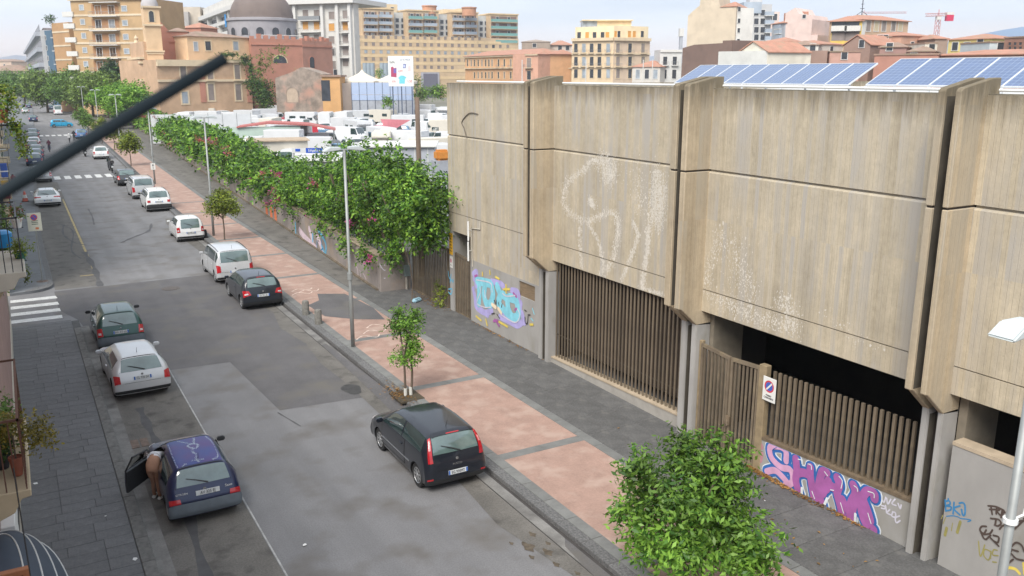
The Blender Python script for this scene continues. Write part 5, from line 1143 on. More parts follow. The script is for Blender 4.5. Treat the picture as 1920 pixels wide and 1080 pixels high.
# ---- bougainvillea spilling over the wall, and its wilder continuation
def wallp(s, off): q = A_w+du*s+Vector((du.y,-du.x,0))*off; return q
rgb = random.Random(11)
prof = [(-4.5,5.6,1.9),(-2,6.0,1.9),(0,6.1,2.0),(3,6.2,2.1),(7,5.8,2.1),(12,4.7,2.0),(17,3.9,2.0),(22,3.7,2.0),(28,3.9,2.0),(36,4.1,2.0),(48,4.3,2.0),(62,4.3,1.9),(78,4.1,1.9),(95,3.7,1.8),(112,3.6,1.6)]
def htop(s): return float(np.interp(s, [p[0] for p in prof], [p[1] for p in prof]))
groups = [(-4.5,6,'dense bright green bougainvillea nearest the concrete building hanging over the wall end',26000,.20,0), (6,20,'middle stretch of bougainvillea with magenta flowers over the painted wall',22000,.22,1), (20,48,'far stretch of leafy green hedge over the wall behind the lamp posts',20000,.34,2), (48,135,'farthest stretch of hedge with reddish flowers running to the church',20000,.58,3)]
for s0, s1, lab, n, sz, sd in groups:
    bl = []; s = s0
    while s < s1:
        h = htop(s); step = 1.1 if s < 20 else 2.0 if s < 50 else 4.0
        for row in range(3):
            zb = 2.15 if s > 1 else 3.3; hz = zb+(h-zb)*(row+.35)/2.9; of = (-.55, .3, .9)[2-row] + rgb.uniform(-.4,.4)
            if row == 2: of = .6+rgb.uniform(-.2,1.2)
            q = wallp(s+rgb.uniform(-.5,.5)*step, of); bl.append(((q.x,q.y,hz),(rgb.uniform(.7,1.2)*(1+.2*(step>2)),rgb.uniform(.8,1.2)*max(1,step*.6),rgb.uniform(.55,.95))))
        if rgb.random() < .42 and s > 0:      # trailing over the wall face
            q = wallp(s+rgb.uniform(-.5,.5), -.45); dr_ = rgb.uniform(.3,.8); bl.append(((q.x,q.y,1.95-.2*dr_),(.36,.45*max(1,step*.5),dr_*.8)))
        for _k in range(2 if step < 1.5 else 1):        # sprigs above the mass
            q = wallp(s, rgb.uniform(0,1)); q = wallp(s+rgb.uniform(-.6,.6), rgb.uniform(-.3,1.2)); bl.append(((q.x,q.y,h+rgb.uniform(.2,.6)),(.13,.15,rgb.uniform(.3,.65))))
        s += step*.62
    if sd == 0: bl += [((15.6,33.6,4.2),(.75,1.0,.8)),((15.9,32.9+.9,4.8),(.6,.8,.9)),((15.2,35.4,3.9),(.9,1.2,1.0)),((14.6,36.6,2.6),(.55,.7,1.2)),((14.7,36.2,2.1),(.35,.3,1.0)),((16.6,34.5,5.2),(1.0,1.0,.6))]
    t = thing('bougainvillea', lab, 'hedge', (0,0,0), 0, 'bougainvillea along the old wall')
    ob('foliage', leaves_mesh('foliage', bl, int(n*(1.6,1.35,1.3,1.3)[sd]), sz*.85, lf_bou, 60+sd, shell=.8, mats=[lf_bou, lf_dark], mfrac=.34, droop=.7, aspect=.5), t)
    fb = []; 
    for k in range({0:4,1:6,2:6,3:16}[sd]):
        s = rgb.uniform(s0+1, s1); q = wallp(s, rgb.uniform(-1.1,-.3)); fb.append(((q.x,q.y,rgb.uniform(1.7,4.2)),(.18*(1+sd*.25),.22*(1+sd*.25),.16*(1+sd*.25))))
    fl_ = ob('flowers', leaves_mesh('flowers', fb, 60*len(fb), .11*(1+.3*sd), petal if sd < 3 else petal_r, 80+sd, mats=[petal, petal_r], mfrac=.15+.25*sd), t); fl_['kind'] = 'stuff'
    mb = MB()
    for k in range(14):
        s = rgb.uniform(s0, s1); q = wallp(s, .6); e_ = wallp(s+rgb.uniform(-1,1), rgb.uniform(-.6,.8)); mb.tube(smooth_pts([(q.x,q.y,0),(q.x,q.y,1.8),(e_.x,e_.y,htop(s)*.85)], 3), .03, 5)
    ob('stems', mb.mesh('stems', bark), t)
# brown barred gate between wall end and concrete building, its post box
g4 = gate('gate', 'brown barred vehicle gate closing the gap left of the concrete building', (15.68,36.7), (15.72,32.95), .1, 2.85, 2.75, 22)
ob('brace', MB().tube([(0,.02,3.25),(1.9,.02,3.55),(3.7,.02,3.7)], .03, 6).mesh('brace', bar_m), g4)
o = thing('utility_box', 'small grey green electrical box on a pale pipe beside the brown gate', 'box', (15.45,36.95,0)); ob('box', bevel(MB().box(-.14,.14,-.1,.1,.78,1.30).mesh('box', pm('box_grey', (.22,.27,.27), .6, .1)), .02), o); ob('pipe', MB().tube([(-.03,0,0),(-.03,0,.78)], .055, 8).tube([(.08,0,1.3),(.08,0,2.1)], .03, 6).mesh('pipe', pm('pipe_pale', (.42,.39,.34), .8)), o)
tree('weed', 'yellow green weed growing at the foot of the brown gate', 15.45, 33.3, [((0,0,.45),(.22,.35,.45)),((0,.2,.8),(.12,.15,.3))], 500, .10, lf_yel, MB().tube([(0,0,0),(0,.05,.6)], .015, 5), cat='plant', seed=3)
# fallen leaves along the foot of the wall
def litter_leaves(name, label, pts, m, sz=.07):
    rg = random.Random(5); mb = MB()
    for x, y, rx, ry, n, z in pts:
        for k in range(n):
            a = rg.gauss(x, rx); b = rg.gauss(y, ry); an = rg.random()*6; s_ = sz*rg.uniform(.5,1.2); h = z+rg.uniform(.003,.03)
            c_, d_ = math.cos(an)*s_, math.sin(an)*s_
            mb.add([(a-c_,b-d_,h),(a+d_*.5,b-c_*.5,h+.012),(a+c_,b+d_,h+.004),(a-d_*.5,b+c_*.5,h+.012)], [(0,1,2,3)])
    o = ob(name, mb.mesh(name, m)); tag(o, label, 'leaves', kind='stuff')
lfm = leafmat('fallen_leaf', (.16,.07,.02), (.33,.19,.06))
litter_leaves('fallen_leaves', 'dry orange leaves gathered along the foot of the low graffiti wall', [(15.55,14.4,.06,.35,260,.14),(15.5,13.3,.05,.5,120,.14),(15.55,12.0,.04,.4,70,.14),(15.55,28,.04,1.2,90,.14),(9.75,24.4,.2,.5,160,.15),(13.8,13.0,.5,1.5,40,.14),(15.45,34.5,.2,1.0,200,.14)], lfm, .05)

# ================================================================== STREET FURNITURE
pole_m = pm('pole_galvanised', (.30,.315,.31), .55, .12, 3, metal=.35)
lamp_w = pm('lamp_housing', (.50,.54,.54), .4, .03)
def lamp(label, x, y, band=None, h=7.38, sg=True, r=.075):
    t = thing('street_lamp', label, 'street lamp', (x, y, .1), 0, 'twin headed street lamps along the right pavement')
    ob('pole', MB().tube([(0,0,0),(0,0,2.2),(0,0,2.3),(0,0,h-.1)], [r,r,r*.8,r*.66], 12).mesh('pole', pole_m, True), t)
    ob('base', MB().lathe([(.16,0),(.15,.02),(.09,.03)], 14).mesh('base', pole_m), t)
    ob('collar', MB().lathe([(r+.02,2.6),(r+.02,2.85)], 12).mesh('collar', pole_m if band is None else wht), t)
    ob('arm', MB().tube([(-.35,0,h-.08),(.35,0,h-.08)], .03, 6).mesh('arm', pole_m), t)
    for s_ in (-1, 1):
        hd_ = smooth_by_angle(bevel(MB().prism([(.16*s_,h-.08),(.75*s_,h-.14),(.78*s_,h-.11),(.55*s_,h+.03),(.16*s_,h+.02)][::s_], -.16, .16, 'y').mesh('lamp_head', lamp_w), .02, 2), 40)
        ob('lamp_head', hd_, t)
    return t
lamp('street lamp with tall pole rising beside the two stone bollards', 10.2, 29.75)
lamp('street lamp whose pole stands behind the round yellowish tree', 10.43, 55.9)
t = lamp('street lamp carrying a small white arrow sign near the grey saloon', 11.2, 85.8, h=6.9)
sg_ = ob('sign_plate', MB().box(-.2,.2,-.02,.0,1.35,1.95).mesh('sign_plate', sgn_w), t, (-.05,-.09,0)); ob('arrow', MB().box(-.02,.02,-.025,-.021,1.45,1.82).prism([(-.08,1.72),(.08,1.72),(0,1.88)], -.026, -.0255, 'y').mesh('arrow', ink), sg_)
for lab, x, y in (('nearest of the three street lamps before the far trees', 12.2, 121.7), ('middle of the three street lamps before the far trees', 13.0, 158.9), ('farthest of the three street lamps before the far trees', 13.8, 198.5)): lamp(lab, x, y)
t = lamp('street lamp cut by the right edge of the picture', 10.2, 5.41, h=7.12)
ob('clamp', MB().lathe([(.088,4.50),(.088,4.56)], 12).tube([(0,.0,4.53),(.18,-.05,4.58),(.2,-.05,4.66)], .015, 6).mesh('clamp', wht), t)
# bollards
bolm = pm('bollard_stone', (.17,.165,.15), .9, .25, 9, .3, 40)
for x, y, lab in ((10.0,35.0,'far one of the two short stone bollards by the kerb'),(10.02,33.35,'near one of the two short stone bollards by the kerb')):
    tag(ob('bollard', smooth_by_angle(MB().lathe([(.15,0),(.145,.56),(.12,.62),(.05,.64)], 16).mesh('bollard', bolm), 40), None, (x,y,.11)), lab, 'bollard', 'stone bollards')
# no parking board on the left pavement
t = thing('parking_sign', 'cream no parking board with purple disc on a thin pole', 'sign', (.60,47.4,.12))
ob('pole', MB().tube([(0,0,0),(0,0,3.35)], .032, 8).mesh('pole', pole_m), t)
b_ = ob('board', bevel(MB().box(-.31,.29,-.03,0,2.50,3.38).mesh('board', pm('sign_cream', (.60,.60,.50), .6, .06)), .01), t, (0,-.035,0))
mb = MB(); mb.add([(-.01+.15*math.cos(6.2832*k/20), -.032, 3.17+.15*math.sin(6.2832*k/20)) for k in range(20)], [list(range(20))]); ob('emblem', mb.mesh('emblem', red_i), b_)
mb = MB(); mb.add([(-.01+.115*math.cos(6.2832*k/20), -.034, 3.17+.115*math.sin(6.2832*k/20)) for k in range(20)], [list(range(20))]); ob('emblem', mb.mesh('emblem', blue_i), b_)
ob('emblem', MB().prism([(-.10,3.24),(-.08,3.27),(.08,3.10),(.06,3.07)], -.036, -.0355, 'y').mesh('emblem', red_i), b_)
for z in (2.98,2.90,2.82): ob('text_line', MB().box(-.14,.14,-.0335,-.031,z,z+.035).mesh('text_line', pm('ink_green', (.12,.16,.12), .7)), b_)
ob('emblem', MB().box(.0,.14,-.0335,-.031,2.58,2.68).mesh('emblem', pm('sign_orange', (.6,.2,.08), .6)), b_)
ob('footing', MB().lathe([(.28,0),(.25,.015)], 12).mesh('footing', pm('rust_stain', (.14,.10,.08), .9, .3, 6)), t)
# wooden pole
o = ob('wooden_pole', MB().tube([(0,0,0),(0,0,4),(-.02,0,8.9)], [.14,.13,.11], 10).mesh('wooden_pole', pm('old_wood', (.14,.10,.075), .95, .25, 4, .3, 20, stretch=(1,1,.1)), True), None, (17.2,39.2,0)); tag(o, 'weathered brown wooden pole rising behind the hedge', 'pole')
# ---- solar arrays on the roof
cell = bpy.data.materials.new('solar_cells'); cell.use_nodes = True; N = cell.node_tree.nodes; Lk = cell.node_tree.links.new; p = N['Principled BSDF']; p.inputs['Roughness'].default_value = .18; p.inputs['Coat Weight'].default_value = .8; p.inputs['Coat Roughness'].default_value = .08
tcn = N.new('ShaderNodeTexCoord'); br = N.new('ShaderNodeTexBrick'); br.offset = 0; br.inputs['Color1'].default_value = (.06,.105,.22,1); br.inputs['Color2'].default_value = (.065,.115,.245,1); br.inputs['Mortar'].default_value = (.22,.30,.44,1)
br.inputs['Scale'].default_value = 1; br.inputs['Mortar Size'].default_value = .005; br.inputs['Brick Width'].default_value = .158; br.inputs['Row Height'].default_value = .158; Lk(tcn.outputs['Object'], br.inputs['Vector']); Lk(br.outputs[0], p.inputs['Base Color'])
frame_w = pm('panel_frame', (.66,.68,.70), .35, .02, metal=.3)
def solar(label, x0, z0, ya, n, pitch=1.0, tilt=27):
    t = thing('solar_array', label, 'solar panels', (x0, ya, z0), 0, 'solar arrays on the concrete building roof')
    # local: x up the slope, y along
    base = MB().box(.02,1.58,.02,pitch-.03,0,.03).mesh('solar_panel', cell)
    fr_ = MB().box(0,1.6,0,.025,-.01,.04).box(0,1.6,pitch-.03,pitch-.005,-.01,.04).box(0,.025,.026,pitch-.031,-.01,.04).box(1.575,1.6,.026,pitch-.031,-.01,.04).mesh('frame', frame_w)
    for k in range(n):
        pn = ob('solar_panel', base, t, (0, -pitch*(k+1), 0), (0, -R(tilt), 0)); ob('frame', fr_, pn)
    ob('rail', MB().box(.1,.16,-pitch*n,0,-.10,-.04).box(1.1,1.16,-pitch*n,0,-.12+1.1*math.tan(R(tilt))*0,-.05).mesh('rail', frame_w), t)
    for k in range(0, n+1, 2): ob('support', MB().box(-.02,.03,-pitch*k-.03,-pitch*k+.03,-.35,0).box(1.25,1.30,-pitch*k-.03,-pitch*k+.03,-.35,.60).mesh('support', frame_w), t)
solar('long row of blue solar panels on the roof behind the middle bay', 24.9, 9.60, 29.6, 9)
solar('row of larger looking solar panels at the right above the gate bay', 21.4, 9.66, 17.1, 11)

# ================================================================== LEFT FACADE (the viewer's side of the street)
pinkw = pm('pink_render', (.36,.235,.20), .9, .12, 1.2, world=True); beige = pm('beige_render', (.47,.38,.25), .9, .12, 1.5, world=True); creamw = pm('cream_render', (.50,.46,.38), .9, .12, 1.5, world=True)
lb = thing('left_building', 'pink rendered house at the left edge with balconies over the slabs', 'building', (-.82,0,0))
ob('wall', MB().box(-8,0,-6,38.8,0,9.0).mesh('wall', pinkw), lb); ob('corner_trim', MB().box(-.02,.03,38.62,38.82,0,9).mesh('corner_trim', creamw), lb)
ob('plinth', MB().box(0,.035,-6,38.6,0,.55).mesh('plinth', creamw), lb)
iron_r = pm('rusty_railing', (.12,.055,.035), .8, .2, 6); iron_b = pm('iron_black', (.035,.035,.04), .6, .1)
def balcony(y0, y1, z, depth, slabm, railm, par, gap=.12, h=1.0, x=0):
    b = ob('balcony', bevel(MB().prism([(x,z-.42),(x+depth-.22,z-.30),(x+depth-.12,z-.12),(x+depth,z-.10),(x+depth,z),(x,z)], y0, y1, 'y').mesh('balcony', slabm), .012), par)
    mb = MB().box(x,x+depth-.03,y0+.02,y0+.05,z+h-.03,z+h).box(x+depth-.06,x+depth-.03,y0+.02,y1-.02,z+h-.03,z+h).box(x,x+depth-.03,y1-.05,y1-.02,z+h-.03,z+h).box(x+depth-.055,x+depth-.035,y0+.02,y1-.02,z+.08,z+.10)
    ob('handrail', mb.mesh('handrail', railm), b)
    bar = MB().box(-.008,.008,-.008,.008,z+.0,z+h-.03).mesh('baluster', railm); n = int((y1-y0)/gap)
    for k in range(n+1): ob('baluster', bar, b, (x+depth-.045, y0+.035+(y1-y0-.07)*k/n, 0))
    for k in range(1, int(depth/gap)): ob('baluster', bar, b, (x+k*gap, y0+.035, 0))
    return b
balcony(12.4, 15.3, 4.62, .52, beige, iron_r, lb)
balcony(21.0, 26.5, 5.6, .46, beige, iron_b, lb); balcony(17.8, 20.2, 6.5, .80, creamw, iron_b, lb); balcony(28, 32, 5.6, .46, beige, iron_b, lb)
ob('shutter_box', bevel(MB().box(0,.20,14.2,17.6,2.55,3.30).mesh('shutter_box', sgn_w), .01), lb)
ob('ventilator', MB().box(.2,.205,15.3,16.3,2.62,2.85).mesh('ventilator', blk), lb)
# second building beyond the side street with its clutter of balconies
lb2 = thing('left_building', 'cream house beyond the side street with cluttered balconies', 'building', (-.82,45.4,0))
ob('wall', MB().box(-8,0,0,150,0,10).mesh('wall', creamw), lb2)
for k, (a, b, z, dp) in enumerate([(0.5,4,3.6,.55),(0.5,4,6.9,.55),(8,12,3.6,.6),(8,12,6.9,.6),(17,21,3.6,.6),(17,21,6.9,.6),(30,35,3.6,.7),(30,35,6.9,.7),(45,50,3.6,.8),(45,50,6.9,.8)]): balcony(a, b, z, dp, beige, iron_b, lb2, gap=.25)
for k in range(14): ob('window', MB().box(0,.05,6+k*9,7.2+k*9,1,2.6).box(0,.05,6+k*9,7.2+k*9,5,6.8).mesh('window', pm('shutter_green', (.07,.12,.09), .7, .1)), lb2)
# awning of dark segments with white piping
aw = thing('awning', 'rounded dark grey awning with white piping at the bottom left corner', 'awning', (-.82,11.15,3.05))
awm = pm('awning_canvas', (.045,.060,.085), .75, .12, 2); awm2 = pm('awning_canvas_inner', (.085,.09,.09), .8, .12, 2)
def awn(a, u):   # a: 0..1 from the lower hoop up, u: 0..1 along the hoop
    th = math.pi*u; return Vector((.90*(1-.80*a-.20*a**8)*math.sin(th)**.6, -(3.55-2.1*a)*math.cos(th), 1.0*math.sin(a*1.5708)-.25))
nu, na = 24, 16; V = [tuple(awn(.999*j/na, i/nu)) for j in range(na+1) for i in range(nu+1)]
F = [(j*(nu+1)+i, j*(nu+1)+i+1, (j+1)*(nu+1)+i+1, (j+1)*(nu+1)+i) for j in range(na) for i in range(nu)]
ob('canvas', MB().add(V, F).mesh('canvas', awm, True), aw)
for a in (0, .24, .50, .76): ob('piping', MB().tube([awn(a, i/30)*1.004 for i in range(31)], .011, 5).mesh('piping', sgn_w), aw)
# wooden frame in the very corner, near plants
o = thing('trellis', 'orange wooden frame corner at the bottom left edge', 'frame', (-.36,9,5.23)); ob('rail', bevel(MB().box(-.5,.03,-.04,.04,.0,.06).mesh('rail', pm('wood_orange', (.36,.14,.06), .7, .15, 8)), .006), o); ob('post', bevel(MB().box(-.03,.03,-.04,.04,-.5,-.001).mesh('post', MATS['wood_orange']), .006), o)
ob('netting', MB().box(-.5,-.03,-.01,.01,-.5,-.0).mesh('netting', pm('netting_dark', (.04,.045,.03), .9, .3, 20)), o)
terra = pm('terracotta', (.30,.10,.06), .85, .12, 6)
def potplant(label, x, y, z, r, h, blobs, n, size, leaf, potm=None, cat='plant', mats=None, mfrac=None):
    t = thing('potted_plant', label, cat, (x, y, z)); ob('pot', smooth_by_angle(MB().lathe([(r*.7,0),(r,h*.85),(r*1.1,h*.86),(r*1.1,h),(r*.95,h),(r*.9,h*.9)], 16).mesh('pot', potm or terra), 40), t)
    ob('foliage', leaves_mesh('foliage', blobs, n, size, leaf, int(x*100+y*7)+500, mats=mats, mfrac=mfrac, shell=.8), t)
    ob('stems', MB().tube([(0,0,h*.8),(0,0,blobs[0][0][2])], .012, 5).mesh('stems', bark), t); return t
lf_aut = leafmat('leaf_autumn', (.16,.15,.02), (.36,.28,.04), (.45,.20,.03))
potplant('terracotta pot with wide yellow leaved plant on the rusty balcony', -.44, 12.95, 4.63, .085, .27, [((.12,.1,.62),(.32,.35,.24)),((.34,.0,.48),(.20,.30,.28)),((-.15,.3,.6),(.2,.3,.2))], 1500, .055, lf_aut)
potplant('smaller terracotta pot at the back corner of the rusty balcony', -.58, 14.3, 4.63, .12, .30, [((0,0,.5),(.22,.5,.26)),((0,-.6,.45),(.2,.4,.24))], 1100, .06, lf_mid)
potplant('dark pot with spiky leaves on the rusty balcony near the rail', -.62, 13.3, 4.63, .11, .24, [((0,0,.42),(.18,.3,.22))], 500, .07, lf_dark, pm('pot_black', (.03,.03,.035), .7))
potplant('white hanging planter with red flowering plant over the left pavement', -.06, 20.0, 6.98, .10, .2, [((0,0,.30),(.16,.18,.13)),((-.05,.05,.4),(.1,.1,.07))], 500, .05, lf_mid, sgn_w, mats=[lf_mid, petal_r], mfrac=.35)
potplant('green hanging planter with trailing plant below the white one', -.08, 19.2, 6.45, .11, .18, [((0,0,.28),(.22,.24,.14)),((.08,-.02,-.25),(.05,.06,.22))], 700, .05, lf_yel, pm('pot_green', (.03,.14,.10), .6))
for x, y, z in ((-.06,20.0,6.98),(-.08,19.2,6.45)): ob('bracket', MB().tube([(x-.8,y,z+.0),(x+.1,y,z+.0)], .01, 5).mesh('bracket', iron_b), lb, (.82,0,0))
potplant('red pot at the top left edge with an overhanging yellow green shrub', -.04, 12.0, 9.44, .07, .15, [((.05,.0,.22),(.13,.16,.20)),((.13,.05,-.10),(.07,.12,.16)),((.17,.05,-.33),(.035,.08,.14)),((.0,.1,.36),(.10,.15,.10))], 1500, .045, lf_yel, mats=[lf_yel, lf_dark], mfrac=.4)
ob('bracket', MB().tube([(-.8,12,9.41),(.12,12,9.41)], .012, 5).mesh('bracket', iron_b), lb, (.82,0,0))
t = thing('balcony_hedge', 'mossy green creeper covering the balcony rail at the left edge', 'plant', (-.45,24,6.0)); ob('foliage', leaves_mesh('foliage', [((.02,y,z),(.13,.8,.35)) for y in (-2.5,-1.5,-.5,.5,1.5,2.4) for z in (-.15,.35)], 6000, .07, lf_olive, 77, mats=[lf_olive, lf_dark], mfrac=.4), t)
o = ob('blue_barrel', smooth_by_angle(MB().lathe([(.20,0),(.22,.1),(.22,.28),(.16,.33),(.05,.34)], 18).mesh('blue_barrel', pm('blue_plastic', (.01,.22,.50), .4, .05)), 40), None, (-.40,20.6,6.52)); tag(o, 'bright blue plastic tub on the balcony at the left edge', 'tub')
for k, (y, z) in enumerate(((60,6.4),(52,6.2),(46.5,5.6))):
    o = ob('washing_line', MB().box(0,.62,-.02,.02,0,.05).mesh('washing_line', sgn_w), None, (-.82,y,z)); tag(o, ['topmost of the white brackets sticking out at the left edge','middle one of the white brackets sticking out at the left edge','lowest of the white brackets sticking out at the left edge'][k], 'bracket')
for k, (y, z, m, h) in enumerate(((50,5.0,blue_i,.7),(44.5+2,4.9,pm('cloth_yellow', (.7,.42,.03), .8),.3),(46.2,4.4,redc,.35))):
    o = ob('hanging_cloth', bevel(MB().box(0,.30,-.04,.04,0,h).mesh('hanging_cloth', m), .02), None, (-.55,y,z)); tag(o, ['blue cloth hanging from a balcony at the left edge','yellow cloth hanging above the red one at the left edge','red cloth hanging at the left edge'][k], 'cloth')
# the dark rod that crosses the view: fixed to the facade beside the camera station
rd = Vector((-.022,1.60,9.815)); tp = Vector((.350,1.640,10.0264)); dd = (tp-rd)
st = rd-dd*1.6
o = ob('metal_rod', MB().tube([st, tp], [.0135,.0108], 20).mesh('metal_rod', pm('rod_grey', (.010,.017,.022), .7, .1, 5, spec=.25), True)); tag(o, 'dark grey metal rod sticking out across the upper left of the view', 'rod')
cb2 = ob('hanging_cable', MB().tube([(-.30,8.0,6.75),(-.29,7.9,6.0),(-.28,7.8,5.2)], .006, 5).mesh('hanging_cable', blk)); tag(cb2, 'thin black cable hanging in front of the awning', 'cable')
# ================================================================== PARKING LOT BEYOND THE WALL
ob('parking_ground', MB().add([(17,33,-.01+.012),(150,33,.002),(210,250,.002),(21,250,.002)], [(0,1,2,3)]).mesh('parking_ground', ground_m), g)
vwhite = pm('van_white', (.60,.61,.62), .4, .05, 1, rand=.10, coat=.2); vcream = pm('van_cream', (.62,.58,.50), .5, .05, 1, rand=.08); vgrey = pm('van_grey', (.33,.35,.37), .4, .08, 1, rand=.3, coat=.3)
vred = pm('van_red', (.38,.05,.07), .5, .1, 1); vblue = pm('car_blue', (.10,.20,.33), .4, .1, 1, rand=.3, coat=.4)
van_sh = Shape(5.2,1.98,2.35,rg=.12,ws=.70,hb=1.25,hf=1.25,gl=.04,wsl=.55,roofin=.45,nose=.2)
car_sh = Shape(4.1,1.72,1.48,rg=.42,ws=.95,hb=.95,hf=.92,gl=.10,wsl=.72,roofin=.36)
tyl = MB().lathe([(.20,-.11),(.33,-.12),(.34,0),(.33,.12),(.20,.11)], 14, axis='y').mesh('wheel', rubber)
def light_vehicle(shp, col, name, cat):
    t = thing(name, 'x', cat, (0,0,0)); me = shp.body(col, 3, 2); smooth_by_angle(me, 45); ob('body', me, t)
    ob('windscreen', shp.patch([(6.93,4.25),(6.93,7.75),(6.10,7.75),(6.10,4.25)], glass, 'windscreen', .012, 5, 4), t)
    ob('rear_window', shp.patch([(3.10,4.5),(3.10,7.5),(3.82,7.6),(3.82,4.4)], glass_r, 'rear_window', .012, 5, 4), t)
    a0 = 5.55 if shp.H > 2 else 4.25
    ob('side_window', shp.patch([(a0,3.14),(6.8,3.14),(6.12,3.86),(a0,3.86)], glass, 'side_window', .012, 5, 3, True), t)
    ob('number_plate', MB().box(-shp.L/2-.03,-shp.L/2-.01,-.26,.26,.55,.66).mesh('number_plate', plate_w), t)
    for ax in (-shp.L/2+.8, shp.L/2-.85):
        for sd in (1,-1): ob('wheel', tyl, t, (ax, sd*(shp.W/2-.1), .33))
    return t
def box_truck(col, name='parked_truck'):
    t = thing(name, 'x', 'truck', (0,0,0))
    ob('cargo_box', bevel(MB().box(-3.2,1.1,-1.1,1.1,.75,3.05).mesh('cargo_box', col), .03), t)
    cb = MB().prism([(1.2,.45),(3.0,.45),(3.05,1.15),(2.75,1.45),(2.35,2.25),(1.2,2.3)], -.98, .98, 'y').mesh('cab', col); ob('cab', smooth_by_angle(bevel(cb, .06, 2), 50), t)
    ob('windscreen', MB().add([(2.765,-.85,1.47),(2.765,.85,1.47),(2.40,.8,2.18),(2.40,-.8,2.18)], [(0,1,2,3)]).mesh('windscreen', glass), t, (.02,0,.01))
    ob('side_window', MB().box(1.5,2.35,-.99,-.985,1.4,2.05).box(1.5,2.35,.985,.99,1.4,2.05).mesh('side_window', glass), t)
    ob('chassis', MB().box(-3.1,2.8,-.5,.5,.45,.7).mesh('chassis', trim), t)
    for ax in (-2.1, 2.1):
        for sd in (1,-1): ob('wheel', tyl, t, (ax, sd*.95, .36))
    return t
def camper(col):
    t = thing('camper_van', 'x', 'camper', (0,0,0))
    sh_ = MB().prism([(-3.1,.45),(2.9,.45),(3.0,1.1),(2.7,1.35),(2.3,1.9),(2.75,2.3),(2.6,2.85),(-3.1,2.85)], -1.1, 1.1, 'y').mesh('body', col); ob('body', smooth_by_angle(bevel(sh_, .07, 2), 50), t)
    ob('windscreen', MB().add([(2.72,-.85,1.37),(2.72,.85,1.37),(2.36,.85,1.88),(2.36,-.85,1.88)], [(0,1,2,3)]).mesh('windscreen', glass), t, (.03,0,.01))
    ob('side_window', MB().box(-2.2,-1.0,-1.11,-1.105,1.6,2.15).box(-.2,.9,-1.11,-1.105,1.6,2.15).box(-2.2,-1.0,1.105,1.11,1.6,2.15).box(1.2,2.2,1.105,1.11,1.35,1.85).box(1.2,2.2,-1.11,-1.105,1.35,1.85).mesh('side_window', glass), t)
    for ax in (-2.0, 2.0):
        for sd in (1,-1): ob('wheel', tyl, t, (ax, sd*.95, .36))
    return t
rowno = [0, 0]
ORD = ['first','second','third','fourth','fifth','sixth','seventh','eighth','ninth','tenth','eleventh','twelfth','thirteenth','fourteenth','fifteenth','sixteenth','seventeenth','eighteenth','nineteenth','twentieth','21st','22nd','23rd','24th','25th','26th','27th']
PROTO = [light_vehicle(van_sh, vwhite, 'parked_van', 'van'), box_truck(vwhite), camper(vwhite), light_vehicle(car_sh, vgrey, 'parked_car', 'car'), light_vehicle(car_sh, vwhite, 'parked_car', 'car'), camper(vcream), light_vehicle(car_sh, vblue, 'parked_car', 'car'), light_vehicle(van_sh, vred, 'parked_van', 'van')]
PL = [('white panel van','white vans packed in the parking lot'),('white box truck','white box trucks in the parking lot'),('white camper','campers in the parking lot'),('grey car','grey cars in the parking lot'),('white car','white cars in the parking lot'),('cream camper','cream campers in the parking lot'),('blue car','blue cars in the parking lot'),('dark red van','red vans in the parking lot')]
used = [False]*8; rgl = random.Random(21)
def put(k, x, y, rz, s=1):
    t = PROTO[k] if not used[k] else copy_tree(PROTO[k]); used[k] = True
    t.location = (x, y, 0); t.rotation_euler = (0,0,rz); rowno[1] += 1; t['label'], t['group'] = PL[k]; t['label'] += ', %s from left in %s row of the lot beyond the hedge' % (ORD[rowno[1]-1], ORD[rowno[0]]); t.scale = (s,s,s)
    return t
rows = [(66,1.0),(74,1.1),(83,1.0),(92,.9),(101,1.1),(110,1.0),(119,.9),(128,1.0),(137,1.1),(147,1.0),(157,1.0),(168,1.1),(179,1.0),(191,1.0),(203,1.05)]
for ri_, (d, _) in enumerate(rows):
    px = 300 if d > 120 else 440 if d > 90 else 560
    px += rgl.uniform(0, 30); rowno[:] = [ri_, 0]
    while px < (860 if d < 150 else 1010):
        q = far(px, 300, d); dd_ = d
        kk = rgl.choices([0,1,2,3,4,5,6,7], [30,9,12,7,20,7,4,1] if d > 80 else [8,0,0,5,14,0,4,0])[0]
        if 570 < px < 850 and 62 < d < 88: px += 30; continue
        if (q-Vector((17.5+(q.y-40)*.05,q.y,q.z))).x > 1.5 and not (d < 105 and px < 640 and kk in (1,2)):
            rz = rgl.choice((0, math.pi, -1.57, 1.57, -.5, 2.6, 2.2)) + rgl.uniform(-.15,.15) + (-YAW if ri_ % 2 else 0)
            put(kk, q.x, q.y, rz, rgl.uniform(.94,1.06))
        px += rgl.uniform(3.3, 5.2)*1630/d*(.85 if abs(math.sin(0)) else 1)
def shed(name, label, px, py, d, w, dp, z, m, roofm, rz, cat='shed', ribs=0, slope=0., open_front=False):
    q = far(px, py, d); t = thing(name, label, cat, (q.x, q.y, 0), rz)
    ob('wall', MB().box(0,w,0,dp,0,z).mesh('wall', m), t)
    ob('roof', MB().prism([(-.2,z+.01),(w+.2,z+.01+slope),(w+.2,z+.12+slope),(-.2,z+.12)], -.3, dp+.3, 'y').mesh('roof', roofm), t)
    for k in range(ribs): ob('panel_rib', MB().box(w*(k+.5)/ribs-.03,w*(k+.5)/ribs+.03,-.03,-.002,.1,z-.1).mesh('panel_rib', roofm), t)
    return t
shgrey = pm('shed_grey', (.36,.38,.42), .7, .08, 1, spots=((.28,.29,.32), 1, .5, .7)); shroof = pm('shed_roof', (.60,.60,.57), .7, .08, 1)
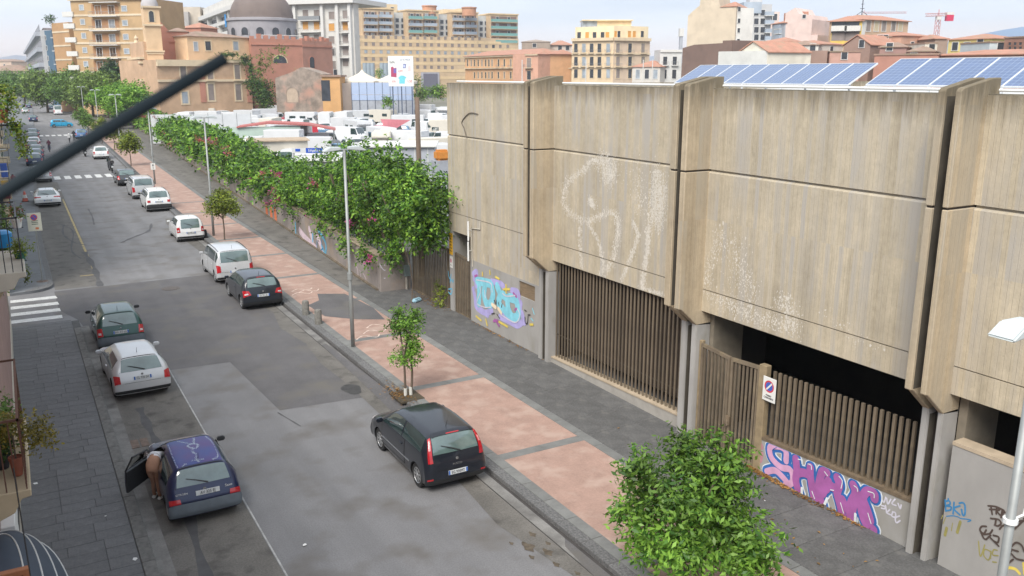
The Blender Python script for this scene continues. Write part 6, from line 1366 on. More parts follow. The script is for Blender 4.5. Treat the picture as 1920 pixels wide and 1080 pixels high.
shed('container_shed', 'long grey flat roofed shed in the lot behind the wooden pole', 668, 300, 78, 7.0, 6.0, 3.6, shgrey, shroof, -.47, ribs=6)
shed('container_shed', 'white flat roofed kiosk just behind the bougainvillea', 548, 300, 66, 3.3, 3.0, 3.5, vwhite, shroof, -.45, ribs=2)
t = shed('container_shed', 'low beige sheds with a long pale roof left of the white kiosk', 470, 300, 92, 6, 4, 3.0, vcream, pm('roof_tan', (.40,.31,.22), .85, .2, 2), -.2)
# truck with the blue lettered panel on its side
t = put(1, *far(575,268,78)[:2], 2.7); t['label'] = 'white truck box with a small blue panel of white script'; t['group'] = 'white box trucks in the parking lot'
sq = far(578, 300, 70.6); sgp = thing('advert_panel', 'blue panel with white script lettering on the white truck', 'sign', (sq.x, sq.y, 3.75), -YAW)
ob('panel', MB().box(-.15,1.20,-.02,.02,-.0,.40).mesh('panel', pm('panel_blue', (.02,.08,.42), .4)), sgp); ob('panel_white', MB().box(-1.3,-.152,-.02,.02,0,.40).box(-1.0,-.6,-.03,-.021,.12,.34,1).mesh('panel_white', [vwhite, pm('panel_blue', (.02,.08,.42), .4)]), sgp)
me = text_mesh('Edilgamma', .27, sgn_w, squash=.85); me.transform(Matrix.Rotation(R(90), 4, 'X')); ob('lettering', me, sgp, (.53, -.025, .20))
ob('post', MB().box(-1.2,-1.1,.03,.1,-3.75,0).box(1.0,1.1,.03,.1,-3.75,0).mesh('post', pole_m), sgp)
# long red edged canopy with pale green side
q = far(400, 262, 112); t = thing('canopy', 'long canopy with faded red roof edge and pale green side in the lot', 'canopy', (q.x, q.y, 0), -.33)
ob('side', MB().box(0,11,0,.1,0,3.3).mesh('side', pm('pale_green_sheet', (.42,.52,.46), .7, .08, 1)), t); ob('roof', MB().prism([(3,3.35),(7,3.9),(12,3.6),(15.5,2.9),(15.5,2.75),(12,3.4),(7,3.65),(3,3.2)], -.3, 4, 'y').mesh('roof', pm('faded_red_roof', (.40,.13,.12), .8, .15, 2)), t)
for k in range(4): ob('post', MB().box(3.2+k*4,3.35+k*4,.2,.35,0,3.0).mesh('post', pole_m), t)
q = far(285, 250, 125); t = thing('site_hoarding', 'white panelled hoarding along the lot below the orange convent', 'fence', (q.x, q.y, 0), -.40)
for k in range(7): ob('panel', MB().box(k*2.0,k*2.0+1.96,0,.06,.2,4.3).mesh('panel', pm('hoarding_white', (.55,.57,.59), .6, .06, 1)), t)
for k in range(8): ob('post', MB().box(k*2.0-.04,k*2.0+.0,-.05,.1,0,4.5).mesh('post', pole_m), t)
# red awning / umbrella bits
q = far(735, 222, 120); t = thing('red_canopy', 'faded red triangular canopy among the white vans', 'canopy', (q.x, q.y, 0), -YAW); ob('cloth', MB().add([(-1.6,0,3.9),(2.6,0,3.8),(-.8,0,1.9),(.5,1.5,3.4)], [(0,2,1),(0,1,3),(2,3,1),(0,3,2)]).mesh('cloth', pm('canopy_pink', (.50,.17,.20), .8, .1)), t); ob('post', MB().box(-.9,-.84,.1,.16,0,3.6).mesh('post', pole_m), t)
q = far(588, 232, 130); t = thing('red_canopy', 'small bright red tarpaulin between white vans left of centre', 'canopy', (q.x, q.y, 0), -YAW); ob('cloth', MB().add([(-.5,0,2.6),(.5,0,2.5),(.7,0,1.2),(-.1,0,1.0),(0,1,2)], [(0,3,2,1),(0,1,4),(3,4,2),(0,4,3),(1,2,4)]).mesh('cloth', pm('tarp_red', (.45,.02,.04), .7)), t)
q = far(828, 290, 62); t = thing('orange_crate', 'orange tarpaulin bundle beside the concrete building in the lot', 'bundle', (q.x, q.y, 4.0), 0); ob('bundle', smooth_by_angle(bevel(MB().box(-.5,.5,-.4,.4,0,.75).mesh('bundle', pm('orange_tarp', (.55,.22,.04), .7, .1)), .15, 2), 60), t); ob('support', MB().box(-.6,.6,-.5,.5,-4,-.002).mesh('support', shgrey), t)
# marquees, blue panelled enclosure and billboard
tent = pm('tent_cream', (.66,.60,.50), .8, .05)
for k, (a, lab) in enumerate(((680,'left one of the two cream pointed marquees'),(742,'right one of the two cream pointed marquees behind the billboard'))):
    q = far(a, 165, 190); t = thing('marquee', lab, 'tent', (q.x, q.y, 0), -YAW, 'cream marquees')
    cnv = MB(); n = 8; h0, h1, hw = 8.35, 10.9, 4.3
    for s_ in range(4):
        c_, d_ = [(1,0),(0,1),(-1,0),(0,-1)][s_]
        for i in range(n):
            r0, r1 = i/n, (i+1)/n; z0 = h1-(h1-h0)*(r0**.62); z1 = h1-(h1-h0)*(r1**.62)
            P_ = lambda r_, sd: (hw*r_*(c_-sd*d_), hw*r_*(d_+sd*c_))
            cnv.add([P_(r0,-1)+(z0,), P_(r0,1)+(z0,), P_(r1,1)+(z1,), P_(r1,-1)+(z1,)], [(0,1,2,3)] if True else [])
    ob('canvas', cnv.mesh('canvas', tent), t); ob('valance', MB().box(-hw,hw,-hw,-hw+.02,7.8,8.33).box(-hw,hw,hw-.02,hw,7.8,8.33).box(-hw,-hw+.02,-hw+.021,hw-.021,7.8,8.33).box(hw-.02,hw,-hw+.021,hw-.021,7.8,8.33).mesh('valance', tent), t)
    for c_ in (-1,1):
        for d_ in (-1,1): ob('post', MB().box(c_*(hw-.15)-.05,c_*(hw-.15)+.05,d_*(hw-.15)-.05,d_*(hw-.15)+.05,0,7.8).mesh('post', pole_m), t)
q = far(660, 188, 182); t = thing('panel_fence', 'pale blue panelled enclosure below the marquees', 'fence', (q.x, q.y, q.z), -YAW)
bp = pm('blue_panel', (.36,.44,.60), .5, .05, 1); bf = pm('panel_frame_dark', (.06,.08,.13), .6)
for k in range(8):
    for z0, z1 in ((0,1.1),(1.16,3.6)): ob('panel', MB().box(k*1.62,k*1.62+1.54,0,.08,z0,z1).mesh('panel', bp), t)
    ob('post', MB().box(k*1.62-.08,k*1.62+.0,-.06,.12,-4.5,3.7).mesh('post', bf), t)
ob('footing', MB().box(-.1,13,.09,.5,-4.8,0).mesh('footing', shgrey), t)
q = far(729, 162, 172); t = thing('billboard', 'white advertising billboard with red and turquoise products on dark posts', 'billboard', (q.x, q.y, 0), -YAW)
bw = 47*172/1630; bh = 55*172/1630; bz = q.z
ob('board', bevel(MB().box(0,bw,0,.25,bz,bz+bh).mesh('board', sgn_w), .03), t)
for k in (.15,.5,.92): ob('post', MB().box(bw*k-.1,bw*k+.1,.1,.3,0,bz-.002).mesh('post', bf), t)
def bl(name, pts, m, off=-.012): ob(name, MB().add([(bw*a, off, bz+bh*b) for a, b in pts], [list(range(len(pts)))]).mesh(name, m), t)
bl('printed_shape', [(.10,.32),(.32,.30),(.33,.62),(.22,.60),(.20,.65),(.11,.64)], pm('print_crimson', (.38,.05,.12), .5)); bl('printed_shape', [(.21,.44),(.32,.44),(.32,.60),(.21,.58)], pm('print_indigo', (.16,.12,.38), .5), -.016)
bl('printed_shape', [(.42,.09),(.64,.09),(.66,.25),(.72,.30),(.60,.36),(.48,.36),(.38,.28),(.43,.24)], pm('print_turquoise', (.16,.55,.62), .5))
bl('printed_shape', [(.58,.60),(.70,.60),(.72,.74),(.60,.75)], pm('print_slate', (.16,.18,.36), .5)); bl('printed_shape', [(.60,.63),(.68,.63),(.68,.71),(.61,.71)], pm('print_pale', (.45,.5,.68), .5), -.016)
bl('printed_shape', [(.76,.50),(.90,.50),(.90,.70),(.80,.68)], pm('print_blush', (.70,.56,.55), .5))
for body_, a, b, sz, m in (('befo', .17, .80, .75, ink), ('LE SCHEDE', .68, .88, .52, pm('print_grey', (.22,.25,.35), .5)), ('4,99', .48, .50, .62, red_i), ('3,90', .20, .16, .55, red_i), ('1,50', .84, .17, .72, red_i)):
    me = text_mesh(body_, sz, m, squash=.8); me.transform(Matrix.Rotation(R(90), 4, 'X')); ob('lettering', me, t, (bw*a, -.02, bz+bh*b))

# ================================================================== BUILDINGS OF THE BACKGROUND
def cladm(name, col, v=.08): return pm(name, col, .9, v, .35, world=True, spots=(tuple(c*.84 for c in col), .5, .52, .75))
pane_d = pm('pane_dark', (.045,.05,.06), .25, .3, .8, world=True); pane_l = pm('pane_light', (.30,.34,.38), .3, .3, .8, world=True); shut = pm('shutter_grey', (.24,.20,.18), .8, .2, .5, world=True)
shut_o = pm('shutter_orange', (.55,.27,.06), .8, .1); frm_w = pm('frame_white', (.60,.59,.56), .7, .05); rail_d = pm('rail_grey', (.22,.23,.24), .7, .1)
class Bld:
    def __init__(s, name, label, cat, pL, yt, dL, pR, dR, thick, wall, z0=-.05, group=None, part_of=None, wname='wall'):
        a = far(pL, yt, dL); r_ = sight(pR, yt); b = Vector((0,0,CAMH))+r_*(dR/FPX)
        s.A = Vector((a.x, a.y, 0)); B_ = Vector((b.x, b.y, 0)); s.L = (B_-s.A).length; s.u = (B_-s.A)/s.L; s.z = a.z; s.t = thick
        rz = math.atan2(s.u.y, s.u.x)
        if part_of: 
            s.root = part_of.root; s.M = part_of.root.matrix_world.inverted() @ (Matrix.Translation(s.A) @ Matrix.Rotation(rz, 4, 'Z'))
        else:
            s.root = thing(name, label, cat, s.A, rz, group); bpy.context.view_layer.update(); s.M = Matrix.Identity(4)
        s.n = Vector((-s.u.y, s.u.x, 0)); s.wall = s.part(wname, MB().box(0, s.L, 0, thick, z0, s.z).mesh(wname, wall))
    def part(s, name, me, loc=(0,0,0), rz=0, par=None):
        o = ob(name, me, s.root); o.matrix_local = s.M @ Matrix.Translation(loc) @ Matrix.Rotation(rz, 4, 'Z'); return o
    def at(s, px, py):
        r_ = sight(px, py); C = Vector((0,0,CAMH)); t_ = (s.A-C).dot(s.n)/r_.dot(s.n); q = C+r_*t_; return (q-s.A).dot(s.u), q.z
    def at_side(s, px, py, x=None):
        """point on the right hand side wall: (depth along the side, z)"""
        x = s.L if x is None else x
        r_ = sight(px, py); C = Vector((0,0,CAMH)); O = s.A+s.u*x; t_ = (O-C).dot(s.u)/r_.dot(s.u); q = C+r_*t_; return (q-O).dot(s.n), q.z
WM = {}
def winmesh(w, h, pane, fr=frm_w, kind='r', fw=.12):
    k = (round(w,2), round(h,2), pane.name, fr.name, kind, fw)
    if k in WM: return WM[k]
    mb = MB(); d = -.10
    if kind == 'a':
        arc_ = [(w/2*math.cos(a), h/2-w/2+w/2*math.sin(a)) for a in np.linspace(0, math.pi, 11)]
        mb.prism([(-w/2,-h/2),(w/2,-h/2)]+arc_, -.03, -.005, 'y', 1)
        o2 = [((w/2+fw)*math.cos(a), h/2-w/2+(w/2+fw)*math.sin(a)) for a in np.linspace(0, math.pi, 11)]
        I = [(w/2,-h/2)]+arc_+[(-w/2,-h/2)]; O = [(w/2+fw,-h/2)]+o2+[(-w/2-fw,-h/2)]
        n = len(I); mb.add([(p[0],d,p[1]) for p in I]+[(p[0],d,p[1]) for p in O]+[(p[0],-.0,p[1]) for p in I]+[(p[0],-.0,p[1]) for p in O], [(i,i+1,n+i+1,n+i) for i in range(n-1)]+[(i+1,i,2*n+i,2*n+i+1) for i in range(n-1)]+[(n+i,n+i+1,3*n+i+1,3*n+i) for i in range(n-1)], 0)
    else:
        mb.box(-w/2,w/2,-.03,-.005,-h/2,h/2,1)
        for b in ((-w/2-fw,-w/2,-h/2,h/2),(w/2,w/2+fw,-h/2,h/2),(-w/2-fw,w/2+fw,h/2,h/2+fw),(-w/2-fw-.04,w/2+fw+.04,-h/2-fw,-h/2)): mb.box(b[0],b[1],d,0,b[2],b[3],0)
        if kind == 'm': mb.box(-.03,.03,-.045,-.031,-h/2,h/2,0)
    WM[k] = mb.mesh('window', [fr, pane]); return WM[k]
def balmesh(w, d, h, slab, rail, solid=False):
    k = ('b', round(w,2), d, h, slab.name, rail.name, solid)
    if k in WM: return WM[k]
    mb = MB().box(-w/2,w/2,-d,0,-.18,0,0)
    if solid: mb.box(-w/2,w/2,-d,-d+.06,.002,h,1).box(-w/2,-w/2+.06,-d+.061,0,.002,h,1).box(w/2-.06,w/2,-d+.061,0,.002,h,1)
    else:
        mb.box(-w/2,w/2,-d,-d+.05,h-.05,h,1); n = max(4, int(w/.35))
        for i in range(n+1): x = -w/2+.02+(w-.04)*i/n; mb.box(x-.02,x+.02,-d+.01,-d+.04,.0,h-.05,1)
        for sx in (-w/2, w/2-.05): mb.box(sx, sx+.05, -d+.051, 0, h-.05, h, 1)
    WM[k] = mb.mesh('balcony', [slab, rail]); return WM[k]
def pick(ws, i): return ws[(i*7+3*(i//3)) % len(ws)]
def W_row(b, pxs, py, w, h, panes=None, kind='r', fr=frm_w, fw=.12, side=False):
    panes = panes or [pane_d]
    for i, px in enumerate(pxs):
        if side: y, z = b.at_side(px, py); b.part('window', winmesh(w,h,pick(panes,i),fr,kind,fw), (b.L,y,z), Pi2)
        else: x, z = b.at(px, py); b.part('window', winmesh(w,h,pick(panes,i),fr,kind,fw), (x,0,z))
def B_row(b, pxs, py, w, d, h, slab, rail, solid=False, side=False):
    for px in pxs:
        if side: y, z = b.at_side(px, py); b.part('balcony', balmesh(w,d,h,slab,rail,solid), (b.L,y,z), Pi2)
        else: x, z = b.at(px, py); b.part('balcony', balmesh(w,d,h,slab,rail,solid), (x,0,z))
def band(b, z, h, m, out=.12, x0=0, x1=None, name='string_course'): b.part(name, MB().box(x0-.01,(b.L if x1 is None else x1)+.01,-out,-.002,z-h/2,z+h/2).mesh(name, m))
tile = pm('roof_tile', (.42,.21,.145), .9, .15, .8, world=True, spots=((.34,.22,.15), .6, .5, .7)); tile_g = pm('roof_tile_old', (.30,.20,.15), .9, .2, .8, world=True, spots=((.22,.18,.12), .5, .5, .7))
def hip(b, over, rise, m, name='roof', x0=0, x1=None, y0=0, y1=None, z=None, inset=None):
    rise *= .6; over *= .7; x1 = b.L if x1 is None else x1; y1 = b.t if y1 is None else y1; z = b.z if z is None else z; i_ = min(x1-x0, y1-y0)*.5 if inset is None else inset
    a, c_, d_, e_ = x0-over, x1+over, y0-over, y1+over; ym = (d_+e_)/2; i_ = min(i_, (c_-a)/2-.01)
    V = [(a,d_,z),(c_,d_,z),(c_,e_,z),(a,e_,z),(a+i_,ym,z+rise),(c_-i_,ym,z+rise)]
    b.part(name, MB().add(V+[(a,d_,z-.12),(c_,d_,z-.12),(c_,e_,z-.12),(a,e_,z-.12)], [(0,1,5,4),(1,2,5),(2,3,4,5),(3,0,4),(0,6,7,1),(1,7,8,2),(2,8,9,3),(3,9,6,0),(6,9,8,7)]).mesh(name, m))

# tall yellow apartment block
ochre = cladm('ochre_brick', (.46,.31,.165)); ochre2 = cladm('ochre_wing', (.42,.25,.125)); bandm = cladm('band_cream', (.62,.52,.38))
b = Bld('apartment_block', 'tall ochre apartment block with a stack of balconies at the upper left', 'building', 131, -2, 212, 272, 208, 16, ochre)
for y in (29,55,81,108,135): 
    x, z = b.at(150, y); band(b, z, .45, bandm, x0=0)
band(b, b.z-.1, .7, bandm, .5, -.4)
for y in (14,41,67,94,120): W_row(b, [153+ (y-14)*.08], y, 1.1, 1.15, [pane_l,pane_d,shut]); W_row(b, [233+(y-14)*.06], y+2, 1.3, 1.15, [pane_l,frm_w,shut])
for i, y in enumerate((30,57,84,109,135)):
    x, z = b.at(198+i, y); b.part('loggia', MB().box(-3.7,3.7,-.03,-.005,.05,2.7).mesh('loggia', pm('loggia_brown', (.36,.19,.09), .9, .1, .5)), (x,0,z))
    W_row(b, [184+i,209+i], y-11, 1.5, 2.1, [pane_d,pane_l,shut], 'm'); B_row(b, [198+i], y, 7.6, 1.3, 1.0, frm_w, rail_d)
B_row(b, [198.5], -1+ 5, 7.6, 1.3, 1.0, frm_w, rail_d)
w_ = Bld('x','x','x', 96, 44, 232, 128, 226, 14, ochre2, part_of=b, wname='side_wing')
for y in (60,86,112,136): 
    x, z = w_.at(110, y); w_.part('string_course', MB().box(0,w_.L,-.1,0,z-.2,z+.2).mesh('string_course', bandm))
for y in (30,52,78,104,130,152): b.part('balcony', balmesh(3.0,1.6,1.0,frm_w,frm_w,True), (-.9, 1.2, b.at(131,y)[1]))
for y in (70,95,120): w_.part('balcony', balmesh(2.2,1.4,1.0,frm_w,rail_d), (-.6, 1.5, w_.at(97,y)[1]))
tree('roof_plant', 'small tree standing on the roof terrace of the ochre wing', *(w_.A+w_.u*(-.5))[:2], [((0,0,1.2),(1.1,1.1,.8))], 300, .5, lf_dark, MB().tube([(0,0,-.2),(0,0,1)], .05, 5), cat='plant', seed=8, z0=w_.z)
# receding modern row with a blue end
b = Bld('apartment_row', 'long white balconied apartment row receding beyond the ochre block with blue end strip', 'building', 48, 97, 520, 80, 262, 22, cladm('row_white', (.50,.50,.50)))
x1_ = b.L
for j in range(6):
    z = 3+j*4.5
    if z < b.z-1: 
        b.part('balcony', MB().box(x1_*.05,x1_-2,-1.4,0,z,z+1.2).mesh('balcony', pm('balcony_grey', (.36,.38,.42), .7, .1, .3))); b.part('glazing', MB().box(x1_*.05,x1_-2,-.05,-.004,z+1.3,z+3.4).mesh('glazing', pane_d))
b.z = far(80,58,262).z
e2 = Bld('x','x','x', 79, 58, 262, 96, 258, 18, cladm('end_blue', (.07,.13,.19)), part_of=b, wname='end_wall')
e2.part('corner_strip', MB().box(-1.2,-.01,-.2,4,0,e2.z+.3).mesh('corner_strip', frm_w)); 
for k in range(9): e2.part('window', winmesh(1.2,1.2,pane_d), (1.6,0,e2.z-2-3*k))
b.part('roof_block', MB().box(x1_*.55,x1_-4,1,8,far(70,70,300).z*.0+b.at(48,97)[1],b.z+1.0).mesh('roof_block', pm('roof_block_brown', (.20,.17,.17), .9, .1)))
# very distant cream palace and hill at the left end
b = Bld('palace', 'distant cream building with tiled roof closing the street at far left', 'building', -40, 133, 430, 52, 430, 20, cladm('palace_cream', (.52,.42,.33)))
hip(b, .8, 5, tile_g); 
for k in range(9): W_row(b, [-30+k*9.2], 150, 1.6, 3.4, [pane_d]) 
def hill(name, pts, d, m, thick=400):
    """ridge whose crest is given by bearings at a distance d"""
    V, n = [], len(pts)
    for px, py in pts:
        q = far(px, py, d); f_ = Vector((q.x, q.y, 0)).normalized(); V += [(q.x, q.y, max(q.z, 1)), (q.x-f_.x*d*.25, q.y-f_.y*d*.25, -2), (q.x+f_.x*d*.3, q.y+f_.y*d*.3, -2)]
    F = [];
    for i in range(n-1): a = 3*i; F += [(a+1,a+4,a+3,a), (a,a+3,a+5,a+2)]
    me = MB().add(V, F).mesh(name, m); me.polygons.foreach_set('use_smooth', [True]*len(me.polygons)); struct(name, me)
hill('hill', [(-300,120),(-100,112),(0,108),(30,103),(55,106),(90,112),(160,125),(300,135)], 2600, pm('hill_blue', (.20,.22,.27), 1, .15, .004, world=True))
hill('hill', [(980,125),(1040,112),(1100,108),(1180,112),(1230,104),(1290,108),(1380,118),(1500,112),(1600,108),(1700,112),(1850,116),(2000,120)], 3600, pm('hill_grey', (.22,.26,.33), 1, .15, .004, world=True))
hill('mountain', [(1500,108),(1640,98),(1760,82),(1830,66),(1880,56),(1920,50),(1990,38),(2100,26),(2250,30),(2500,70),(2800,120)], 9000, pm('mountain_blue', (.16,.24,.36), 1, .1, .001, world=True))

# church: convent block, bell tower, dome, red apse
peach = cladm('peach_render', (.50,.335,.215), .14); peach_l = cladm('peach_light', (.66,.47,.29)); brick_r = cladm('faded_brick', (.44,.20,.14)); stone_l = cladm('stone_trim', (.62,.50,.34))
ch = Bld('church', 'peach church with bell tower, grey drum dome and red apse', 'church', 292, 112, 178, 468, 192, 20, peach)
xl, zl = ch.at(292,112)
band(ch, ch.z-.6, 1.3, stone_l, .7, x0=0, x1=ch.at(400,112)[0]); band(ch, ch.at(380,151)[1], .5, stone_l, .3); band(ch, ch.z-.2, .5, stone_l, .45)
W_row(ch, [343.5], 136, 1.25, 3.4, [shut], fr=stone_l, fw=.25); W_row(ch, [394,445], 137, 1.25, 3.5, [shut], fr=stone_l, fw=.25); W_row(ch, [347], 183, 1.3, 2.4, [pane_l], fr=stone_l, fw=.3); W_row(ch, [396,447], 173, 1.3, 3.4, [shut], fr=stone_l, fw=.3)
for a in (394,445): x, z = ch.at(a,150); ch.part('balcony', balmesh(2.0,.6,.05,stone_l,stone_l,True), (x,0,z))
for a, b0, b1 in ((376,118,192),(464,120,192)): x, z = ch.at(a,b0); x2, z2 = ch.at(a,b1); ch.part('quoin', MB().box(x-.6,x+.6,-.12,-.01,max(z2,.1),z).mesh('quoin', brick_r))
up = Bld('x','x','x', 350, 67, 186, 466, 197, 12, peach_l, part_of=ch, z0=ch.z-.2, wname='upper_storey')
W_row(up, [390,442], 86, 1.3, 1.9, [pane_d,pane_l], fr=stone_l, fw=.25); W_row(up, [367], 87, .9, 1.8, [pane_l], fr=frm_w)
hip(up, .5, 2.2, tile_g); band(up, ch.z+.0, .5, pm('moss_edge', (.10,.12,.03), .95, .3, 2), .8, x0=up.L*.3)
rdw = Bld('x','x','x', 294, 58, 188, 352, 190, 10, brick_r, part_of=ch, z0=ch.z-.2, wname='red_upper_wall'); hip(rdw, .3, 1.6, tile_g, x0=rdw.L*.35); band(rdw, rdw.at(320,78)[1], .25, brick_r, .25, x0=rdw.L*.35)
rdw.part('pinnacle', MB().prism([(0,rdw.z),(2.5,rdw.z),(.2,rdw.z+2.8),(0,rdw.z+2.8)], 0, .8, 'y').mesh('pinnacle', brick_r))
tw = Bld('x','x','x', 268, 14, 180, 298, 181.5, 3.4, peach_l, part_of=ch, wname='bell_tower')
W_row(tw, [284], 31, .95, 2.2, [pane_d], 'a', fr=stone_l, fw=.22)
for y, o_ in ((13,.35),(47,.35),(96,.3),(100,.15),(130,.3),(158,.3)): x, z = tw.at(283,y); band(tw, z, .35, stone_l, o_, x0=-o_, x1=tw.L+o_)
tw.part('cupola', smooth_by_angle(MB().lathe([(1.75,0),(1.7,.9),(1.35,1.8),(.7,2.5),(.15,2.9),(.1,3.6),(0,3.7)], 20, cx=tw.L/2, cy=1.7).mesh('cupola', cladm('lead_grey', (.42,.40,.40))), 40), (0,0,tw.z))
fc = Bld('x','x','x', 243, 82, 195, 268, 182, .8, peach, part_of=ch, wname='church_front')
for a in (248,254,261,266):
    x, z = fc.at(a, 130); fc.part('column', MB().lathe([(.42,4),(.35,5),(.33,10.5),(.48,11)], 10, cx=x, cy=-.4).mesh('column', stone_l))
for y in (110,118,150,186): x, z = fc.at(255,y); band(fc, z, .45, stone_l, .9)
W_row(fc, [256], 176, 1.6, 3.2, [pane_d], 'a', fr=stone_l); W_row(fc, [256], 134, 1.4, 2.4, [pane_d], fr=stone_l)
for a, r_ in ((247,.6),(268,.5)): x, z = fc.at(a, 82); fc.part('pinnacle', MB().lathe([(r_,0),(r_*.6,.7),(r_*.8,1.1),(0,1.9)], 10, cx=x, cy=1).mesh('pinnacle', stone_l), (0,0,fc.z))
cdm = far(493, 66, 232); rd_ = 62*232/1630
dm = ch; loc = ch.root.matrix_world.inverted() @ Vector((cdm.x, cdm.y, 0)); zc = far(493,36,232).z
drum = cladm('drum_grey', (.34,.33,.35)); domem = cladm('dome_lead', (.17,.135,.12))
o = ob('drum', smooth_by_angle(MB().lathe([(rd_,2),(rd_,zc-.8),(rd_+.35,zc-.7),(rd_+.35,zc-.1),(rd_,zc)], 48).mesh('drum', drum), 30), ch.root, (loc.x, loc.y, 0))
o = ob('dome', smooth_by_angle(MB().lathe([(rd_*.93*math.cos(R(a)), zc+rd_*.88*math.sin(R(a))) for a in range(0, 91, 6)], 48).mesh('dome', domem), 30), ch.root, (loc.x, loc.y, 0))
for k in range(14):
    a = 2*math.pi*k/14+.10; zz = far(493,61,232).z
    ob('window', winmesh(1.9,1.9,pane_d,drum,'a',.2), ch.root, (loc.x+(rd_+.02)*math.cos(a), loc.y+(rd_+.02)*math.sin(a), zz), (0,0,a+Pi2))
ap = Bld('x','x','x', 469, 72, 196, 566, 202, 14, cladm('apse_red', (.40,.19,.135)), part_of=ch, wname='apse_wall'); ap2 = Bld('x','x','x', 566, 76, 202, 622, 210, 12, cladm('apse_red2', (.40,.21,.155)), part_of=ch, wname='apse_wall')
for q_, a in ((ap,527),(ap2,586)): pass
x, z = ap.at(525,111); ap.part('window', winmesh(3.1,1.7,pane_d,stone_l,'a',.2), (x,0,z)); x, z = ap2.at(585,117); ap2.part('window', winmesh(1.6,2.6,pane_d,brick_r,'a',.2), (x,0,z))
for q_ in (ap, ap2):
    band(q_, q_.z-1.2, .35, brick_r, .2)
    for k in range(int(q_.L/1.6)): q_.part('merlon', MB().box(k*1.6,k*1.6+.9,0,.8,q_.z,q_.z+.55+.25*((k*5)%3)).mesh('merlon', brick_r))
ap.part('handrail', MB().tube([(ap.L*.2,.5,ap.z+.8),(ap.L*1.02,.5,ap.z+.8)], .08, 5).mesh('handrail', frm_w))
def ivy(label, px, py, d, bl_, n, size, leaf, seed):
    q = far(px, py, d); t = thing('ivy', label, 'ivy', q, -YAW); ob('foliage', leaves_mesh('foliage', bl_, n, size, leaf, seed, mats=[leaf, lf_olive], mfrac=.3, shell=.8), t)
ivy('sparse brown green creeper on the red apse beside its half round window', 505, 112, 193, [((0,0,0),(3.6,.35,2.4)),((-2.5,0,-2),(1.6,.4,2.2)),((2.6,0,2.4),(1.8,.3,.9))], 700, .5, lf_olive, 31)
ivy('dark green ivy mass covering the wall below the red apse', 492, 168, 186, [((0,0,0),(3.1,.8,2.4)),((.6,-.3,-2.2),(2.2,1,2.0)),((-1.6,0,1.4),(2.2,.6,1.2))], 4500, .42, lf_dark, 32)
ivy('ivy hanging down the right edge of the peach convent', 464, 112, 189, [((-.3,0,0),(1.4,.4,1.0)),((.6,0,-2.5),(.7,.4,2.6)),((-4,0,1.1),(3.0,.4,.4))], 1500, .42, lf_dark, 33)
ru = Bld('ruined_wall', 'rough stone ruin with a sloping top below the apse', 'ruin', 516, 150, 184, 606, 182, 5, pm('rubble', (.27,.22,.18), .95, .35, .7, .5, 2, world=True, spots=((.42,.24,.18), .35, .52, .7)))
ru.part('gable', MB().prism([(0,ru.z-.01),(ru.L,ru.z-.01),(ru.L,ru.z+1.2),(ru.L*.55,ru.z+2.6),(ru.L*.35,ru.z+1.6),(0,ru.z+.4)], .05, 4.9, 'y').mesh('gable', MATS['rubble'])); x, z = ru.at(548,178); ru.part('arch_infill', winmesh(2.6,3.0,pm('infill', (.42,.33,.25), .95, .15, 1),MATS['rubble'],'a',.2), (x,0,z))
ivy('green bushes growing on top of the stone ruin', 568, 140, 186, [((0,0,0),(2.3,1,1.0))], 900, .4, lf_bou, 34)
oh = Bld('small_house', 'small ochre house with a dark doorway beside the ruin', 'house', 603, 144, 180, 637, 180, 6, cladm('ochre_small', (.58,.33,.14))); x, z = oh.at(611,168); oh.part('door', MB().box(-.9,.9,-.05,-.004,0,4.2).mesh('door', pane_d), (x,0,max(z-2.3,0))); oh.part('roof', MB().box(-.3,oh.L+.3,-.4,6.3,oh.z,oh.z+.35).mesh('roof', tile_g))
o2_ = Bld('garden_wall', 'pale rendered wall between the ochre house and blue enclosure', 'wall', 637, 156, 182, 662, 184, 1, cladm('pale_pink', (.56,.45,.37)))
# grey white apartment building behind the church
aw_ = cladm('apt_white', (.60,.58,.54)); awd = cladm('apt_panel', (.40,.36,.32))
b = Bld('apartment_building', 'white ribbed apartment building with red roof behind the dome', 'building', 462, 8, 262, 662, 250, 3, aw_)
for px in (557,608,636,659): x, z = b.at(px,60); b.part('pilaster', MB().box(x-.45,x+.45,-1.1,-.0,0,b.z-.02).mesh('pilaster', frm_w))
b.part('cornice', MB().box(-1,b.L+1,-1.9,18.5,b.z-.6,b.z+.7).mesh('cornice', frm_w)); hip(b, 1.0, 4.0, cladm('red_roof', (.55,.24,.18)), z=b.z+.7)
for i, y in enumerate((38,60,84,107)):
    if i < 3: B_row(b, [583], y, 7.2, 1.4, 1.1, frm_w, rail_d, i == 0); W_row(b, [573,594], y-12, 1.9, 2.2, [shut_o if i == 1 else shut])
    B_row(b, [649], y+1, 3.2, 1.3, 1.1, frm_w, rail_d); W_row(b, [648], y-11, 1.9, 2.2, [shut_o if i == 1 else shut])
    W_row(b, [622], y-9, 1.9, 2.1, [shut_o if i == 1 else shut])
W_row(b, [648], 117, 1.9, 2.2, [shut]); W_row(b, [625], 97, 1.5, 2.3, [pane_d]); W_row(b, [626], 122, 1.5, 2.3, [shut]); W_row(b, [535], 24, 2.0, 3.0, [pane_d])
W_row(b, [622,629], 137, 1.2, 2.0, [pane_d])
wg = Bld('x','x','x', 300, 52, 470, 462, 263, 14, aw_, part_of=b, wname='receding_wing')
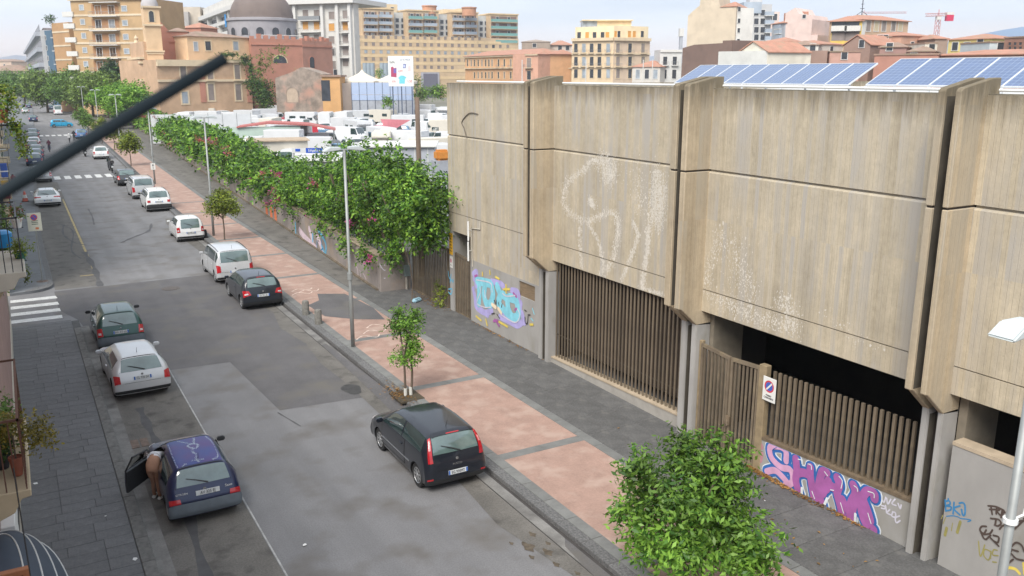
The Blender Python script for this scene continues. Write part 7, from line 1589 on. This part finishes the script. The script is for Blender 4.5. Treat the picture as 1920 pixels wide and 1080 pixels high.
# its eave climbs towards us: constant height in reality
wg.part('cornice', MB().box(-.5,wg.L,-2.2,14.2,far(462,8,262).z-.8,far(462,8,262).z+.6).mesh('cornice', frm_w)); wg.part('wall', MB().box(0,wg.L,0.01,13.9,0,far(462,8,262).z-.8).mesh('wall', aw_))
zt = far(462,8,262).z
for j in range(5):
    z = zt-4.2-3.4*j
    wg.part('gallery', MB().box(wg.L*.1,wg.L-2,-.05,-.0,z+.2,z+2.6).mesh('gallery', pane_d)); wg.part('balcony', MB().box(wg.L*.1,wg.L-2,-1.4,-.051,z-.2,z+.9).mesh('balcony', frm_w))
for k in range(10): wg.part('pilaster', MB().box(wg.L*(.1+.09*k),wg.L*(.1+.09*k)+.8,-1.6,-.0,0,zt-.8).mesh('pilaster', frm_w))
x_ = wg.L*.90; wg.part('blue_awning', MB().box(x_-2.5,x_,-1.75,-1.65,zt-5.5,zt-1.5).mesh('blue_awning', pm('awning_blue', (.02,.25,.60), .7)))
b2 = Bld('grey_block', 'plain grey block seen over the church roof at left', 'building', 298, 22, 330, 352, 330, 20, cladm('grey_far', (.40,.38,.36))); W_row(b2, [302,311,324,338], 36, 1.5, 2, [pane_d]); b2.part('roof_hut', MB().box(b2.L*.96-2,b2.L+4,2,8,0,b2.z+1.9).mesh('roof_hut', cladm('hut_cream', (.5,.44,.36))))
b3 = Bld('red_house', 'red roofed gable just above the convent roof', 'house', 341, 52, 260, 376, 258, 8, brick_r); hip(b3, .5, 2.6, tile)
# the very long apartment block
lc = cladm('long_brick', (.56,.42,.27)); lb_ = cladm('long_band', (.66,.50,.30)); teal = pm('balcony_teal', (.16,.34,.32), .7, .1); bgrey = pm('balcony_panel', (.33,.38,.44), .6, .15, .3, rand=.15)
b = Bld('apartment_slab', 'very long beige apartment slab with rows of windows and balcony towers', 'building', 660, 66, 350, 972, 386, 18, lc)
P1 = [672,686,700,714.5,728,742,756,769.5,783,796.5,809,822.5,835,848,860.5,873,886,899]
for j, y in enumerate((69,82,96.5,110,124)):
    for i, px in enumerate(P1):
        if j == 4 and px > 860 or 728 < px < 776 and j >= 3: continue
        W_row(b, [px], y+(px-672)*.016, 1.35, 1.35, [pick([shut,pane_d,shut,pane_l], i*3+j*5)], fr=lc if j else lb_, fw=.10)
for j in range(6): x, z = b.at(672, 75.5+14.2*j); band(b, z, 1.15, lb_, .08)
for i, px in enumerate((912,925,938,952)): 
    for j, y in enumerate((87,100)): W_row(b, [px], y, 1.35, 1.3, [pick([shut,pane_d], i+j)], fr=lc, fw=.1)
for a, c_ in ((678,738),(762,822),(845,896),(918,971)):
    f0 = .0; t_ = Bld('x','x','x', a, 16+(a-678)*.045, 349+(a-660)*.115, c_, 349+(c_-660)*.115, 14, lc, part_of=b, z0=b.z-1, wname='balcony_tower')
    for j in range(4):
        y = 33+13*j+(a-678)*.035
        mids = [a+(c_-a)*f for f in ((.27,.73) if a < 900 else (.5,))]
        for m_ in mids:
            x, z = t_.at(m_, y); wv_ = t_.L*(.40 if a < 900 else .9)
            t_.part('recess', MB().box(x-wv_/2,x+wv_/2,-.03,-.004,z,z+2.3).mesh('recess', pm('recess_brown', (.20,.13,.11), .9, .3, .3, world=True))); t_.part('balcony', balmesh(wv_, 1.3, 1.15, lc, teal if (a > 900 or (a == 762 and j % 2 == 0)) else bgrey, True), (x,0,z))
            for q_ in (-.25,.2): t_.part('window', winmesh(1.3,1.9,pane_l if (j+int(m_)) % 2 else pane_d), (x+wv_*q_,-.03,z+1.2))
    t_.part('parapet', MB().box(-.3,t_.L+.3,-.4,14,t_.z,t_.z+.5).mesh('parapet', lb_))
for a, c_ in ((660,678),(738,762),(822,845),(896,918)):
    t_ = Bld('x','x','x', a, 20+(a-660)*.04, 353+(a-660)*.115, c_, 353+(c_-660)*.115, 10, cladm('link_pale', (.50,.52,.52)), part_of=b, z0=b.z-1, wname='link_bay')
    for j in range(4):
        for f in (.28,.72): x, z = t_.at(a+(c_-a)*f, 36+11*j+(a-678)*.035); t_.part('window', winmesh(1.4,1.5,pane_d,bgrey,'r',.15), (x,0,z))
for a, c_, y in ((628,670,4),(712,745,7),(832,866,17),(860,880,16)):
    t_ = Bld('x','x','x', a, y, 357+(a-660)*.115, c_, 357+(c_-660)*.115, 8, cladm('roof_hut_cream', (.62,.50,.33)), part_of=b, z0=b.z, wname='roof_hut'); t_.part('window', winmesh(1.4,.8,pane_d), (t_.L*.7,0,t_.z-1.6))
for a, c_, y in ((792,818,13),(866,893,16)):
    q = far((a+c_)/2, y, 368); l_ = b.root.matrix_world.inverted() @ q; ob('roof_tank', MB().lathe([(3.0,-3),(3.0,0),(3.3,.1),(3.3,.5),(0,.6)], 20).mesh('roof_tank', cladm('tank_brick', (.50,.26,.16))), b.root, l_)
# lower level: stair cylinders, portal
for a, y in ((651,119),(691,118),(723,118)):
    for k in (-1, 0, 1):
        q = far(a+k*7, y, 330); l_ = b.root.matrix_world.inverted() @ q; ob('stair_cylinder', smooth_by_angle(MB().lathe([(.85,-9),(.85,-.2),(.9,-.15),(.9,0)], 16).mesh('stair_cylinder', pm('steel_cylinder', (.30,.36,.41), .5, .15, .5)), 40), b.root, l_)
x, z = b.at(806,150); b.part('portal', MB().box(x-4.2,x+4.2,-.6,-.004,0,z+3.2).mesh('portal', cladm('portal_grey', (.38,.38,.42)))); b.part('portal_opening', MB().box(x-3.2,x+3.4,-.66,-.605,0,z+2.6).mesh('portal_opening', pm('portal_dark', (.14,.14,.18), .9, .1)))
q = far(789,150,300); ivy('green creeper beside the grey portal of the long block', 782, 155, 310, [((0,0,0),(1.8,.5,3.4))], 500, .6, lf_mid, 35)
for k, (a, y, d) in enumerate(((822,168,236),(790,172,240),(728,186,178),(711,133,320))): ivy(['bushes beyond the lot beside the concrete building','low scrubby bushes right of the billboard','small green shrub below the billboard','clipped round tree between the steel cylinders'][k], a, y, d, [((0,0,-.5),(3.5 if k == 0 else 2.2 if k == 1 else 1.0 if k == 2 else 1.6,1.2,1.7 if k < 2 else .9 if k == 2 else 2.0))], 1500 if k < 2 else 400, .5, lf_bou if k != 1 else lf_mid, 36+k)
# orange palazzo
pal_o = cladm('palazzo_orange', (.62,.36,.19)); pal_p = cladm('palazzo_pink', (.60,.34,.24)); pal_g = cladm('palazzo_grey', (.42,.41,.39)); pal_y = cladm('palazzo_yellow', (.62,.46,.27)); crm = cladm('palazzo_cream', (.64,.50,.33)); crl = cladm('penthouse_cream', (.72,.60,.40))
b = Bld('palazzo', 'long low orange palazzo with tiled roof left of the cream corner building', 'building', 872, 106, 330, 1001, 282, 14, pal_o)
band(b, b.z-.3, .6, stone_l, .5); xs, zs = b.at(990,127); band(b, zs, .35, stone_l, .6); hip(b, 1, 3.2, tile)
P2 = [877,884,890,897,904,911,917,923,935,946,958,971]
W_row(b, P2+[983], 118, 1.15, 2.4, [pane_d,shut], fr=stone_l, fw=.2)
for a in P2[8:]+[983]: x, z = b.at(a, 127); b.part('balcony', balmesh(2.0,.8,.9,stone_l,rail_d), (x,0,z))
W_row(b, P2[2:]+[983], 141, 1.1, 2.2, [pane_d,shut], fr=stone_l, fw=.2)
b = Bld('palazzo', 'narrow pink orange palazzo front at the corner above the concrete wall', 'building', 1001, 101, 282, 1009.5, 283, 12, pal_p); x, z = b.at(992,119)
e_ = Bld('x','x','x', 985, 101.5, 283.5, 1009, 280, 12, pal_p, part_of=b, wname='front'); W_row(e_, [992], 119, 1.8, 3.4, [shut], fr=stone_l); W_row(e_, [992], 141, 1.6, 2.8, [pane_d], fr=stone_l); band(e_, e_.z-.2, .5, stone_l, .4); hip(e_, .6, 2.4, tile); x, z = e_.at(992,127); e_.part('balcony', balmesh(3.4,.9,1.0,stone_l,rail_d), (x,0,z))
b = Bld('palazzo', 'small grey palazzo squeezed between the pink and yellow fronts', 'building', 1009, 101, 286, 1035, 288, 12, pal_g); W_row(b, [1014,1026], 118, 1.5, 3.0, [pane_l], fr=frm_w); W_row(b, [1014,1026], 141, 1.3, 2.2, [pane_d], fr=frm_w); band(b, b.at(1020,128)[1], .3, frm_w, .6); hip(b, .5, 2.4, tile)
b = Bld('palazzo', 'yellow palazzo with green shutters beside the cream corner building', 'building', 1035, 101, 288, 1075, 288, 12, pal_y); W_row(b, [1039,1052,1065], 118, 1.2, 2.8, [shut,pm('shutter_olive', (.22,.24,.12), .8)], fr=stone_l); W_row(b, [1039,1052,1065], 141, 1.2, 2.4, [pane_d], fr=frm_w); band(b, b.at(1050,128)[1], .3, stone_l, .6); hip(b, .5, 2.6, tile)
b = Bld('stone_house', 'grey brown stone house standing above the orange palazzo roof', 'house', 979, 78, 330, 1032, 330, 12, cladm('stone_grey', (.33,.27,.22))); W_row(b, [1002], 85, 1.4, 1.4, [pane_d]); hip(b, .3, 1.6, MATS['stone_grey'])
b = Bld('tiled_house', 'low house with orange tiled roof behind the stone house', 'house', 1032, 84, 335, 1072, 335, 12, cladm('pale_house', (.55,.45,.38))); hip(b, 1, 3, tile); W_row(b, [1050,1064], 90, 1.4, 1.6, [pane_d])
# cream corner building
b = Bld('corner_palazzo', 'cream four storey corner palazzo with a yellow penthouse', 'building', 1073, 75, 277, 1151, 270, 12, crm)
s2 = Bld('x','x','x', 1151, 74, 270, 1219, 276, 12, cladm('palazzo_cream2', (.58,.45,.33)), part_of=b, wname='wall')
for q_, c_ in ((b, 1110), (s2, 1185)):
    for y in (74,101,126): x, z = q_.at(c_, y); band(q_, z, .5 if y > 80 else .9, stone_l, .35 if y > 80 else .7)
PA = [1080,1095,1109.5,1124,1140.5]; PB = [1158.5,1181,1205.5]
for j, y in enumerate((90,115,138)):
    W_row(b, PA, y, 1.25, 2.7, [pane_d,shut,pane_d,pane_l], fr=stone_l, fw=.22); W_row(s2, PB, y, 1.35, 2.8, [shut,pane_d], fr=stone_l, fw=.22)
    if j < 2:
        for a in PA: x, z = b.at(a, y+9.5); b.part('balcony', balmesh(2.0,.8,1.0,stone_l,rail_d), (x,0,z))
        for a in PB[:3]: x, z = s2.at(a, y+10); s2.part('balcony', balmesh(2.3,.8,1.0,stone_l,rail_d), (x,0,z))
p_ = Bld('x','x','x', 1079, 51, 281, 1152, 274, 8, crl, part_of=b, z0=b.z, wname='penthouse'); p2 = Bld('x','x','x', 1152, 48, 274, 1216, 280, 8, crl, part_of=b, z0=b.z, wname='penthouse')
W_row(p_, [1086,1101,1115,1130,1139], 66, 1.3, 1.9, [pane_d,shut_o,pane_d], fr=crl); W_row(p2, [1154,1160,1180,1189,1204], 64, 1.2, 1.9, [shut_o,pane_d], fr=crl)
p3 = Bld('x','x','x', 1120, 39, 284, 1184, 284, 8, cladm('top_yellow', (.74,.58,.36)), part_of=b, z0=b.z, wname='roof_room'); p3.part('roof', MB().box(-5,p3.L+.5,-1,9,p3.z,p3.z+.3).mesh('roof', crl)); p3.part('glass_room', MB().box(-5,-.01,0,5,p3.z-3,p3.z-.02).mesh('glass_room', pane_l))
# small houses between
b = Bld('low_house', 'low white house with sloping tiled roof before the grey villa', 'house', 1186, 125, 240, 1238, 236, 10, cladm('low_white', (.58,.55,.50))); hip(b, .5, 2.8, tile); W_row(b, [1196,1213,1229], 139, 1.2, 2.4, [pane_l,pane_d], fr=frm_w)
b = Bld('grey_villa', 'pale grey two storey villa with small balconies left of the solar panels', 'house', 1238, 93, 238, 1279, 238, 10, cladm('villa_pale', (.58,.58,.56))); W_row(b, [1247,1265], 114, 1.1, 2.2, [pane_d], fr=frm_w); W_row(b, [1246,1264], 139, 1.1, 2.4, [pane_d], fr=frm_w); B_row(b, [1247,1265], 122, 1.9, .7, .9, frm_w, rail_d); band(b, b.z-.4, .6, frm_w, .3)
for k, (a, y, c_, m) in enumerate(((1222,86,1245,(.38,.40,.45)),(1218,97,1240,(.34,.34,.36)),(1030,66,1060,(.5,.45,.42)))): pass
for a, d in ((1206.5,225),(1224,228),(979,225),(1099,240)):
    q = far(a, 112, d); tag(ob('lamp_mast', MB().tube([(0,0,0),(0,0,q.z)], .12, 6).mesh('lamp_mast', frm_w), None, (q.x,q.y,0)), {1206.5:'left one of the twin white masts before the low white house',1224:'right one of the twin white masts before the low white house',979:'slim mast before the orange palazzo',1099:'slim mast before the cream corner palazzo'}[a], 'mast')
# tall beige building with blank side
tb = cladm('tall_beige', (.58,.49,.37)); tw_ = cladm('tall_white', (.70,.69,.65))
b = Bld('tall_house', 'tall building with a huge blank beige wall and narrow white side', 'building', 1290, 29, 212, 1380, 206, 9, tb)
Z = lambda y: b.at(1340, y)[1]
x0_, _ = b.at(1300,20); b.part('wall_step', MB().prism([(b.at(1291,29)[0],b.z),(b.L,b.z),(b.L,Z(14)),(b.at(1350,12)[0],Z(12)),(b.at(1347,-6)[0],Z(-6)),(b.at(1314,-6)[0],Z(-6)),(b.at(1312,9)[0],Z(9)),(b.at(1296,20)[0],Z(22))], 0, 8.5, 'y').mesh('wall_step', tb))
sd_ = Bld('x','x','x', 1380, 14, 206, 1414, 208, 9, tw_, part_of=b, wname='side_wall'); W_row(sd_, [1385,1384,1384,1382.5,1382,1381], 17, .1, .1, [pane_d]) if False else None
for y in (17,39,57,77,95,116): W_row(sd_, [1386-(y-17)*.03], y, .75, 1.0, [pane_d], fr=tw_, fw=.06)
hip(b, .3, 2.2, tile, x0=b.at(1352,12)[0], z=Z(13))
b = Bld('brown_wall', 'brown windowless rear wall below the tall beige building', 'building', 1280, 90, 190, 1372, 178, 8, cladm('umber_wall', (.19,.125,.10)))
b.part('wall_step', MB().prism([(0,b.z),(b.L,b.z),(b.L,b.z+1.2),(b.L*.82,b.z+1.2),(b.L*.82,b.z+.7),(b.L*.25,b.z+.6)], 0, 7.5, 'y').mesh('wall_step', MATS['umber_wall']))
b = Bld('lattice_mast', 'short white rooftop mast left of the tall beige building', 'mast', 1275, 53, 240, 1283, 240, 2, frm_w, z0=20)
b.part('wall', MB().box(.2,b.L-.2,.2,1.8,0,20).mesh('wall', shgrey))
b = Bld('grey_flats', 'grey apartment building with balconies right of the tall white side', 'building', 1396, 8, 250, 1448, 250, 14, cladm('flats_grey', (.48,.48,.48)))
for y in (24,40,56,70): W_row(b, [1418,1401,1430], y, 1.3, 1.6, [pane_d]); B_row(b, [1441], y+5, 2.6, 1.2, 1.0, frm_w, bgrey, True)
b.part('roof_hut', MB().box(-.2,b.L*.62,-.2,6,b.z-2.5,b.z+.6).mesh('roof_hut', bgrey)); b.part('roof_hut', MB().box(b.L*.25,b.L*.7,2,6,b.z+.6,b.z+3.4).mesh('roof_hut', cladm('hut2', (.5,.5,.5))))
# pink and white houses
pinkp = cladm('pale_pink_wall', (.66,.52,.47))
b = Bld('pink_house', 'pale pink blank walled house with red roof steps', 'building', 1472, 38, 210, 1523, 206, 12, pinkp)
b.part('gable', MB().prism([(0,b.z),(b.L,b.z),(b.L*.93,b.z+1.0),(b.L*.5,b.z+1.3),(b.L*.35,b.z+2.8),(0,b.z+1.6)], 0, 11, 'y').mesh('gable', pinkp)); b.part('wall_low', MB().box(b.L,b.L+1.6,0,9,0,b.z-3.6).mesh('wall_low', pinkp)); W_row(b, [1508], 31, .8, .8, [pane_d])
b = Bld('balconied_house', 'grey and red balconied side of the pale pink house', 'building', 1448, 45, 216, 1472, 210, 9, cladm('side_grey', (.40,.42,.45)))
for y in (54,63,73): B_row(b, [1460], y, 2.8, .6, .9, frm_w, bgrey, True)
hip(b, .5, 2.0, tile); b.part('dormer', MB().box(0,b.L,3,6,b.z,b.z+2.6).mesh('dormer', tile))
b = Bld('far_pink_block', 'pale far block with small windows behind the pink house', 'building', 1438, 22, 290, 1462, 290, 12, pinkp); W_row(b, [1444,1453], 32, 1.4, 2, [pane_d])
for k, (pL, yt, dL, pR, dR, col, lab, rf, wins) in enumerate([
  (1384,100,150,1440,143,(.66,.62,.52),'cream gabled house behind the left solar array','g',[]),
  (1440,95,143,1487,150,(.56,.56,.53),'pale grey side of the gabled house with small windows',None,[(1458,113),(1470,113),(1481,114)]),
  (1432,78,175,1478,172,(.66,.64,.58),'small white house with orange roof above the gabled house','t',[(1461,86)]),
  (1487,96,150,1516,150,(.20,.27,.38),'blue grey rendered wall patch behind the solar array',None,[]),
  (1516,95,149,1552,148,(.30,.20,.16),'brown rubble wall right of the blue grey wall',None,[]),
  (1478,84,170,1535,168,(.60,.57,.52),'white house with a broken dark roof edge','t',[(1524,89)]),
  (1535,82,176,1582,180,(.56,.50,.44),'white house with tan tiled roof and deep eaves','t',[(1559,93)]),
  (1556,98,150,1614,150,(.50,.30,.24),'low pinkish house with two dark lintelled windows','f',[(1583,104),(1620,105)]),
  (1582,86,160,1632,156,(.30,.20,.16),'rough brown stone gable below the yellow block','g',[(1616,82)]),
  (1632,75,160,1650,160,(.27,.18,.15),'narrow brown stone wall beside the gable',None,[]),
  (1646,70,172,1672,172,(.58,.33,.24),'salmon house with two tiny windows','f',[(1660,72),(1650,72)]),
  (1650,88,152,1700,150,(.33,.20,.17),'dark reddish stone house with a small doorway','t',[(1668,88)]),
  (1690,66,172,1754,178,(.58,.34,.24),'salmon house with broad tiled roof under the crane','t',[(1710,85)]),
  (1702,96,148,1752,146,(.48,.26,.20),'rose coloured low house with tile slope','t',[(1713,107)]),
  (1754,72,168,1778,168,(.32,.23,.18),'stone tower like house right of the crane mast','t',[]),
  (1735,82,150,1758,150,(.62,.58,.50),'cream little house with a white awning under the crane','f',[(1747,90)]),
  (1779,74,146,1860,140,(.62,.52,.20),'yellow low house with balcony at the right','t',[(1791,87),(1813,87),(1838,81)]),
  (1856,80,134,1885,134,(.50,.55,.56),'pale blue little house with one dark window','f',[(1876,88)]),
  (1884,72,130,1935,126,(.27,.15,.11),'brick wall with rows of small holes at the right edge','f',[(1894,90),(1904,90),(1914,90),(1894,82),(1904,82),(1914,82)]),
  (1640,104,120,1760,116,(.40,.20,.15),'low reddish wall right behind the gap between solar arrays','f',[]),
  (1756,103,118,1950,108,(.36,.20,.15),'long low tiled roof just above the right solar array','t',[]) ]):
    b = Bld('house', lab, 'house', pL, yt, dL, pR, dR, 9, cladm('house_wall_%d' % k, col, .12), group='small houses beyond the solar panels')
    if rf == 't': hip(b, .4, 1.5 if pR-pL < 90 else 1.1, tile_g if k % 2 else tile)
    elif rf == 'g':
        b.part('gable', MB().prism([(0,b.z),(b.L,b.z),(b.L/2,b.z+1.7)], .0, 8.8, 'y').mesh('gable', MATS['house_wall_%d' % k])); b.part('roof', MB().prism([(-.3,b.z-.05),(b.L/2,b.z+1.78),(b.L+.3,b.z-.05),(b.L+.3,b.z+.10),(b.L/2,b.z+1.95),(-.3,b.z+.10)], -.2, 9, 'y').mesh('roof', tile))
    elif rf == 'f': b.part('parapet', MB().box(-.1,b.L+.1,-.12,9,b.z,b.z+.22).mesh('parapet', tile_g))
    for a, y in wins:
        x, z = b.at(a, y)
        if 0 < x < b.L: b.part('window', winmesh(.45 if 'brick' in lab else 1.0,.4 if 'brick' in lab else 1.3,pane_d,frm_w if 'brick' not in lab else MATS['house_wall_%d' % k],'r',.09), (x,0,z))
# yellow block with red roof and aerial
yel = cladm('yellow_block', (.68,.49,.12))
b = Bld('yellow_block', 'bright yellow building with red tiled roof and rooftop aerial', 'building', 1560, 40, 199, 1617, 196, 9, yel)
s2 = Bld('x','x','x', 1617, 36, 196, 1704, 204, 9, cladm('yellow_side', (.52,.36,.24)), part_of=b, wname='side_wall'); s2.part('white_strip', MB().box(0,1.2,-.08,-.002,0,s2.z).mesh('white_strip', frm_w))
W_row(s2, [1628,1643,1657,1675,1688], 49, 1.5, 2.2, [shut,pm('shutter_cream', (.5,.42,.28), .8)], fr=frm_w)
for a in (1572,1597):
    x, z = b.at(a, 51); b.part('loggia', MB().box(x-1.5,x+1.6,-.04,-.004,z-1.2,z+1.2).mesh('loggia', pane_d)); x, z = b.at(a, 66); b.part('loggia', MB().box(x-1.5,x+1.6,-.04,-.004,z-1.2,z+1.0).mesh('loggia', shut))
    B_row(b, [a+2], 57, 3.4, .9, 1.0, frm_w, frm_w, True)
zr = b.z; hip(b, .8, 2.2, tile); hip(s2, .8, 2.2, tile)
q = far(1616, 26, 205); l_ = b.root.matrix_world.inverted() @ q
ob('aerial', MB().tube([(0,0,-.5),(0,0,3.4)], .10, 6).tube([(-.5,0,1.2),(.5,0,1.2)], .06, 5).tube([(-.35,0,2.2),(.35,0,2.2)], .05, 5).tube([(-1.2,0,-.3),(0,0,.6),(1.2,0,-.3)], .07, 5).mesh('aerial', pm('aerial_black', (.03,.03,.04), .6)), b.root, l_)
# cranes
crane_m = pm('crane_red_white', (.55,.30,.30), .6, .3, 1.5); crane_r = pm('crane_red', (.52,.02,.08), .6)
def lattice(mb, a, b, w, n, r=.10):
    a, b = Vector(a), Vector(b); d = (b-a).normalized(); u = d.cross(Vector((0,1,0))).normalized(); v = d.cross(u)
    c = [u*w/2+v*w/2, u*w/2-v*w/2, -u*w/2-v*w/2, -u*w/2+v*w/2]
    for k in c: mb.tube([a+k, b+k], r, 4)
    for i in range(n):
        p0 = a+(b-a)*i/n; p1 = a+(b-a)*(i+1)/n
        for k in range(4): mb.tube([p0+c[k], p1+c[(k+1) % 4]], r*.7, 4)
for lab, px, y0, y1, d, jl, jr in (('red and white tower crane with a red counterweight at the right', 1760, 72, 28, 330, -24, 28), ('second crane jib fading behind the yellow block', 1620, 60, 24, 620, 0, 80)):
    q = far(px, y1, d); t = thing('tower_crane', lab, 'crane', (q.x, q.y, 0), -YAW); k = d/1630
    mb = MB(); lattice(mb, (0,0,0), (0,0,q.z), 1.4, 18, .12); ob('mast', mb.mesh('mast', crane_m), t)
    mb = MB(); lattice(mb, (jl*k,0,q.z), (jr*k,0,q.z+.2), 1.0, 12, .10); ob('jib', mb.mesh('jib', crane_m), t)
    ob('cab', MB().box(-.8,.8,-.8,.8,q.z-1.8,q.z-.6).mesh('cab', frm_w), t); ob('tower_head', MB().tube([(0,0,q.z),(0,0,q.z+2)], .2, 5).mesh('tower_head', crane_m), t)
    if jl: ob('counterweight', MB().box(14*k,27*k,-.8,.8,q.z-2.2,q.z-.0+.0).mesh('counterweight', crane_r), t); ob('counterweight_stripe', MB().box(14*k,27*k,-.82,.82,q.z+.01,q.z+1.0).mesh('counterweight_stripe', frm_w), t)
# low town fabric between far buildings so the horizon is closed
rgt = random.Random(77)
tones = [(.55,.42,.33),(.50,.46,.42),(.60,.50,.36),(.44,.36,.32)]
for k in range(26):
    px = -60+k*82+rgt.uniform(-20,20); d = rgt.uniform(480,700)
    b = Bld('distant_house', 'distant low house, %s from the left along the hazy skyline' % ORD[k], 'house', px, rgt.uniform(112,128), d, px+rgt.uniform(40,75), d+rgt.uniform(-20,20), 14, cladm('far_tone_%d' % (k % 4), tones[k % 4]), group='distant houses along the skyline')
    hip(b, .5, 2.5, tile_g)
    for j in range(4): b.part('window', winmesh(1.4,1.8,pane_d), (b.L*(.15+.22*j),0,b.z-2.5))
# ================================================================== HAZE
hz = bpy.data.materials.new('haze_air'); hz.use_nodes = True; n_ = hz.node_tree; n_.nodes.remove(n_.nodes['Principled BSDF'])
pv = n_.nodes.new('ShaderNodeVolumePrincipled'); pv.inputs['Color'].default_value = (.88, .93, 1, 1); pv.inputs['Density'].default_value = .00028; pv.inputs['Anisotropy'].default_value = .2
n_.links.new(pv.outputs[0], n_.nodes['Material Output'].inputs['Volume'])
hb2 = ob('haze', MB().box(-1500,2600,-60,4200,-1.2,60).mesh('haze', hz)); hb2['kind'] = 'stuff'
